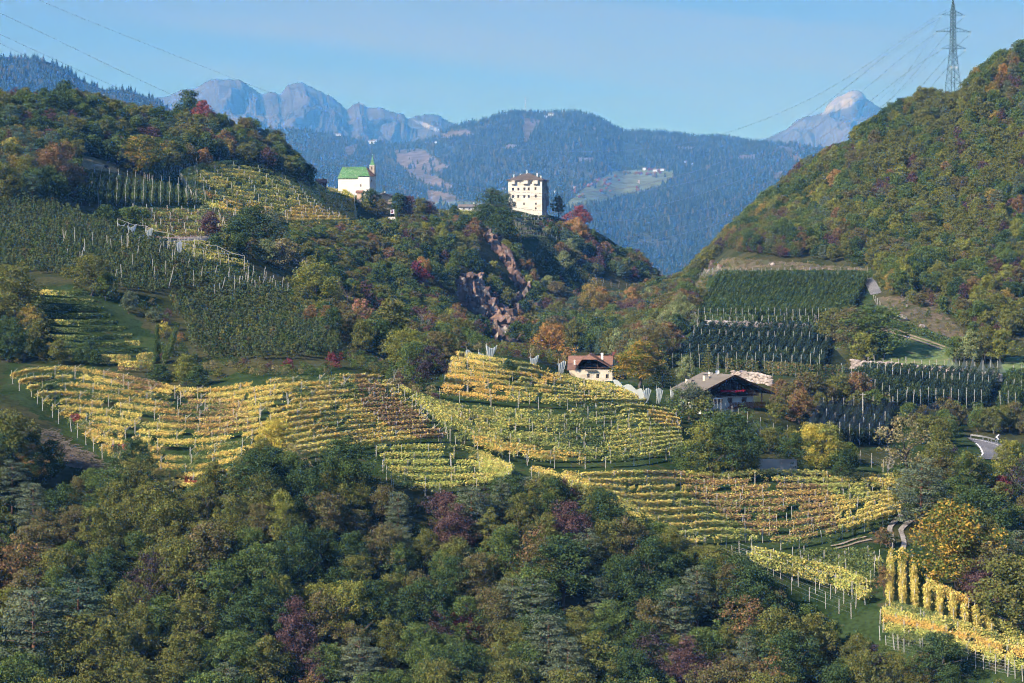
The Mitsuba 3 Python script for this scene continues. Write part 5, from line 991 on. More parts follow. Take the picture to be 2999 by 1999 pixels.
while len(STAKES) < 64:
    q = [r_.uniform(180, 860), r_.uniform(700, 880)]
    if any(inside([q], p)[0] for p in ORCH) and (q[0] > 560 or r_.random() > .55): STAKES.append(q)
CNT = {}
for k, q in enumerate(sorted(STAKES)):
    p = place(*q)[0]; lean = k % 4 == 0; zone = ('upper left', 'middle', 'right')[0 if q[0] < 500 else 1 if q[0] < 690 else 2]; CNT[zone, lean] = c = CNT.get((zone, lean), 0) + 1
    thing('orchard_stake', f'{ORD[c - 1]} {"leaning" if lean else "upright"} white stake from the left, {zone} part of the apple orchard', 'stake', 'stakes among the apple trees', {'type': 'instance', 'g': {'type': 'ref', 'id': 'kind_stake'}, 'to_world': T().translate([float(x) for x in p]) @ T().rotate([0, 1, 0], 14.0 if lean else float(r_.normal() * 3)) @ T().scale([1.25, 1.25, float(r_.uniform(3.2, 4.6))])})

# ------------------------------------------------------------------ buildings
import manifold3d as m3
def plaster(key, c, dirt, k=.5):
    c, dirt = [float(x) for x in c], [float(x) for x in dirt]
    def fn(p, n, uv):
        t = fbm(p.x * .35 + 3, p.y * .35, p.z * .8, 3); s = noise(p.x * 1.7, p.y * 1.7, p.z * .25)
        return mix(mi.Color3f(c), mi.Color3f(dirt), k * smoothstep(.45, .8, t) + .25 * k * smoothstep(.6, .9, s))
    scene[key] = {'type': 'diffuse', 'reflectance': mikit.proc(fn)}
plaster('shaded_weathered_plaster', (.40, .385, .37), (.20, .19, .185), .8); plaster('castle_plaster', (.76, .73, .65), (.52, .46, .38), .6); plaster('white_plaster', (.80, .79, .76), (.62, .60, .56), .4); plaster('cream_plaster', (.74, .67, .55), (.52, .45, .36), .7); plaster('tower_stone', (.50, .44, .38), (.30, .27, .25), .8)  # weathered one: grey stains, plus the castle side's shade put into its colour
plaster('pink_plaster', (.62, .48, .38), (.5, .4, .33), .4)
def shingle(key, a, b, s=2.2):
    a, b = [float(x) for x in a], [float(x) for x in b]
    def fn(p, n, uv):
        r = dr.floor(p.z * s * 2.2); return mix(mi.Color3f(a), mi.Color3f(b), .6 * cell_rand(dr.floor((p.x + p.y * .6) * s + r * .5), r, 1) + .4 * noise(p.x * .5, p.y * .5, p.z * .5))
    scene[key] = {'type': 'diffuse', 'reflectance': mikit.proc(fn)}
shingle('grey_shingle', (.085, .075, .072), (.17, .145, .135)); shingle('red_tile', (.22, .115, .085), (.34, .20, .15)); shingle('old_red_tile', (.16, .09, .072), (.26, .165, .13)); shingle('chalet_roof', (.16, .145, .13), (.23, .21, .19), 1.2); shingle('slate_roof', (.16, .15, .15), (.24, .22, .21))
def glazed(p, n, uv):
    r = dr.floor(p.z * 8); k = cell_rand(dr.floor((p.x + p.y * .7) * 7 + r * .5), r, 4)
    return mix(mix(mi.Color3f(.035, .15, .055), mi.Color3f(.09, .25, .095), smoothstep(.2, .6, k)), mi.Color3f(.26, .33, .21), smoothstep(.72, .86, k)) * (.75 + .5 * noise(p.x * .7, p.y * .7, p.z * .7))
scene['glazed_tile'] = {'type': 'principled', 'base_color': mikit.proc(glazed), 'roughness': .45, 'specular': .3}
scene['dark_wood'] = {'type': 'diffuse', 'reflectance': mikit.proc(lambda p, n, uv: mix(mi.Color3f(.022, .014, .011), mi.Color3f(.055, .032, .024), noise(p.x * 9, p.y * 9, p.z * .6)))}
scene['brown_wood'] = rough((.13, .075, .045)); scene['grey_wood'] = rough((.27, .24, .21)); scene['white_paint'] = rough((.78, .78, .77), .5)
scene['window_glass'] = {'type': 'principled', 'base_color': rgb(.03, .035, .045), 'roughness': .15, 'specular': .6}
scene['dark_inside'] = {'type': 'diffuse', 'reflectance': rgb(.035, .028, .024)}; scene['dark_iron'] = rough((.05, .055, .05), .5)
scene['plain_metal'] = {'type': 'principled', 'base_color': rgb(.45, .46, .47), 'metallic': .7, 'roughness': .45}
class Place:
    """A building's own axes: x along its front (to the right), y into it, z up."""
    def __init__(s, p, deg): s.p, s.a = np.asarray(p, float), math.radians(deg)
    def w(s, v):
        v = np.asarray(v, float); c, q = math.cos(s.a), math.sin(s.a)
        return np.stack([v[..., 0] * c - v[..., 1] * q, v[..., 0] * q + v[..., 1] * c, v[..., 2]], -1) + s.p
    def ply(s, m, bsdf): v, f, _ = m.build(); return mikit.ply((s.w(v), f), bsdf)
def boxm(*bs):
    m = MB()
    for c, d in bs: m.box(c, d)
    return m
def facade(poly, holes, thick, y0=0.0, axis='x'):
    """A wall with openings: the outline and rectangular holes (x0, z0, x1, z1) swept 'thick' inwards. axis 'x': in the xz plane at y0; 'y': in the yz plane at x = y0."""
    c = m3.CrossSection([np.asarray(poly, float).tolist()], m3.FillRule.NonZero)
    for a, b, e, g in holes: c = c - m3.CrossSection([[[a, b], [e, b], [e, g], [a, g]]], m3.FillRule.NonZero)
    k = c.extrude(abs(thick)).to_mesh(); v = np.array(k.vert_properties)[:, :3]; f = np.array(k.tri_verts); m = MB()
    if axis == 'x': v = np.stack([v[:, 0], y0 + v[:, 2], v[:, 1]], 1); f = f[:, ::-1]
    else: v = np.stack([y0 - v[:, 2], v[:, 0], v[:, 1]], 1); f = f[:, ::-1]
    m.add(v, f); return m
def window(P, key, x0, z0, x1, z1, y=.22, frame='white_paint', cross=True, axis='x', name='window', f=.07):
    """A window set back in its opening: frame with glazing bars, and the pane as a sub-part."""
    m = MB(); cx, cz, w, h = (x0 + x1) / 2, (z0 + z1) / 2, x1 - x0, z1 - z0
    B = [((cx, y, z0 + f / 2), (w, .08, f)), ((cx, y, z1 - f / 2), (w, .08, f)), ((x0 + f / 2, y, cz), (f, .08, h - 2 * f)), ((x1 - f / 2, y, cz), (f, .08, h - 2 * f))]
    if cross: B += [((cx, y, cz), (f * .7, .07, h - 2 * f)), ((cx, y + .002, cz), (w - 2 * f, .06, f * .6))]
    sw = (lambda c: (c[1], c[0], c[2])) if axis == 'y' else (lambda c: c)
    for c, d in B: m.box(sw(c), sw(d))
    k = part(key, name, P.ply(m, frame)); q = MB(); q.box(sw((cx, y + .07, cz)), sw((w, .03, h))); part(k, 'pane', P.ply(q, 'window_glass'))
    return k
def hip_roof(x0, x1, y0, y1, z, rise, ridge=None, t=.25):
    """A solid hipped roof over a rectangle; ridge = (xa, xb) along x."""
    cy = (y0 + y1) / 2; a, b = ridge or ((x0 + x1) / 2, (x0 + x1) / 2)
    v = np.array([[x0, y0, z], [x1, y0, z], [x1, y1, z], [x0, y1, z], [x0, y0, z + t], [x1, y0, z + t], [x1, y1, z + t], [x0, y1, z + t], [a, cy, z + t + rise], [b + 1e-3, cy, z + t + rise]])
    f = [[0, 3, 2], [0, 2, 1], [0, 1, 5], [0, 5, 4], [1, 2, 6], [1, 6, 5], [2, 3, 7], [2, 7, 6], [3, 0, 4], [3, 4, 7], [4, 5, 9], [4, 9, 8], [5, 6, 9], [6, 7, 8], [6, 8, 9], [7, 4, 8]]
    m = MB(); m.add(v, f); return m

# --- the castle tower house on the rocky hill
def castle():
    d = 1000.0; s = F / d; b = ray_at(1488, 632, d); P = Place(b, -10)
    key = thing('castle', 'tall white castle tower house with grey hipped roof on the rocky hilltop', 'castle')
    X = lambda z: (z - 420) / 8.71 / s / .985; Zz = lambda z: (1310 - z) / 8.71 / s + .2
    W, D, H = 14.9, 14.5, Zz(418)
    op = [(X(x) - .46, Zz(y) - .6, X(x) + .46, Zz(y) + .6) for x, y in [(545, 642), (682, 638), (836, 632), (948, 632), (1118, 627), (545, 826), (678, 824), (832, 826), (948, 826), (1125, 818)]]
    op += [(X(x) - .36, Zz(y) - .46, X(x) + .36, Zz(y) + .46) for x, y in [(600, 1010), (825, 1015), (1127, 1013), (1125, 1132)]] + [(X(1005) - .36, Zz(512), X(1005) + .36, Zz(448)), (X(728) - .22, Zz(487), X(728) + .22, Zz(458))]
    part(key, 'wall', P.ply(facade([(0, -5), (W, -5), (W, H), (0, H)], op, .6), 'castle_plaster'))
    for o in op[:15]: window(P, key, *o, y=.3, frame='brown_wood')
    sops = [(3.0, 6.2, 3.7, 7.2), (6.5, 9.6, 7.2, 10.6), (3.2, 2.4, 3.8, 3.2)]
    part(key, 'wall', P.ply(facade([(.6, -5), (D, -5), (D, H), (.6, H)], sops, .6, W, 'y'), 'shaded_weathered_plaster'))
    m = MB(); m.box((.3, D / 2 + .3, (H - 5) / 2), (.6, D - .6, H + 5)); m.box((W / 2, D - .3, (H - 5) / 2), (W - 1.2, .6, H + 5)); part(key, 'wall', P.ply(m, 'castle_plaster'))
    for a, c, e, g in sops: window(P, key, a, c, e, g, y=W - .35, frame='brown_wood', axis='y')
    r = part(key, 'roof', P.ply(hip_roof(-.8, W + .8, -.8, D + .8, H, 3.3, (W / 2 - .6, W / 2 + .6)), 'grey_shingle'))
    for x, y, z, h in [(2.0, 2.6, .9, 1.6), (3.9, 9.0, 1.6, 1.5), (W / 2 - .4, D / 2 - .5, 3.0, 1.5), (12.0, 4.6, 1.0, 2.2), (14.0, 2.2, .1, 1.8)]:
        m = MB(); m.box((x, y, H + z + h / 2 - .4), (.5, .5, h + .8)); m.box((x, y, H + z + h + .08), (.66, .66, .14)); part(r, 'chimney', P.ply(m, 'white_plaster'))
    for x0, x1 in [(518, 600), (822, 930), (1074, 1180)]:        # the little oriels on corbels under the eaves
        a, e = X(x0), X(x1); k = MB(); k.box(((a + e) / 2, -.5, (Zz(510) + H) / 2), (e - a, 1.0, H - Zz(510)))
        kk = part(key, 'oriel', P.ply(k, 'castle_plaster')); 
        for q in (a + .12, e - .12): c = MB(); c.prism([(q - .12, 0, Zz(545)), (q - .12, 0, Zz(510)), (q - .12, -.95, Zz(510))], (.24, 0, 0)); part(kk, 'corbel', P.ply(c, 'tower_stone'))
        c = MB(); c.box(((a + e) / 2, -1.003, Zz(488)), (.1, .03, .22)); part(kk, 'slit', P.ply(c, 'dark_inside'))
    for y0, z0, z1, o in [(10.8, 9.8, 13.2, .9), (11.2, 4.8, 9.0, 1.0), (7.0, 8.0, 10.4, .5), (1.4, 6.0, 9.6, .45)]:
        k = MB(); k.prism([(W, y0, z0 - o), (W, y0, z1), (W + o, y0, z1 - .2), (W + o, y0, z0)], (0, 2.0, 0)); part(key, 'latrine_bay', P.ply(k, 'shaded_weathered_plaster'))
    k = MB(); k.bar((W + .12, 4.6, .2), (W + .12, 4.6, H - .1), .09, 6); part(key, 'downpipe', P.ply(k, 'plain_metal'))
castle()
def hut():
    P = Place(ray_at(1486, 626, 985), -6); key = thing('garden_hut', 'small grey wooden hut with open veranda left of the castle foot', 'hut')
    m = MB()
    for x in (0, 1.9):
        for y in (0, 1.5): m.box((x, y, 1.4), (.14, .14, 3.2))
    part(key, 'frame', P.ply(m, 'grey_wood')); part(key, 'railing', P.ply(boxm(((.95, -.05, 1.35), (2.0, .08, .7))), 'grey_wood')); part(key, 'cabin', P.ply(boxm(((.95, 1.0, 1.5), (1.7, .9, 2.6))), 'dark_wood')); part(key, 'roof', P.ply(hip_roof(-.3, 2.2, -.4, 1.9, 3.0, .5, (.6, 1.3), .08), 'grey_shingle'))
hut()

# --- the chapel
def chapel():
    d = 900.0; s = F / d; k = 7.467 * s; b = ray_at(970 + 150 / 7.467, 430 + 940 / 7.467, d); P = Place(b, -9)
    key = thing('chapel', 'white chapel with green glazed tile roof and slim pointed bell tower on the hill', 'chapel')
    X = lambda x: (x - 150) / k / .985; Zz = lambda y: (940 - y) / k
    z1, z2, zr = Zz(688), Zz(642), Zz(430); n1, n2 = X(607), X(852); D = 5.4
    part(key, 'nave_wall', P.ply(boxm(((n1 / 2, D / 2, z1 / 2 - 1.5), (n1 - .02, D, z1 + 3))), 'white_plaster'))
    op = [(n1 + .75, Zz(875), n1 + 1.15, Zz(810))]
    c = facade([(n1, -3), (n2, -3), (n2, z2), (n1, z2)], op, .4, -.7); c.box(((n1 + n2) / 2, (D - .3) / 2, z2 / 2 - 1.5), (n2 - n1, D - .3 , z2 + 3)); part(key, 'choir_wall', P.ply(c, 'white_plaster'))
    window(P, key, *op[0], y=-.45, frame='brown_wood')
    # choir end, turned away to the right
    ex, ey = n2 + 1.35, 1.6
    m = MB(); m.prism([(n2 + .004, -.7, -3), (ex, ey, -3), (ex, D - .8, -3), (n2 + .004, D - .3, -3)], (0, 0, z2 + 3)); part(key, 'apse', P.ply(m, 'white_plaster'))
    m = MB(); m.box((n2 + .62, .32, Zz(735)), (.3, .5, .7)); part(key, 'apse_window', P.ply(m, 'window_glass'))
    rx0, rx1 = X(212), X(735); cy = D / 2 - .1; e = .28; t = .12
    v = [(-e, -e, z1), (n1, -e, z1), (n1, -e - .68, z2), (n2 + .1, -e - .68, z2), (ex + .3, ey - .25, z2), (ex + .3, D - .5, z2), (n2 + .1, D + e, z2), (-e, D + e, z1), (rx0, cy, zr), (rx1, cy, zr), (n1, -e + .3, z1 + .55)]
    m = MB(); m.add(v, [[0, 1, 8], [1, 10, 8], [10, 9, 8], [10, 2, 9], [2, 3, 9], [6, 7, 8], [6, 8, 9], [7, 0, 8], [1, 2, 10]]); r = part(key, 'roof', {**P.ply(m, {'type': 'twosided', 'b': {'type': 'ref', 'id': 'glazed_tile'}})})
    m = MB(); m.add([v[3], v[4], v[5], v[6], v[9]], [[0, 1, 4], [1, 2, 4], [2, 3, 4]]); part(r, 'hip', P.ply(m, {'type': 'twosided', 'b': {'type': 'ref', 'id': 'old_red_tile'}}))
    m = MB(); m.box(((n1) / 2, -e - .02, z1 - .07), (n1 + .2, .1, .12)); m.box(((n1 + n2) / 2, -e - .71, z2 - .07), (n2 - n1 + .2, .1, .12)); part(r, 'gutter', P.ply(m, 'dark_iron'))
    m = MB(); m.bar((rx1, cy, zr - .1), (rx1, cy, zr + .55), .05, 5); part(r, 'finial', P.ply(m, 'plain_metal'))
    # tower behind the choir
    tx0, tx1, ty0, ty1, zt = X(795), X(905), 3.6, 5.7, Zz(392); bel = (tx0 + .72, Zz(488), tx0 + 1.22, Zz(428))
    m = facade([(tx0, -3), (tx1, -3), (tx1, zt), (tx0, zt)], [bel], .35, ty0); m.box(((tx0 + tx1) / 2, (ty0 + ty1) / 2 + .175 + .35, zt / 2 - 1.5), (tx1 - tx0 - .01, ty1 - ty0 - .35, zt + 2.98))
    tw = part(key, 'tower', P.ply(m, 'tower_stone')); m = MB(); m.box(((tx0 + tx1) / 2, ty0 - .05, zt - .15), (tx1 - tx0 + .12, .1, .3)); part(tw, 'cornice', P.ply(m, 'white_plaster'))
    m = MB(); m.box(((bel[0] + bel[2]) / 2, ty0 + .3, (bel[1] + bel[3]) / 2), (.5, .04, bel[3] - bel[1])); part(tw, 'belfry_opening', P.ply(m, 'dark_inside'))
    m = MB(); m.box((tx1 - .004, ty0 + 1.0, (bel[1] + bel[3]) / 2), (.06, .5, bel[3] - bel[1])); part(tw, 'belfry_opening', P.ply(m, 'dark_inside'))
    cx, cy2, zs = (tx0 + tx1) / 2, (ty0 + ty1) / 2 + .1, Zz(165); hw = (tx1 - tx0) / 2
    V = []
    for f_, w in ((0, hw + .16), (.12, hw * .80), (.4, hw * .47), (1, .02)): V += [(cx + a * w, cy2 + b_ * w, zt + (zs - zt) * f_) for a, b_ in ((-1, -1), (1, -1), (1, 1), (-1, 1))]
    fs = [[4 * l + i, 4 * l + (i + 1) % 4, 4 * l + 4 + (i + 1) % 4] for l in range(3) for i in range(4)] + [[4 * l + i, 4 * l + 4 + (i + 1) % 4, 4 * l + 4 + i] for l in range(3) for i in range(4)] + [[0, 2, 1], [0, 3, 2]]
    m = MB(); m.add(V, fs); sp = part(key, 'spire', P.ply(m, 'glazed_tile'))
    m = MB(); m.bar((cx, cy2, zs - .2), (cx, cy2, zs + .95), .035, 5); m.box((cx, cy2, zs + .62), (.42, .05, .06)); part(sp, 'cross', P.ply(m, 'dark_iron'))
    b_ = trimesh.creation.icosphere(2, .14); m = MB(); m.add(b_.vertices + [cx, cy2, zs + .22], b_.faces); part(sp, 'ball', P.ply(m, 'white_paint'))
chapel()
def gable_roof(P, key, x0, x1, y0, y1, zl, rise, mat, t=.18, cx=None):
    """Two roof slabs over a gable whose ridge runs along y."""
    c = (x0 + x1) / 2 if cx is None else cx; ks = []
    for a, sgn in ((x0, -1), (x1, 1)):
        m = MB(); m.prism([(a, y0, zl), (c, y0, zl + rise), (c, y0, zl + rise + t), (a, y0, zl + t)], (0, y1 - y0, 0)); ks.append(part(key, 'roof', P.ply(m, {'type': 'twosided', 'b': {'type': 'ref', 'id': mat}})))
    return ks
def chapel_house():
    d = 885.0; s = F / d; P = Place(ray_at(1099, 602, d), 14); key = thing('house', 'cream house with low gable and balcony below the chapel tower', 'house')
    W, H = 6.6, 4.0; op = [(.7, 1.55, 1.25, 2.5), (1.5, 1.45, 2.9, 2.5), (3.9, 1.45, 5.0, 2.5)]
    part(key, 'wall', P.ply(facade([(0, -3), (W, -3), (W, H - .7), (W / 2, H + .75), (0, H - .7)], op, .3), 'cream_plaster')); part(key, 'wall', P.ply(boxm(((.15, 3.3, .1), (.3, 6, H + 2.2)), ((W - .15, 3.3, .1), (.3, 6, H + 2.2)), ((W / 2, 6.1, .1), (W - .6, .3, H + 2.2))), 'pink_plaster'))
    for o in op: window(P, key, *o, y=.15)
    part(key, 'balcony', P.ply(boxm(((W / 2, -.5, .85), (W - .4, 1.0, .14)), ((W / 2, -.98, 1.2), (W - .4, .06, .6))), 'pink_plaster'))
    ks = gable_roof(P, key, -1.0, W + 1.0, -1.2, 7.2, H - 1.05, 1.95, 'slate_roof', .16); part(ks[1], 'chimney', P.ply(boxm(((4.3, 3, H + 1.0), (.5, .5, 1.2))), 'white_plaster')); part(ks[0], 'bargeboard', P.ply(boxm(((W / 2, -1.23, H + 1.0), (.4, .05, .2))), 'pink_plaster'))
chapel_house()
def small_house(u, v, d, deg, W, D, H, rise, wall, roof, label, name='house', cat='house', ops=(), along=True):
    P = Place(ray_at(u, v, d), deg); key = thing(name, label, cat)
    if along:      # ridge along the front
        part(key, 'wall', P.ply(facade([(0, -3), (W, -3), (W, H), (0, H)], list(ops), .3), wall)); m = MB(); m.box((W / 2, (D + .3) / 2 + .02, H / 2 - 1.5), (W - .04, D - .3, H + 2.96)); part(key, 'wall', P.ply(m, wall))
        m = MB(); e = .5; m.prism([(-e, -e, H - .12), (-e, D / 2, H + rise), (-e, D + e, H - .12), (-e, D + e, H - .28), (-e, D / 2, H + rise - .18), (-e, -e, H - .28)][0:3] + [(-e, D / 2, H - .3)], (W + 2 * e, 0, 0)); r = part(key, 'roof', P.ply(m, {'type': 'twosided', 'b': {'type': 'ref', 'id': roof}}))
        part(r, 'chimney', P.ply(boxm(((W * .7, D / 2 + .4, H + rise), (.5, .5, 1.2))), 'white_plaster'))
    else:
        part(key, 'wall', P.ply(facade([(0, -3), (W, -3), (W, H), (W / 2, H + rise - .1), (0, H)], list(ops), .3), wall)); m = MB(); m.box((W / 2, (D + .3) / 2 + .02, H / 2 - 1.5), (W - .04, D - .3, H + 2.96)); part(key, 'wall', P.ply(m, wall)); gable_roof(P, key, -.5, W + .5, -.5, D + .5, H - .2, rise + .1, roof)
    for o in ops: window(P, key, *o, y=.15)
small_house(930, 548, 870, 20, 3.4, 3.2, 1.9, 1.3, 'brown_wood', 'red_tile', 'little shed with bright red roof at the end of the hilltop vineyard', 'shed', 'shed', [(1.2, .1, 2.1, 1.5)])
small_house(1045, 572, 880, -10, 2.0, 2.4, 1.2, .8, 'pink_plaster', 'red_tile', 'low building with orange roof below the chapel wall', 'outbuilding', 'outbuilding')
small_house(1348, 618, 960, 8, 8.6, 6, 1.9, 1.1, 'white_plaster', 'slate_roof', 'long low house with grey roof between chapel and castle', ops=[(1.0, .4, 1.9, 1.4), (3.4, .4, 4.3, 1.4), (5.8, .4, 6.7, 1.4)])
small_house(1210, 966, 640, 15, 5.2, 4, 1.6, .6, 'tower_stone', 'slate_roof', 'low grey roofed shed behind the white dead branches', 'shed', 'shed')

# --- the farmhouse with the open loft
def farmhouse():
    d = 520.0; s = F / d; k = 7.128 * s; P = Place(ray_at(1640 + 352 / 7.128, 1010 + 770 / 7.128, d), -4); X = lambda x: (x - 352) / k; Zz = lambda y: (770 - y) / k
    key = thing('farmhouse', 'old white farmhouse with dark open loft under a red half-hipped roof', 'farmhouse')
    W, H, D = X(1095), Zz(508), 12.0
    op = [(X(567), Zz(683), X(622), Zz(602)), (X(757), Zz(690), X(820), Zz(606)), (X(958), Zz(690), X(1018), Zz(606))]
    part(key, 'wall', P.ply(facade([(0, -3), (W, -3), (W, H), (0, H)], op, .5), 'cream_plaster')); part(key, 'wall', P.ply(boxm(((.2, D / 2, H / 2 - 1.5), (.4, D - 1.02, H + 3)), ((W - .2, D / 2, H / 2 - 1.5), (.4, D - 1.02, H + 3)), ((W / 2, D - .25, H / 2 - 1.5), (W, .5, H + 3))), 'cream_plaster'))
    for o in op: window(P, key, *o, y=.25, frame='grey_wood', f=.06)
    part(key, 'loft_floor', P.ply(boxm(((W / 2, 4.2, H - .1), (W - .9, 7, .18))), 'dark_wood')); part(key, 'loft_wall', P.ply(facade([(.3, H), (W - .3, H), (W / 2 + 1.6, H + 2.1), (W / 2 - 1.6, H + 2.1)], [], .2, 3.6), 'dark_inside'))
    zt = Zz(305); xa, xb = X(462), X(768); xl, xr = X(318), X(1118); zl = Zz(500); zap = Zz(222); cx = (xa + xb) / 2; y0 = -.9; t = .16
    m = MB(); m.prism([(xl, y0, zl), (xa, y0, zt), (xa, y0, zt + t), (xl, y0, zl + t)], (0, D + 1.4, 0)); m.prism([(xb, y0, zt), (xr, y0, zl), (xr, y0, zl + t), (xb, y0, zt + t)], (0, D + 1.4, 0))
    m.prism([(xa, y0 + 2.1, zt), (cx, y0 + 2.1, zap), (cx, y0 + 2.1, zap + t), (xa, y0 + 2.1, zt + t)], (0, D - .7, 0)); m.prism([(cx, y0 + 2.1, zap), (xb, y0 + 2.1, zt), (xb, y0 + 2.1, zt + t), (cx, y0 + 2.1, zap + t)], (0, D - .7, 0))
    r = part(key, 'roof', P.ply(m, {'type': 'twosided', 'b': {'type': 'ref', 'id': 'old_red_tile'}}))
    m = MB(); m.prism([(xa, y0 - .05, zt + t), (xb, y0 - .05, zt + t), (cx, y0 + 2.1, zap + t)], (0, .02, -.14)); part(r, 'half_hip', P.ply(m, {'type': 'twosided', 'b': {'type': 'ref', 'id': 'red_tile'}}))
    m = MB(); m.box((X(868), 4.0, Zz(265)), (.5, .5, 1.9)); m.box((X(868), 4.0, Zz(200)), (.66, .66, .2)); part(r, 'chimney', P.ply(m, 'white_plaster')); m = MB(); m.box((X(297), 2.0, Zz(370)), (.35, .35, 1.2)); part(r, 'chimney', P.ply(m, 'white_plaster'))
    for a, b, q in [((X(520), .3, H), (X(520), .3, Zz(400)), .09), ((X(785), .3, H), (X(785), .3, Zz(318)), .09), ((X(440), .3, Zz(458)), (X(990), .3, Zz(478)), .06), ((X(520), .3, Zz(400)), (X(745), .3, Zz(398)), .06), ((X(750), .3, Zz(400)), (X(830), .3, Zz(495)), .06), ((X(520), .3, Zz(430)), (X(490), .3, Zz(500)), .06)]:
        m = MB(); m.bar(a, b, q, 4); part(key, 'beam', P.ply(m, 'brown_wood'))
    m = MB(); m.box((X(645), -.35, Zz(520)), (2.5, .7, .07)); m.box((X(645), -.68, Zz(540)), (2.5, .05, .06))
    for x in (530, 600, 645, 760): m.bar((X(x), -.65, Zz(520)), (X(x) - .08, -.6, Zz(558)), .035, 4)
    part(key, 'broken_balcony', P.ply(m, 'grey_wood')); part(key, 'ledge', P.ply(boxm(((W / 2, -.06, H + .02), (W + .1, .2, .12))), 'grey_wood'))
    # the long wing behind
    m = MB(); x0, x1 = X(130), X(1085); zz = Zz(370); m.prism([(x0, 6.0, zz - .9), (x0, 10.5, Zz(262)), (x0, 15, zz - .9)], (x1 - x0, 0, 0)); part(key, 'wing_roof', P.ply(m, 'red_tile')); part(key, 'wing_wall', P.ply(boxm((((x0 + x1) / 2, 10.5, (zz - 1) / 2 - 1), (x1 - x0 - .8, 8, zz + 1))), 'cream_plaster'))
    m = MB(); m.prism([(x0 + .1, 1.0, zz - 1.6), (x0 + .1, 5.9, zz - .3), (x0 + .1, 5.9, zz - .55), (x0 + .1, 1.0, zz - 1.75)], (xl - x0 - .15, 0, 0)); part(key, 'lean_to_roof', P.ply(m, 'old_red_tile'))
farmhouse()

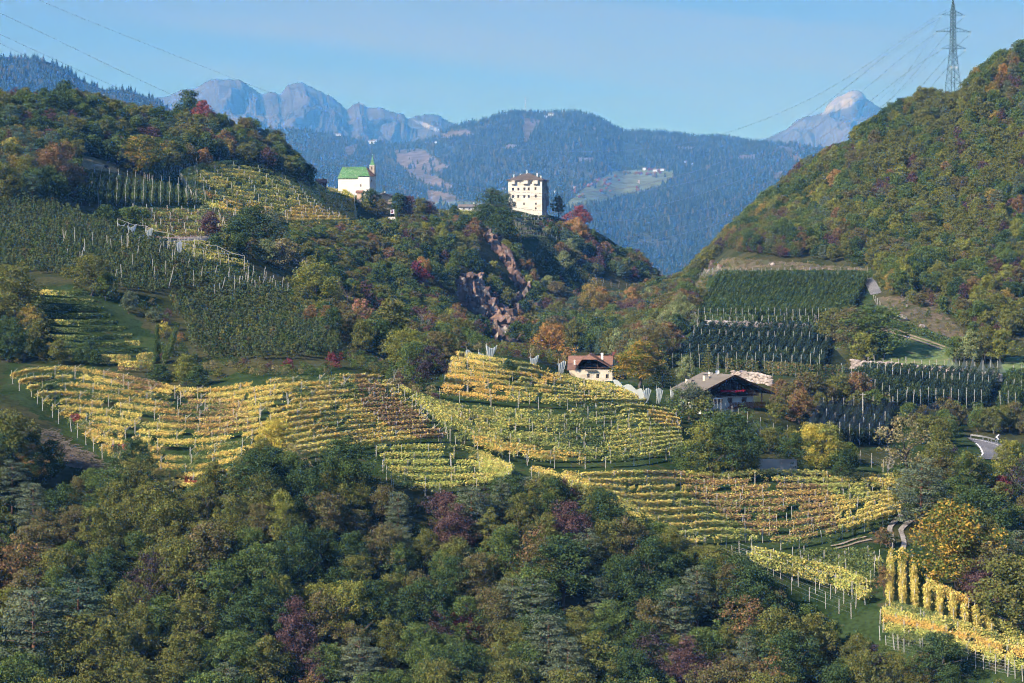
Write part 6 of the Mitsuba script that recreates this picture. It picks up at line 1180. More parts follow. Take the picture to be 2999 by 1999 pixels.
# --- the dark timber chalet
def chalet():
    d = 440.0; s = F / d; P = Place(ray_at(1960 + 705 / 6.92, 1060 + 1000 / 6.92, d), 24); k = 6.92 * s; c24 = math.cos(math.radians(24))
    X = lambda x: (x - 705) / k / c24; Zz = lambda y: (1000 - y) / k
    key = thing('chalet', 'dark timber chalet with white ground floor, broad grey roof and pink balcony flowers', 'chalet')
    W, D = X(1755), 9.5; zf, zb = Zz(700), Zz(600); cx = X(1252); zr = Zz(280)
    op = [(X(800), Zz(835), X(868), Zz(742)), (X(1203), Zz(835), X(1310), Zz(735)), (X(1505), Zz(832), X(1612), Zz(735))]
    part(key, 'wall', P.ply(facade([(0, -4), (W, -4), (W, zf), (0, zf)], op, .35), 'white_plaster')); part(key, 'wall', P.ply(boxm(((.18, D / 2 + .18, zf / 2 - 2), (.35, D - .35, zf + 4)), ((W - .18, D / 2 + .18, zf / 2 - 2), (.35, D - .35, zf + 4)), ((W / 2, D, zf / 2 - 2), (W - .8, .35, zf + 4))), 'white_plaster'))
    window(P, key, *op[0], y=.18, frame='brown_wood'); 
    for o in op[1:]:
        q = part(key, 'shutter', P.ply(boxm((((o[0] + o[2]) / 2 - (o[2] - o[0]) / 4, .12, (o[1] + o[3]) / 2), ((o[2] - o[0]) / 2 - .02, .06, o[3] - o[1]))), 'brown_wood')); part(key, 'shutter', P.ply(boxm((((o[0] + o[2]) / 2 + (o[2] - o[0]) / 4, .12, (o[1] + o[3]) / 2), ((o[2] - o[0]) / 2 - .02, .06, o[3] - o[1]))), 'brown_wood'))
    b = P.w(np.array([X(940), -.6, 0])); m = MB(); m.box((X(955), -.55, (Zz(740) + Zz(840)) / 2), (X(1040) - X(872), 1.0, Zz(740) - Zz(840))); bay = part(key, 'bay_window', P.ply(m, 'brown_wood'))
    for j in range(4): m = MB(); m.box((X(905 + j * 34), -1.06, (Zz(745) + Zz(820)) / 2), (.2, .04, Zz(752) - Zz(815))); part(bay, 'pane', P.ply(m, 'window_glass'))
    m = MB(); m.prism([(X(840), -1.35, Zz(738)), (X(1045), -1.35, Zz(738)), (X(1030), -.02, Zz(685)), (X(862), -.02, Zz(685))], (0, 0, -.08)); part(bay, 'canopy', P.ply(m, 'white_paint'))
    # timber storey and gable in vertical boards
    gl, gr = .2, W - .2; n = 30; w = (gr - gl) / n; gz = lambda x: zr - .35 - abs(x - cx) * .43
    part(key, 'timber_wall', P.ply(facade([(gl, zf + .002), (gr, zf + .002), (gr, gz(gr) - .2), (cx, zr - .7), (gl, gz(gl) - .2)], [], .2, .06), 'dark_inside'))
    for i in range(n):
        x = gl + (i + .5) * w; m = MB(); m.prism([(x - w * .46, .02, zf + .01), (x + w * .46, .02, zf + .01), (x + w * .46, .02, gz(x + w * .4) - .25), (x - w * .46, .02, gz(x - w * .4) - .25)], (0, .05, 0)); part(key, 'board', P.ply(m, 'dark_wood'))
    for xx in (1168, 1410, 1465):
        m = MB(); m.box((X(xx), -.0, Zz(535)), (.30, .06, .75)); part(key, 'attic_window', P.ply(m, 'window_glass'))
    part(key, 'side_wall', P.ply(boxm(((.18, D / 2 + .2, (zf + zb) / 2 + .2), (.3, D - .4, zb - zf + .4)), ((W - .18, D / 2 + .2, (zf + zb) / 2 + .2), (.3, D - .4, zb - zf + .4))), 'dark_wood'))
    def balcony(x0, x1, z, out, name):
        h = 0.95; kk = part(key, name, P.ply(boxm((((x0 + x1) / 2, -out / 2 + .02, z - .09), (x1 - x0, out, .16))), 'dark_wood')); m = MB(); m.box(((x0 + x1) / 2, -out + .06, z + h), (x1 - x0, .12, .09)); m.box(((x0 + x1) / 2, -out + .06, z + .12), (x1 - x0, .09, .08)); part(kk, 'rail', P.ply(m, 'dark_wood'))
        m = MB(); nb = int((x1 - x0) / .16)
        for i in range(nb): m.box((x0 + (i + .5) * (x1 - x0) / nb, -out + .06, z + h / 2 + .08), (.1, .035, h - .18))
        s_ = part(kk, 'baluster', P.ply(m, 'dark_wood')); labels[s_] = {'kind': 'stuff', 'label': 'balcony balusters'}
        return kk
    bz = Zz(682); balcony(X(862), X(1800), bz, 1.3, 'balcony'); balcony(X(1150), X(1930), Zz(930), 1.6, 'balcony')
    r = np.random.default_rng(3); n = 900; fx = np.sort(r.uniform(X(985), X(1495), n)); c = np.stack([fx, -1.42 + r.normal(size=n) * .08, Zz(592) + r.normal(size=n) * .10 - .03 * np.cos(fx * 9)], 1)
    v, f, cc = leaves(c, unit(r.normal(size=(n, 3)) + [0, -1, .4]), .14, np.where(r.random((n, 1)) < .86, np.array([.62, .03, .11]), np.array([.06, .1, .03])) * r.uniform(.6, 1.3, (n, 1)), r); part(key, 'geraniums', mikit.ply((P.w(v), f), 'leaf', color=cc)); part(key, 'flower_box', P.ply(boxm((((X(985) + X(1495)) / 2, -1.42, Zz(592) - .2), (X(1495) - X(985), .22, .18))), 'dark_wood'))
    for x in (X(1865),): m = MB(); m.box((x, -1.2, (Zz(690) + Zz(930)) / 2), (.2, .2, Zz(690) - Zz(930))); m.box((x, -1.2, zf + .25), (.2, .2, .6)); part(key, 'post', P.ply(m, 'dark_wood'))
    xl, xr = X(545), X(2100); sl = (zr - Zz(585)) / (cx - xl); zr2 = zr - (xr - cx) * .43; zl2 = zr - (cx - xl) * .43; y0, y1, t = -2.0, D + 1.2, .2
    ks = []
    for a, za in ((xl, zl2), (xr, zr2)): m = MB(); m.prism([(a, y0, za), (cx, y0, zr), (cx, y0, zr + t), (a, y0, za + t)], (0, y1 - y0, 0)); ks.append(part(key, 'roof', P.ply(m, {'type': 'twosided', 'b': {'type': 'ref', 'id': 'chalet_roof'}})))
    for i, (a, za) in enumerate(((xl, zl2), (xr, zr2))): m = MB(); m.prism([(a, y0 - .06, za - .14), (cx, y0 - .06, zr - .14), (cx, y0 - .06, zr + t + .03), (a, y0 - .06, za + t + .03)], (0, .055, 0)); part(ks[i], 'bargeboard', P.ply(m, 'dark_wood'))
    for j in range(5): m = MB(); f_ = (j + .5) / 5; m.box((xl + (xr - xl) * f_, y0 / 2 + .1, zr - .28 - abs(xl + (xr - xl) * f_ - cx) * .43), (.16, -y0 - .1, .22)); part(key, 'purlin', P.ply(m, 'dark_wood'))
    zat = lambda x: zr + t - abs(x - cx) * .43
    for x, y, w_, h in ((cx - 2.8, 4.4, .95, .8), (cx - .8, 6.2, .7, .55), (cx - 4.6, 8.2, .9, .8)):
        m = MB(); m.box((x, y, zat(x) + h / 2 - .2), (w_, .7, h + .4)); ch = part(ks[0], 'chimney', P.ply(m, 'cream_plaster')); m = MB(); m.box((x, y, zat(x) + h + .2), (w_ + .25, .95, .1)); part(ks[0], 'chimney_cap', P.ply(m, 'dark_iron'))
    # dish and aerial on the ridge
    q = np.array([cx - .9, 3.6, zr + .1]); m = MB(); m.bar(q - [0, 0, .4], q + [.1, 0, 2.2], .035, 5)
    for hgt, w_ in ((2.1, .3), (1.35, .5), (1.15, .4)): m.bar(q + [.1 - w_, 0, hgt], q + [.1 + w_, .1, hgt], .02, 4)
    part(key, 'aerial', P.ply(m, 'plain_metal')); th = np.linspace(0, 2 * np.pi, 21)[:-1]; V = [q + [-.08, -.35, .45]]; 
    for rr in (.25, .45): V += [q + np.array([-.08 + math.cos(a) * rr, -.35 - rr * rr * .5, .45 + math.sin(a) * rr]) for a in th]
    fs = [[0, 1 + i, 1 + (i + 1) % 20] for i in range(20)] + [[1 + i, 21 + i, 21 + (i + 1) % 20] for i in range(20)] + [[1 + i, 21 + (i + 1) % 20, 1 + (i + 1) % 20] for i in range(20)]
    m = MB(); m.add(V, fs); part(key, 'satellite_dish', P.ply(m, {'type': 'twosided', 'b': {'type': 'ref', 'id': 'white_paint'}}))
chalet()

# ------------------------------------------------------------------ roads and tracks
scene['asphalt'] = {'type': 'diffuse', 'reflectance': ground_proc((.17, .175, .19), (.22, .22, .235), .4, 6.0)}
scene['gravel'] = {'type': 'diffuse', 'reflectance': ground_proc((.30, .28, .26), (.40, .38, .36), .6, 5.0)}
scene['dirt'] = {'type': 'diffuse', 'reflectance': ground_proc((.28, .24, .17), (.36, .31, .23), .5, 4.0)}
def patch(name, poly, mat, lift=.14, step=.8):
    g = place(*np.array(poly, float).T); x0, x1, y0, y1 = g[:, 0].min(), g[:, 0].max(), g[:, 1].min(), g[:, 1].max()
    X, Y = np.meshgrid(np.arange(x0, x1 + step, step), np.arange(y0, y1 + step, step), indexing='ij'); V = np.stack([X, Y, height(X, Y) + lift], -1).reshape(-1, 3); i = np.arange(X.size).reshape(X.shape)
    f = np.vstack([np.stack([i[:-1, :-1], i[1:, :-1], i[1:, 1:]], -1).reshape(-1, 3), np.stack([i[:-1, :-1], i[1:, 1:], i[:-1, 1:]], -1).reshape(-1, 3)]); f = f[inside(V[f].mean(1)[:, :2], g[:, :2])]
    u_, inv = np.unique(f, return_inverse=True); return struct(name, mikit.ply((V[u_], inv.reshape(-1, 3)), mat, smooth=True))
def strip(pts, width, mat, name=None, lift=.16, off=0.0, parent=None):
    line, L = place_line(pts, 0, n=60); d = unit(np.gradient(line, axis=0)); pr = np.stack([-d[:, 1], d[:, 0], 0 * d[:, 0]], 1); a, b = line + pr * (off - width / 2), line + pr * (off + width / 2)
    for q in (a, b): q[:, 2] = height(q[:, 0], q[:, 1]) + lift
    n = len(line); V = np.vstack([a, b]); i = np.arange(n - 1); f = np.vstack([np.stack([i, i + 1, n + i + 1], 1), np.stack([i, n + i + 1, n + i], 1)])
    e = mikit.ply((V, f), {'type': 'twosided', 'b': {'type': 'ref', 'id': mat}}, smooth=True)
    return part(parent, name, e) if parent else struct(name, e)
scene['road_white'] = rough((.78, .78, .76), .7)
road = patch('road', [(2835, 1283), (2880, 1289), (2936, 1303), (2965, 1320), (2940, 1348), (2862, 1346), (2876, 1331), (2868, 1312)], 'asphalt')
strip([(2858, 1300), (2873, 1317), (2878, 1330), (2866, 1341)], .28, 'road_white', 'edge_line', .19, parent=road); strip([(2850, 1289), (2890, 1296), (2932, 1309)], .22, 'road_white', 'edge_line', .19, parent=road)
patch('lower_road', [(2950, 1552), (3030, 1545), (3030, 1596), (2962, 1585)], 'asphalt')
TR = [(2662, 1512), (2636, 1534), (2622, 1553), (2628, 1573), (2631, 1592), (2626, 1608)]
strip(TR, .8, 'gravel', 'gravel_track', off=-.9); strip(TR, .8, 'gravel', 'gravel_track', off=.9)
strip([(2545, 1577), (2512, 1584), (2470, 1598), (2440, 1604)], .45, 'dirt', 'farm_path', off=-.6); strip([(2545, 1577), (2512, 1584), (2470, 1598), (2440, 1604)], .45, 'dirt', 'farm_path', off=.6)
GT = [(2585, 958), (2640, 978), (2700, 998), (2770, 1022)]
strip(GT, 1.1, 'dirt', 'grass_track', off=-1.1); strip(GT, 1.1, 'dirt', 'grass_track', off=1.1)
strip([(2540, 816), (2552, 834), (2566, 862)], 3.0, 'asphalt', 'hill_path'); up = strip([(440, 720), (500, 716), (560, 707), (622, 696)], 4.2, 'gravel', 'upper_road')
strip([(778, 944), (802, 956), (806, 972), (796, 984)], 2.2, 'gravel', 'orchard_track')
stake_line([(450, 713), (540, 706), (622, 693)], 'pale railing with posts along the upper road', None, gap=3, ph=1.1, wires=(.5, 1.0), name='railing', cat='railing')
def guard_rail():
    line, L = place_line([(2843, 1285), (2880, 1290), (2918, 1300)], 0, n=40); key = thing('guard_rail', 'grey steel guard rail along the road bend', 'guard rail'); m = MB()
    for a, b in zip(line[:-1:2], line[2::2]):
        for z in (.62, .78): m.bar(a + [0, 0, z + .1], b + [0, 0, z + .1], .09, 4)
    part(key, 'rail', m.ply('plain_metal'))
    for p in line[::5]: part(key, 'post', mesh_box(p + [0, .15, .4], (.12, .1, .9), 'plain_metal'))
guard_rail()
def chevron():
    p = place(2921, 1302)[0]; key = thing('chevron_sign', 'square bend sign with a white chevron on black by the road', 'road sign'); m = MB(); m.bar(p, p + [0, 0, 2.0], .05, 6); part(key, 'pole', m.ply('plain_metal')); part(key, 'board', mesh_box(p + [0, -.08, 1.5], (1.1, .05, 1.1), 'dark_iron'))
    m = MB(); y = -.12
    for s_ in (1, -1): m.prism([p + [-.42, y, 1.5], p + [-.08, y, 1.5], p + [.42, y, 1.5 + s_ * .5], p + [.1, y, 1.5 + s_ * .5]], (0, .012, 0))
    part(key, 'chevron', m.ply({'type': 'twosided', 'b': {'type': 'ref', 'id': 'white_paint'}}))
chevron()

# ------------------------------------------------------------------ stones, rock face, brush
def rock_proc(a, b, c):
    a, b, c = [[float(x) for x in q] for q in (a, b, c)]
    def fn(p, n, uv):
        t = fbm(p.x * .22, p.y * .22, p.z * .12, 3); w = noise(p.x * 1.6, p.y * 1.6, p.z * .7); k = mix(mi.Color3f(a), mi.Color3f(b), smoothstep(.38, .62, t))
        return mix(k, mi.Color3f(c), smoothstep(.56, .74, fbm(p.x * .5 + 9, p.y * .5, p.z * .3, 2))) * (.6 + .8 * w)
    return mikit.proc(fn)
scene['cliff_rock'] = {'type': 'diffuse', 'reflectance': rock_proc((.21, .14, .115), (.12, .092, .085), (.29, .26, .235))}
scene['boulder_pale'] = {'type': 'diffuse', 'reflectance': rock_proc((.46, .40, .37), (.36, .31, .29), (.55, .52, .50))}; scene['boulder_grey'] = {'type': 'diffuse', 'reflectance': rock_proc((.30, .27, .26), (.24, .21, .21), (.42, .41, .40))}
for k in range(5):
    r = np.random.default_rng(60 + k); b = trimesh.creation.icosphere(1, .5); v = b.vertices * (1 + (r.random((len(b.vertices), 1)) - .5) * .45) * np.array([1.15, .9, .8])
    for nm in ('pale', 'grey'): scene[f'kind_boulder_{nm}_{k}'] = {'type': 'shapegroup', 'stone': mikit.ply((v, b.faces), f'boulder_{nm}')}
def boulder_wall(pts, rows, size, nm, label):
    line, L = place_line(pts, 0, n=120); key = thing('boulder_wall', label, 'boulder wall'); r = np.random.default_rng([len(labels)]); d = unit(np.gradient(line, axis=0))
    for q in range(rows):
        a = r.random() * size
        while a < L:
            s_ = size * r.uniform(.65, 1.25); t = a / L * (len(line) - 1); j = min(int(t), len(line) - 2); p = line[j] + (line[j + 1] - line[j]) * (t - j) + np.array([r.normal() * .12, .35 * q * size + r.normal() * .1, (.25 + q * .62) * size + r.normal() * .08])
            part(key, 'stone', {'type': 'instance', 'g': {'type': 'ref', 'id': f'kind_boulder_{nm}_{int(r.integers(5))}'}, 'to_world': T().translate([float(x) for x in p]) @ T().rotate([float(x) for x in unit(r.normal(size=3))], float(r.random() * 50)) @ T().scale([float(s_ * r.uniform(.9, 1.4)), float(s_), float(s_ * r.uniform(.75, 1.1))])}); a += s_ * .98
boulder_wall([(2494, 1078), (2540, 1084), (2600, 1086), (2660, 1092)], 4, .85, 'pale', 'pale boulder wall under the meadow, left half'); boulder_wall([(2660, 1094), (2730, 1098), (2800, 1104), (2870, 1110), (2940, 1118)], 4, .8, 'pale', 'pinkish boulder wall below the tied up nets, right half')
boulder_wall([(2062, 953), (2150, 956), (2260, 960), (2380, 968)], 3, .75, 'grey', 'grey stone wall between the two orchards on the right'); boulder_wall([(2142, 1112), (2190, 1116), (2262, 1130)], 4, .85, 'pale', 'pale boulder wall behind the chalet roof')
for i, (u, v, s_, lab) in enumerate([(2637, 938, 3.2, 'pinkish boulder on the scrubby slope above the track'), (2700, 962, 2.0, 'smaller pink boulder right of the largest one above the track'), (2656, 898, 1.0, 'small pale stone high on the scrubby slope'), (2263, 776, 1.4, 'round stone in the dry slope above the upper orchard')]):
    p = place(u, v)[0]; thing('boulder', lab, 'boulder', None, {'type': 'instance', 'g': {'type': 'ref', 'id': f'kind_boulder_pale_{i}'}, 'to_world': T().translate([float(p[0]), float(p[1]), float(p[2] + s_ * .15)]) @ T().rotate([0, 0, 1], 40.0 * i) @ T().scale([s_, s_, s_])})
p = place(2276, 1372)[0]; P_ = Place(place(2226, 1374)[0], 0); m = MB(); m.box((3.0, .3, .4), (6.4, .4, 2.6)); thing('retaining_wall', 'dark concrete retaining wall with grass on top below the chalet', 'wall', None, P_.ply(m, 'tower_stone'))
def cliff(poly, seed, n, size, flat=.75):
    """A rock face: angular blocks, tall rather than wide, bedded into the hillside inside a photo outline."""
    r = np.random.default_rng(seed); poly = np.array(poly, float); q = []
    while len(q) < n:
        c = np.array([r.uniform(poly[:, 0].min(), poly[:, 0].max()), r.uniform(poly[:, 1].min(), poly[:, 1].max())])
        if inside([c], poly)[0]: q.append(c)
    q = np.array(q); g = place(q[:, 0], q[:, 1]); m = MB()
    for p in g:
        s_ = size * r.uniform(.5, 1.25); pts = unit(r.normal(size=(11, 3))) * np.array([s_ * .8, s_ * flat, s_ * 1.25]) * r.uniform(.75, 1.1, (11, 1)); a = r.normal() * .35; ca, sa = math.cos(a), math.sin(a)
        pts = np.stack([pts[:, 0] * ca - pts[:, 2] * sa, pts[:, 1], pts[:, 0] * sa + pts[:, 2] * ca], 1)
        h = trimesh.convex.convex_hull(pts); v, f = trimesh.remesh.subdivide(*trimesh.remesh.subdivide(h.vertices, h.faces)); v = v + (meshkit.fbm((v + p) * .9, 3, seed)[:, None] - .5) * s_ * .34 * unit(v) 
        m.add(v + p + np.array([0, .35 * s_, .05 * s_]), f)
    struct('rock_face', m.ply('cliff_rock'))
cliff([(1338, 835), (1362, 822), (1402, 838), (1412, 880), (1450, 915), (1494, 935), (1506, 1005), (1470, 1012), (1428, 960), (1398, 922), (1362, 905), (1334, 892)], 71, 130, 4.2)
cliff([(1412, 685), (1436, 680), (1458, 705), (1482, 745), (1505, 785), (1520, 820), (1545, 850), (1535, 875), (1515, 850), (1494, 800), (1464, 755), (1428, 715)], 72, 90, 3.0)
cliff([(1500, 880), (1550, 870), (1580, 930), (1590, 985), (1550, 1000), (1520, 950)], 73, 60, 3.2); cliff([(205, 372), (255, 368), (265, 395), (225, 402)], 74, 14, 1.8)
cliff([(2455, 478), (2492, 500), (2496, 540), (2470, 530)], 75, 10, 1.8); cliff([(2075, 765), (2105, 760), (2110, 800), (2070, 812)], 76, 12, 1.6)
def brush_heap():
    r = np.random.default_rng(8); poly = [(100, 1262), (150, 1262), (200, 1300), (260, 1330), (330, 1380), (318, 1412), (255, 1392), (195, 1350), (130, 1300)]; n = 1500; q = np.stack([r.uniform(95, 335, n), r.uniform(1258, 1415, n)], 1); q = q[inside(q, poly)]; g = place(q[:, 0], q[:, 1]); m = MB()
    for p in g:
        a = r.random() * 6.28; d = np.array([math.cos(a), math.sin(a) * .6, r.normal() * .25]) * r.uniform(.5, 1.3); c = p + [0, 0, r.random() ** 2 * .9]; m.bar(c - d, c + d, .02 + .02 * r.random(), 3)
    scene['twig_grey'] = {'type': 'diffuse', 'reflectance': rgb(.17, .145, .13)}; stuff('brush_heap', 'heap of grey cut branches beside the golden vineyard', m.ply('twig_grey'))
brush_heap()

# ------------------------------------------------------------------ bare and dead trees
def bare(u, v, top, label, bark='pale_bark', seed=0, spread=.55, n=5, dmin=262, thick=.02):
    p = place(u, v, dmin)[0]; H = (v - top) / F * p[1]; r = np.random.default_rng([seed, 5]); m = MB()
    def grow(a, d, L, rad, k):
        b = a + d * L; m.bar(a, b, rad, 4, rad * .62)
        if k:
            for _ in range(3 if k > 2 else 2):
                e = unit(d + r.normal(size=3) * spread + np.array([0, 0, .12])); grow(a + (b - a) * r.uniform(.6, 1), e, L * r.uniform(.5, .8), rad * .55, k - 1)
    grow(p - [0, 0, .4], unit(np.array([r.normal() * .08, 0, 1])), H * .42, H * thick, n); thing('bare_tree', label, 'bare tree', None, m.ply(bark))
bare(372, 385, 300, 'dead white trunk standing in the left hill wood', seed=1, n=3, spread=.3); bare(1250, 1000, 905, 'white dead tree with spreading branches above the brown bank', seed=2, spread=.75, thick=.022); bare(1300, 1010, 950, 'smaller white dead tree right of the spreading one', seed=3, spread=.8)
bare(1000, 935, 805, 'tall grey leafless tree behind the orchard end, left', 'twig_grey', 4, .35); bare(1020, 940, 830, 'tall grey leafless tree behind the orchard end, right', 'twig_grey', 5, .4); bare(885, 800, 735, 'pale leafless tree right of the sandy yellow tree', seed=6, spread=.6)
bare(2600, 1400, 1290, 'twisted pale dead trunk below the scalloped nets', seed=7, spread=.7, n=4, thick=.03); bare(375, 1890, 1730, 'pale leafless shrub low on the front slope at the left', seed=8, spread=.6, thick=.012); bare(300, 2010, 1830, 'leaning bare branches at the bottom left', seed=9, spread=.5, thick=.012)
bare(1150, 1130, 1050, 'leaning grey trunk on the brown bank', seed=10, n=2, spread=.3); bare(2320, 1180, 1110, 'grey leafless tree in the group right of the chalet', 'twig_grey', 11)
def pole(u, v, top, label, arm=False):
    p = place(u, v)[0]; h = (v - top) / F * p[1]; key = thing('utility_pole', label, 'pole'); m = MB(); m.bar(p - [0, 0, .5], p + [0, 0, h], .13, 6, .09); part(key, 'shaft', m.ply('post_grey'))
    if arm: m = MB(); m.box(p + [0, 0, h - .3], (1.2, .1, .1)); part(key, 'crossarm', m.ply('post_grey'))
pole(2527, 1246, 1150, 'pale wooden pole rising in front of the scalloped nets', True); pole(303, 330, 258, 'white pole with cross bars on the left hill crest', True)

# ------------------------------------------------------------------ pylon and power lines
scene['pylon_green'] = rough((.055, .085, .075), .55)
def pylon():
    d = 838.0; s = F / d; k = 5.6 * s; base = ray_at(2680 + 622 / 5.6, 0 + 1480 / 5.6, d); a45 = math.radians(22); key = thing('power_pylon', 'green lattice power pylon with three pairs of arms on the right hill', 'pylon')
    Zz = lambda y: (1480 - y) / k
    def corner(w, z): return [base + np.array([math.cos(a45 + q * math.pi / 2 + math.pi / 4) * w, math.sin(a45 + q * math.pi / 2 + math.pi / 4) * w, z]) for q in range(4)]
    lev = [(Zz(1600), 3.0), (Zz(1365), 2.66), (Zz(1250), 2.3), (Zz(1130), 2.0), (Zz(1030), 1.75), (Zz(930), 1.5), (Zz(860), 1.32), (Zz(790), 1.15)] + [(Zz(790 - 55 * q), 1.15 - .025 * q) for q in range(1, 11)] + [(Zz(180), .82), (Zz(130), .6), (Zz(80), .42), (Zz(40), .26), (Zz(-2), .08)]
    mast, br = MB(), MB(); C = [corner(w, z) for z, w in lev]
    for A, B in zip(C[:-1], C[1:]):
        for q in range(4):
            mast.bar(A[q], B[q], .13, 4); j = (q + 1) % 4; br.bar(A[q], B[j], .06, 3); br.bar(A[j], B[q], .06, 3)
    for c in C[1:8:2]:
        for q in range(4): br.bar(c[q], c[(q + 1) % 4], .045, 3)
    part(key, 'legs', mast.ply('pylon_green')); b = part(key, 'bracing', br.ply('pylon_green')); labels[b] = {'kind': 'stuff', 'label': 'lattice bracing of the pylon'}
    ends = []; dirx = np.array([math.cos(math.radians(8)), math.sin(math.radians(8)), 0])
    for y, yt, x0, x1 in ((243, 180, 430, 815), (518, 450, 330, 927), (793, 725, 417, 838)):
        for xe in (x0, x1):
            L = (xe - 622) / k / dirx[0]; e = base + dirx * L + [0, 0, Zz(y)]; m = MB(); sg = np.sign(L)
            for q in (-.55, .55):
                off = np.array([0, q, 0]); m.bar(base + dirx * sg * .8 + off + [0, 0, Zz(y)], e, .095, 4); m.bar(base + dirx * sg * .8 + off + [0, 0, Zz(yt)], e, .08, 4)
            n = max(3, int(abs(L) / 1.1))
            for t in range(1, n): f_ = t / n; lo = base + dirx * (sg * .8 + (L - sg * .8) * f_) + [0, 0, Zz(y)]; m.bar(lo, lo + [0, 0, (Zz(yt) - Zz(y)) * (1 - f_)], .03, 3)
            part(key, 'arm', m.ply('pylon_green')); tip = e + np.array([-.25 * 1, -.2, -.15]); m = MB()
            for w in range(4): c = e + np.array([-.12 - .1 * w, -.1, -.2 - .22 * w]); m.bar(c, c + [0, 0, -.14], .16, 6)
            part(key, 'insulator', m.ply('insulator')); ends.append(e + np.array([-.5, -.15, -1.05]))
    for x in (580, 660): p = base + np.array([(x - 622) / k, -2.1, Zz(1112)]); part(key, 'warning_plate', mesh_box(p, (.75, .04, .75), 'white_paint', .1))
    return ends
scene['insulator'] = rough((.55, .68, .66), .3, .5); scene['cable'] = rough((.09, .10, .12), .6)
ENDS = pylon()
def wire(pts, label, d0=930, d1=838, rad=.075, end=None):
    pts = np.array(pts, float); u = np.linspace(pts[0, 0], pts[-1, 0], 70); v = PchipInterpolator(pts[:, 0], pts[:, 1])(u); v = gaussian_filter(v, 3, mode='nearest'); d = np.linspace(d0, d1, 70); P = np.stack([(u - CU) / F * d, d, (HV - v) / F * d], 1)
    if end is not None: P[-12:] += (end - P[-1]) * (np.linspace(0, 1, 12) ** 1.5)[:, None]
    m = MB(); m.path(P, rad, 4); thing('power_cable', label, 'power cable', 'power cables across the valley', m.ply('cable'))
wire([(-300, -95), (0, 36), (250, 157), (518, 286), (900, 433), (1200, 512), (1488, 566), (1655, 573), (2000, 520), (2350, 360), (2600, 180), (2752, 52)], 'power cable meeting the upper left arm of the pylon', d0=900, end=ENDS[0])
wire([(-300, -40), (0, 100), (250, 215), (420, 291), (875, 457), (1200, 528), (1488, 573), (1660, 583), (2000, 545), (2350, 410), (2600, 235), (2733, 98)], 'power cable meeting the middle left arm of the pylon', d0=905, end=ENDS[2])
wire([(-300, -10), (0, 125), (280, 262), (875, 490), (1200, 560), (1488, 606), (1732, 636), (2000, 588), (2350, 450), (2600, 280), (2750, 148)], 'power cable meeting the lower left arm of the pylon', d0=950, end=ENDS[4])
wire([(-200, -140), (112, 0), (560, 180), (1000, 345), (1300, 412), (1650, 447), (2000, 430), (2130, 395), (2426, 268), (2660, 110), (2800, -40)], 'thin earth wire running above the others', d0=960, rad=.055)
wire([(1500, 640), (1732, 649), (2000, 628), (2350, 480), (2600, 300), (2820, 50)], 'power cable meeting the upper right arm of the pylon', d0=1040, end=ENDS[1], rad=.065); wire([(1500, 690), (1800, 698), (2000, 664), (2350, 525), (2600, 350), (2842, 100)], 'power cable meeting the middle right arm of the pylon', d0=1060, end=ENDS[3], rad=.065); wire([(1700, 740), (1900, 706), (2150, 640), (2400, 510), (2600, 380), (2826, 150)], 'power cable meeting the lower right arm of the pylon', d0=1060, end=ENDS[5], rad=.065)
for i, (e, lab) in enumerate(zip((0, 2, 4), ('upper', 'middle', 'lower'))):
    P0 = ENDS[e]; P1 = P0 + np.array([-14 - 3 * i, 26, -26 + 3 * i]); t = np.linspace(0, 1, 20)[:, None]; m = MB(); m.path(P0 + (P1 - P0) * t - np.array([0, 0, 2.0]) * (4 * t * (1 - t)), .03, 4); thing('power_cable', f'steep cable dropping behind the hill from the {lab} left arm', 'power cable', 'power cables across the valley', m.ply('cable'))

# ------------------------------------------------------------------ far hill: mast, houses, autumn bushes
HP = HILL_P[:int(np.argmax(HILL_S > 1))].reshape(-1, 3); HQ = pix(HP)
def on_hill(u, v): return HP[np.argmin(((HQ - [u, v]) ** 2).sum(1))]
def mast():
    p = on_hill(1541, 331); h = (331 - 283) / F * p[1]; key = thing('radio_mast', 'thin red and white radio mast on top of the wooded far hill', 'mast'); n = 12
    scene['mast_red'] = rough((.45, .12, .10))
    for i in range(n): m = MB(); m.bar(p + [0, 0, h * i / n], p + [0, 0, h * (i + 1) / n], 1.1 * (1 - .5 * i / n), 5, 1.1 * (1 - .5 * (i + 1) / n)); part(key, 'section', m.ply('white_paint' if i % 2 else 'mast_red'))
mast()
FH = [(1600, 341, 14, 9, 'white house just below the top of the far hill, left one'), (1613, 337, 26, 10, 'larger white house just below the top of the far hill'), (990, 394, 30, 6, 'long pale building on the shoulder left of the far hill'), (1088, 418, 30, 12, 'white hotel-like house left on the far hill'), (1100, 412, 16, 9, 'smaller house beside the white hotel-like one'), (1252, 419, 14, 8, 'white house on the far ridge left of the dome'), (1275, 415, 12, 7, 'white house right of its neighbour on the far ridge'), (1888, 494, 12, 9, 'white farm at the upper left of the far meadow'), (1916, 499, 16, 8, 'dark roofed farm above the far meadow'), (1937, 499, 14, 8, 'white farm at the right above the far meadow'), (1869, 531, 8, 12, 'tiny white chapel in the middle of the far meadow'), (2030, 480, 10, 8, 'white house alone in the far forest on the right'), (2009, 474, 10, 7, 'white house in the far forest right of the meadow'), (1683, 548, 10, 7, 'white house at the left foot of the far meadow'), (1625, 560, 16, 7, 'white house right of the castle on the far slope'), (1476, 553, 16, 5, 'white house left of the castle on the far slope')]
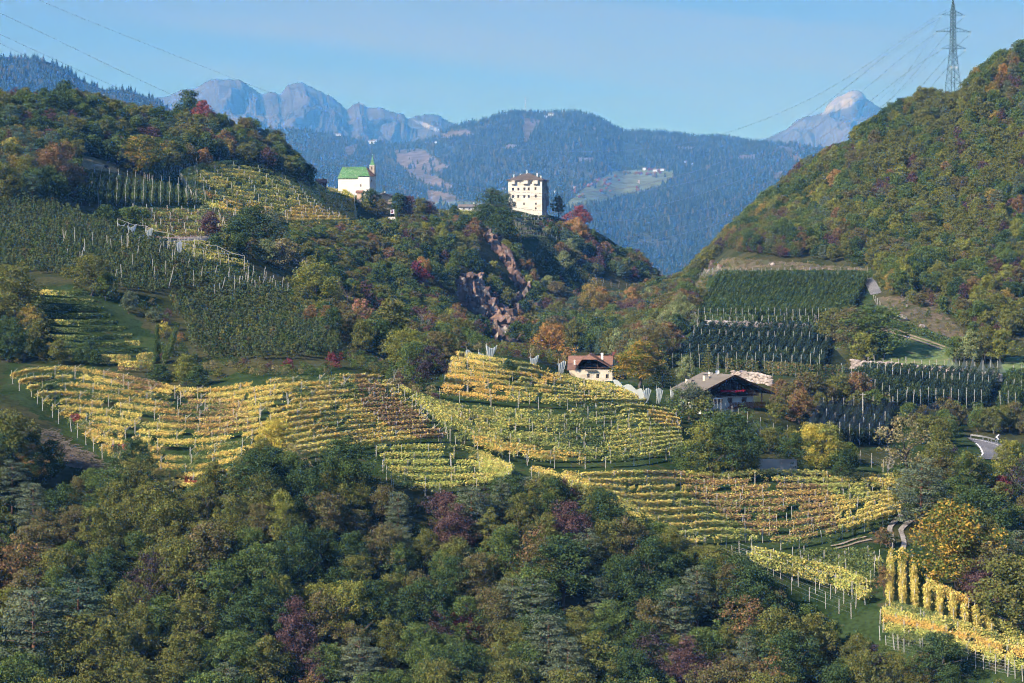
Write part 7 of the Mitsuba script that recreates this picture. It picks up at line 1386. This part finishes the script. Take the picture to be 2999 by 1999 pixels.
for u, v, w, h, lab in FH:
    w, h = w * .75, h * .7
    p = on_hill(u, v + 4); key = thing('far_house', lab, 'house', 'houses on the far hill'); part(key, 'wall', mesh_box(p + [0, -6, h / 2], (w, w * .7, h), 'tower_stone' if w < 8 else 'white_plaster')); m = MB(); m.prism([p + [-w / 2 - 1, -6 - w * .42, h], p + [-w / 2 - 1, -6, h + w * .22], p + [-w / 2 - 1, -6 + w * .42, h]], (w + 2, 0, 0)); part(key, 'roof', m.ply('slate_roof'))
    for x in (-.25, .25): part(key, 'window', mesh_box(p + [x * w, -6 - w * .352, h * .5], (w * .14, .3, h * .22), 'window_glass'))
def meadow_bushes():
    r = np.random.default_rng(5); pts = [(u + r.normal() * 10, v + r.normal() * 4) for u, v in [(1710, 548), (1730, 540), (1750, 535), (1765, 530), (1785, 545), (1800, 525), (1830, 512), (1850, 508), (1895, 515), (1910, 520), (1930, 512), (1690, 560), (1720, 545), (1770, 560), (1870, 555), (1905, 498), (1925, 495), (1700, 575), (1745, 538)] for _ in range(4)]; m = MB()
    for u, v in pts:
        b = trimesh.creation.icosphere(1, 1.0); w = r.uniform(4, 8); c = [[.15, .055, .045], [.19, .10, .05], [.13, .11, .05], [.06, .08, .03]][r.choice(4)]; m.add(b.vertices * (1 + r.normal(size=(len(b.vertices), 1)) * .15) * [w * .7, w * .7, w * .65] + on_hill(u, v) + [0, 0, w * .5], b.faces, c)
    stuff('meadow_bushes', 'red and brown autumn bushes around the far meadow', m.ply('vertex_paint', color=True))
meadow_bushes()

# ------------------------------------------------------------------ small things
def hull(balls): return m3.Manifold.batch_hull([m3.Manifold.sphere(b[3], 14).translate(b[:3]) for b in balls])
def sheep(u, v, dark, label, face):
    p = place(u, v)[0]; key = thing('sheep', label, 'sheep', 'sheep on the pasture'); f = 1 if face else -1
    body = hull([(-.42, 0, .62, .27), (.40, 0, .64, .28), (0, 0, .68, .33)]) + hull([(.46 * f, 0, .72, .17), (.62 * f, 0, .62, .13)]); legs = [hull([(x, y, .5, .07), (x, y, .02, .045)]) for x in (-.36, .36) for y in (-.14, .14)]
    for l in legs: body = body + l
    k = body.to_mesh(); vv = np.array(k.vert_properties)[:, :3]; scene.setdefault('wool_white', rough((.55, .50, .42))); scene.setdefault('wool_dark', rough((.05, .045, .04)))
    part(key, 'body', mikit.ply((vv * 1.25 + p, np.array(k.tri_verts)), 'wool_dark' if dark else 'wool_white', smooth=50))
    h = hull([(.66 * f, 0, .60, .11), (.84 * f, 0, .42, .065)]) + hull([(.66 * f, -.12, .66, .04), (.64 * f, -.2, .62, .03)]) + hull([(.66 * f, .12, .66, .04), (.64 * f, .2, .62, .03)]); k = h.to_mesh(); part(key, 'head', mikit.ply((np.array(k.vert_properties)[:, :3] * 1.25 + p, np.array(k.tri_verts)), 'wool_dark' if dark else 'wool_white', smooth=50))
sheep(283, 492, False, 'white sheep, left of the three on the pasture', False); sheep(296, 495, False, 'white sheep in the middle of the three on the pasture', True); sheep(309, 495, True, 'dark sheep right of the two white ones on the pasture', True)
def car(u, v, d, deg, paint, label):
    P = Place(ray_at(u, v, d), deg); key = thing('parked_car', label, 'car'); scene.setdefault('car_' + paint, {'type': 'principled', 'base_color': rgb(*{'blue': (.06, .13, .30), 'white': (.75, .76, .78)}[paint]), 'roughness': .25, 'clearcoat': .8}); scene.setdefault('tyre', rough((.03, .03, .03)))
    prof = [(-2.0, .35), (2.05, .35), (2.1, .75), (1.85, .9), (1.0, 1.0), (.45, 1.45), (-1.1, 1.48), (-1.75, 1.0), (-2.05, .85)]; k = m3.CrossSection([prof]).extrude(1.7).to_mesh(); v = np.array(k.vert_properties)[:, :3]; v = np.stack([v[:, 0], v[:, 2], v[:, 1]], 1); part(key, 'body', mikit.ply((P.w(v), np.array(k.tri_verts)[:, ::-1]), 'car_' + paint))
    m = MB(); m.prism([(-1.4, -.012, 1.0), (.75, -.012, 1.0), (.38, -.012, 1.38), (-1.05, -.012, 1.4)], (0, .02, 0)); part(key, 'side_window', P.ply(m, {'type': 'twosided', 'b': {'type': 'ref', 'id': 'window_glass'}}))
    for x in (-1.3, 1.35):
        for y in (-.02, 1.54): m = MB(); m.bar((x, y, .32), (x, y + .18, .32), .34, 14); w = part(key, 'wheel', P.ply(m, 'tyre')); m = MB(); m.bar((x, y - .01, .32), (x, y + .19, .32), .19, 10); part(w, 'rim', P.ply(m, 'plain_metal'))
car(1086, 641, 870, 8, 'blue', 'blue car parked under the trees below the chapel'); car(1101, 643, 868, 8, 'white', 'white car beside the blue one below the chapel')
def banner():
    P = Place(ray_at(1143, 628, 866), 5); key = thing('banner', 'white banner with a dark red emblem beside the slim cypress', 'banner'); part(key, 'sheet', P.ply(boxm(((.75, 0, 1.1), (1.5, .05, 1.7))), 'white_paint')); scene['dark_red_paint'] = rough((.22, .03, .04)); m = MB(); m.prism([(.25, -.04, .6), (.95, -.04, .5), (1.15, -.04, 1.7), (.85, -.04, 1.75)], (0, .012, 0)); part(key, 'emblem', P.ply(m, {'type': 'twosided', 'b': {'type': 'ref', 'id': 'dark_red_paint'}}))
    m = MB(); m.bar((.05, .05, -.8), (.05, .05, 2.0), .04, 5); m.bar((1.45, .05, -.8), (1.45, .05, 2.0), .04, 5); part(key, 'posts', P.ply(m, 'plain_metal'))
    P = Place(ray_at(1138, 641, 864), 3); thing('garden_wall', 'low white wall in front of the banner', 'wall', None, P.ply(boxm(((1.2, 0, .2), (2.6, .25, 1.2))), 'white_plaster'))
banner()
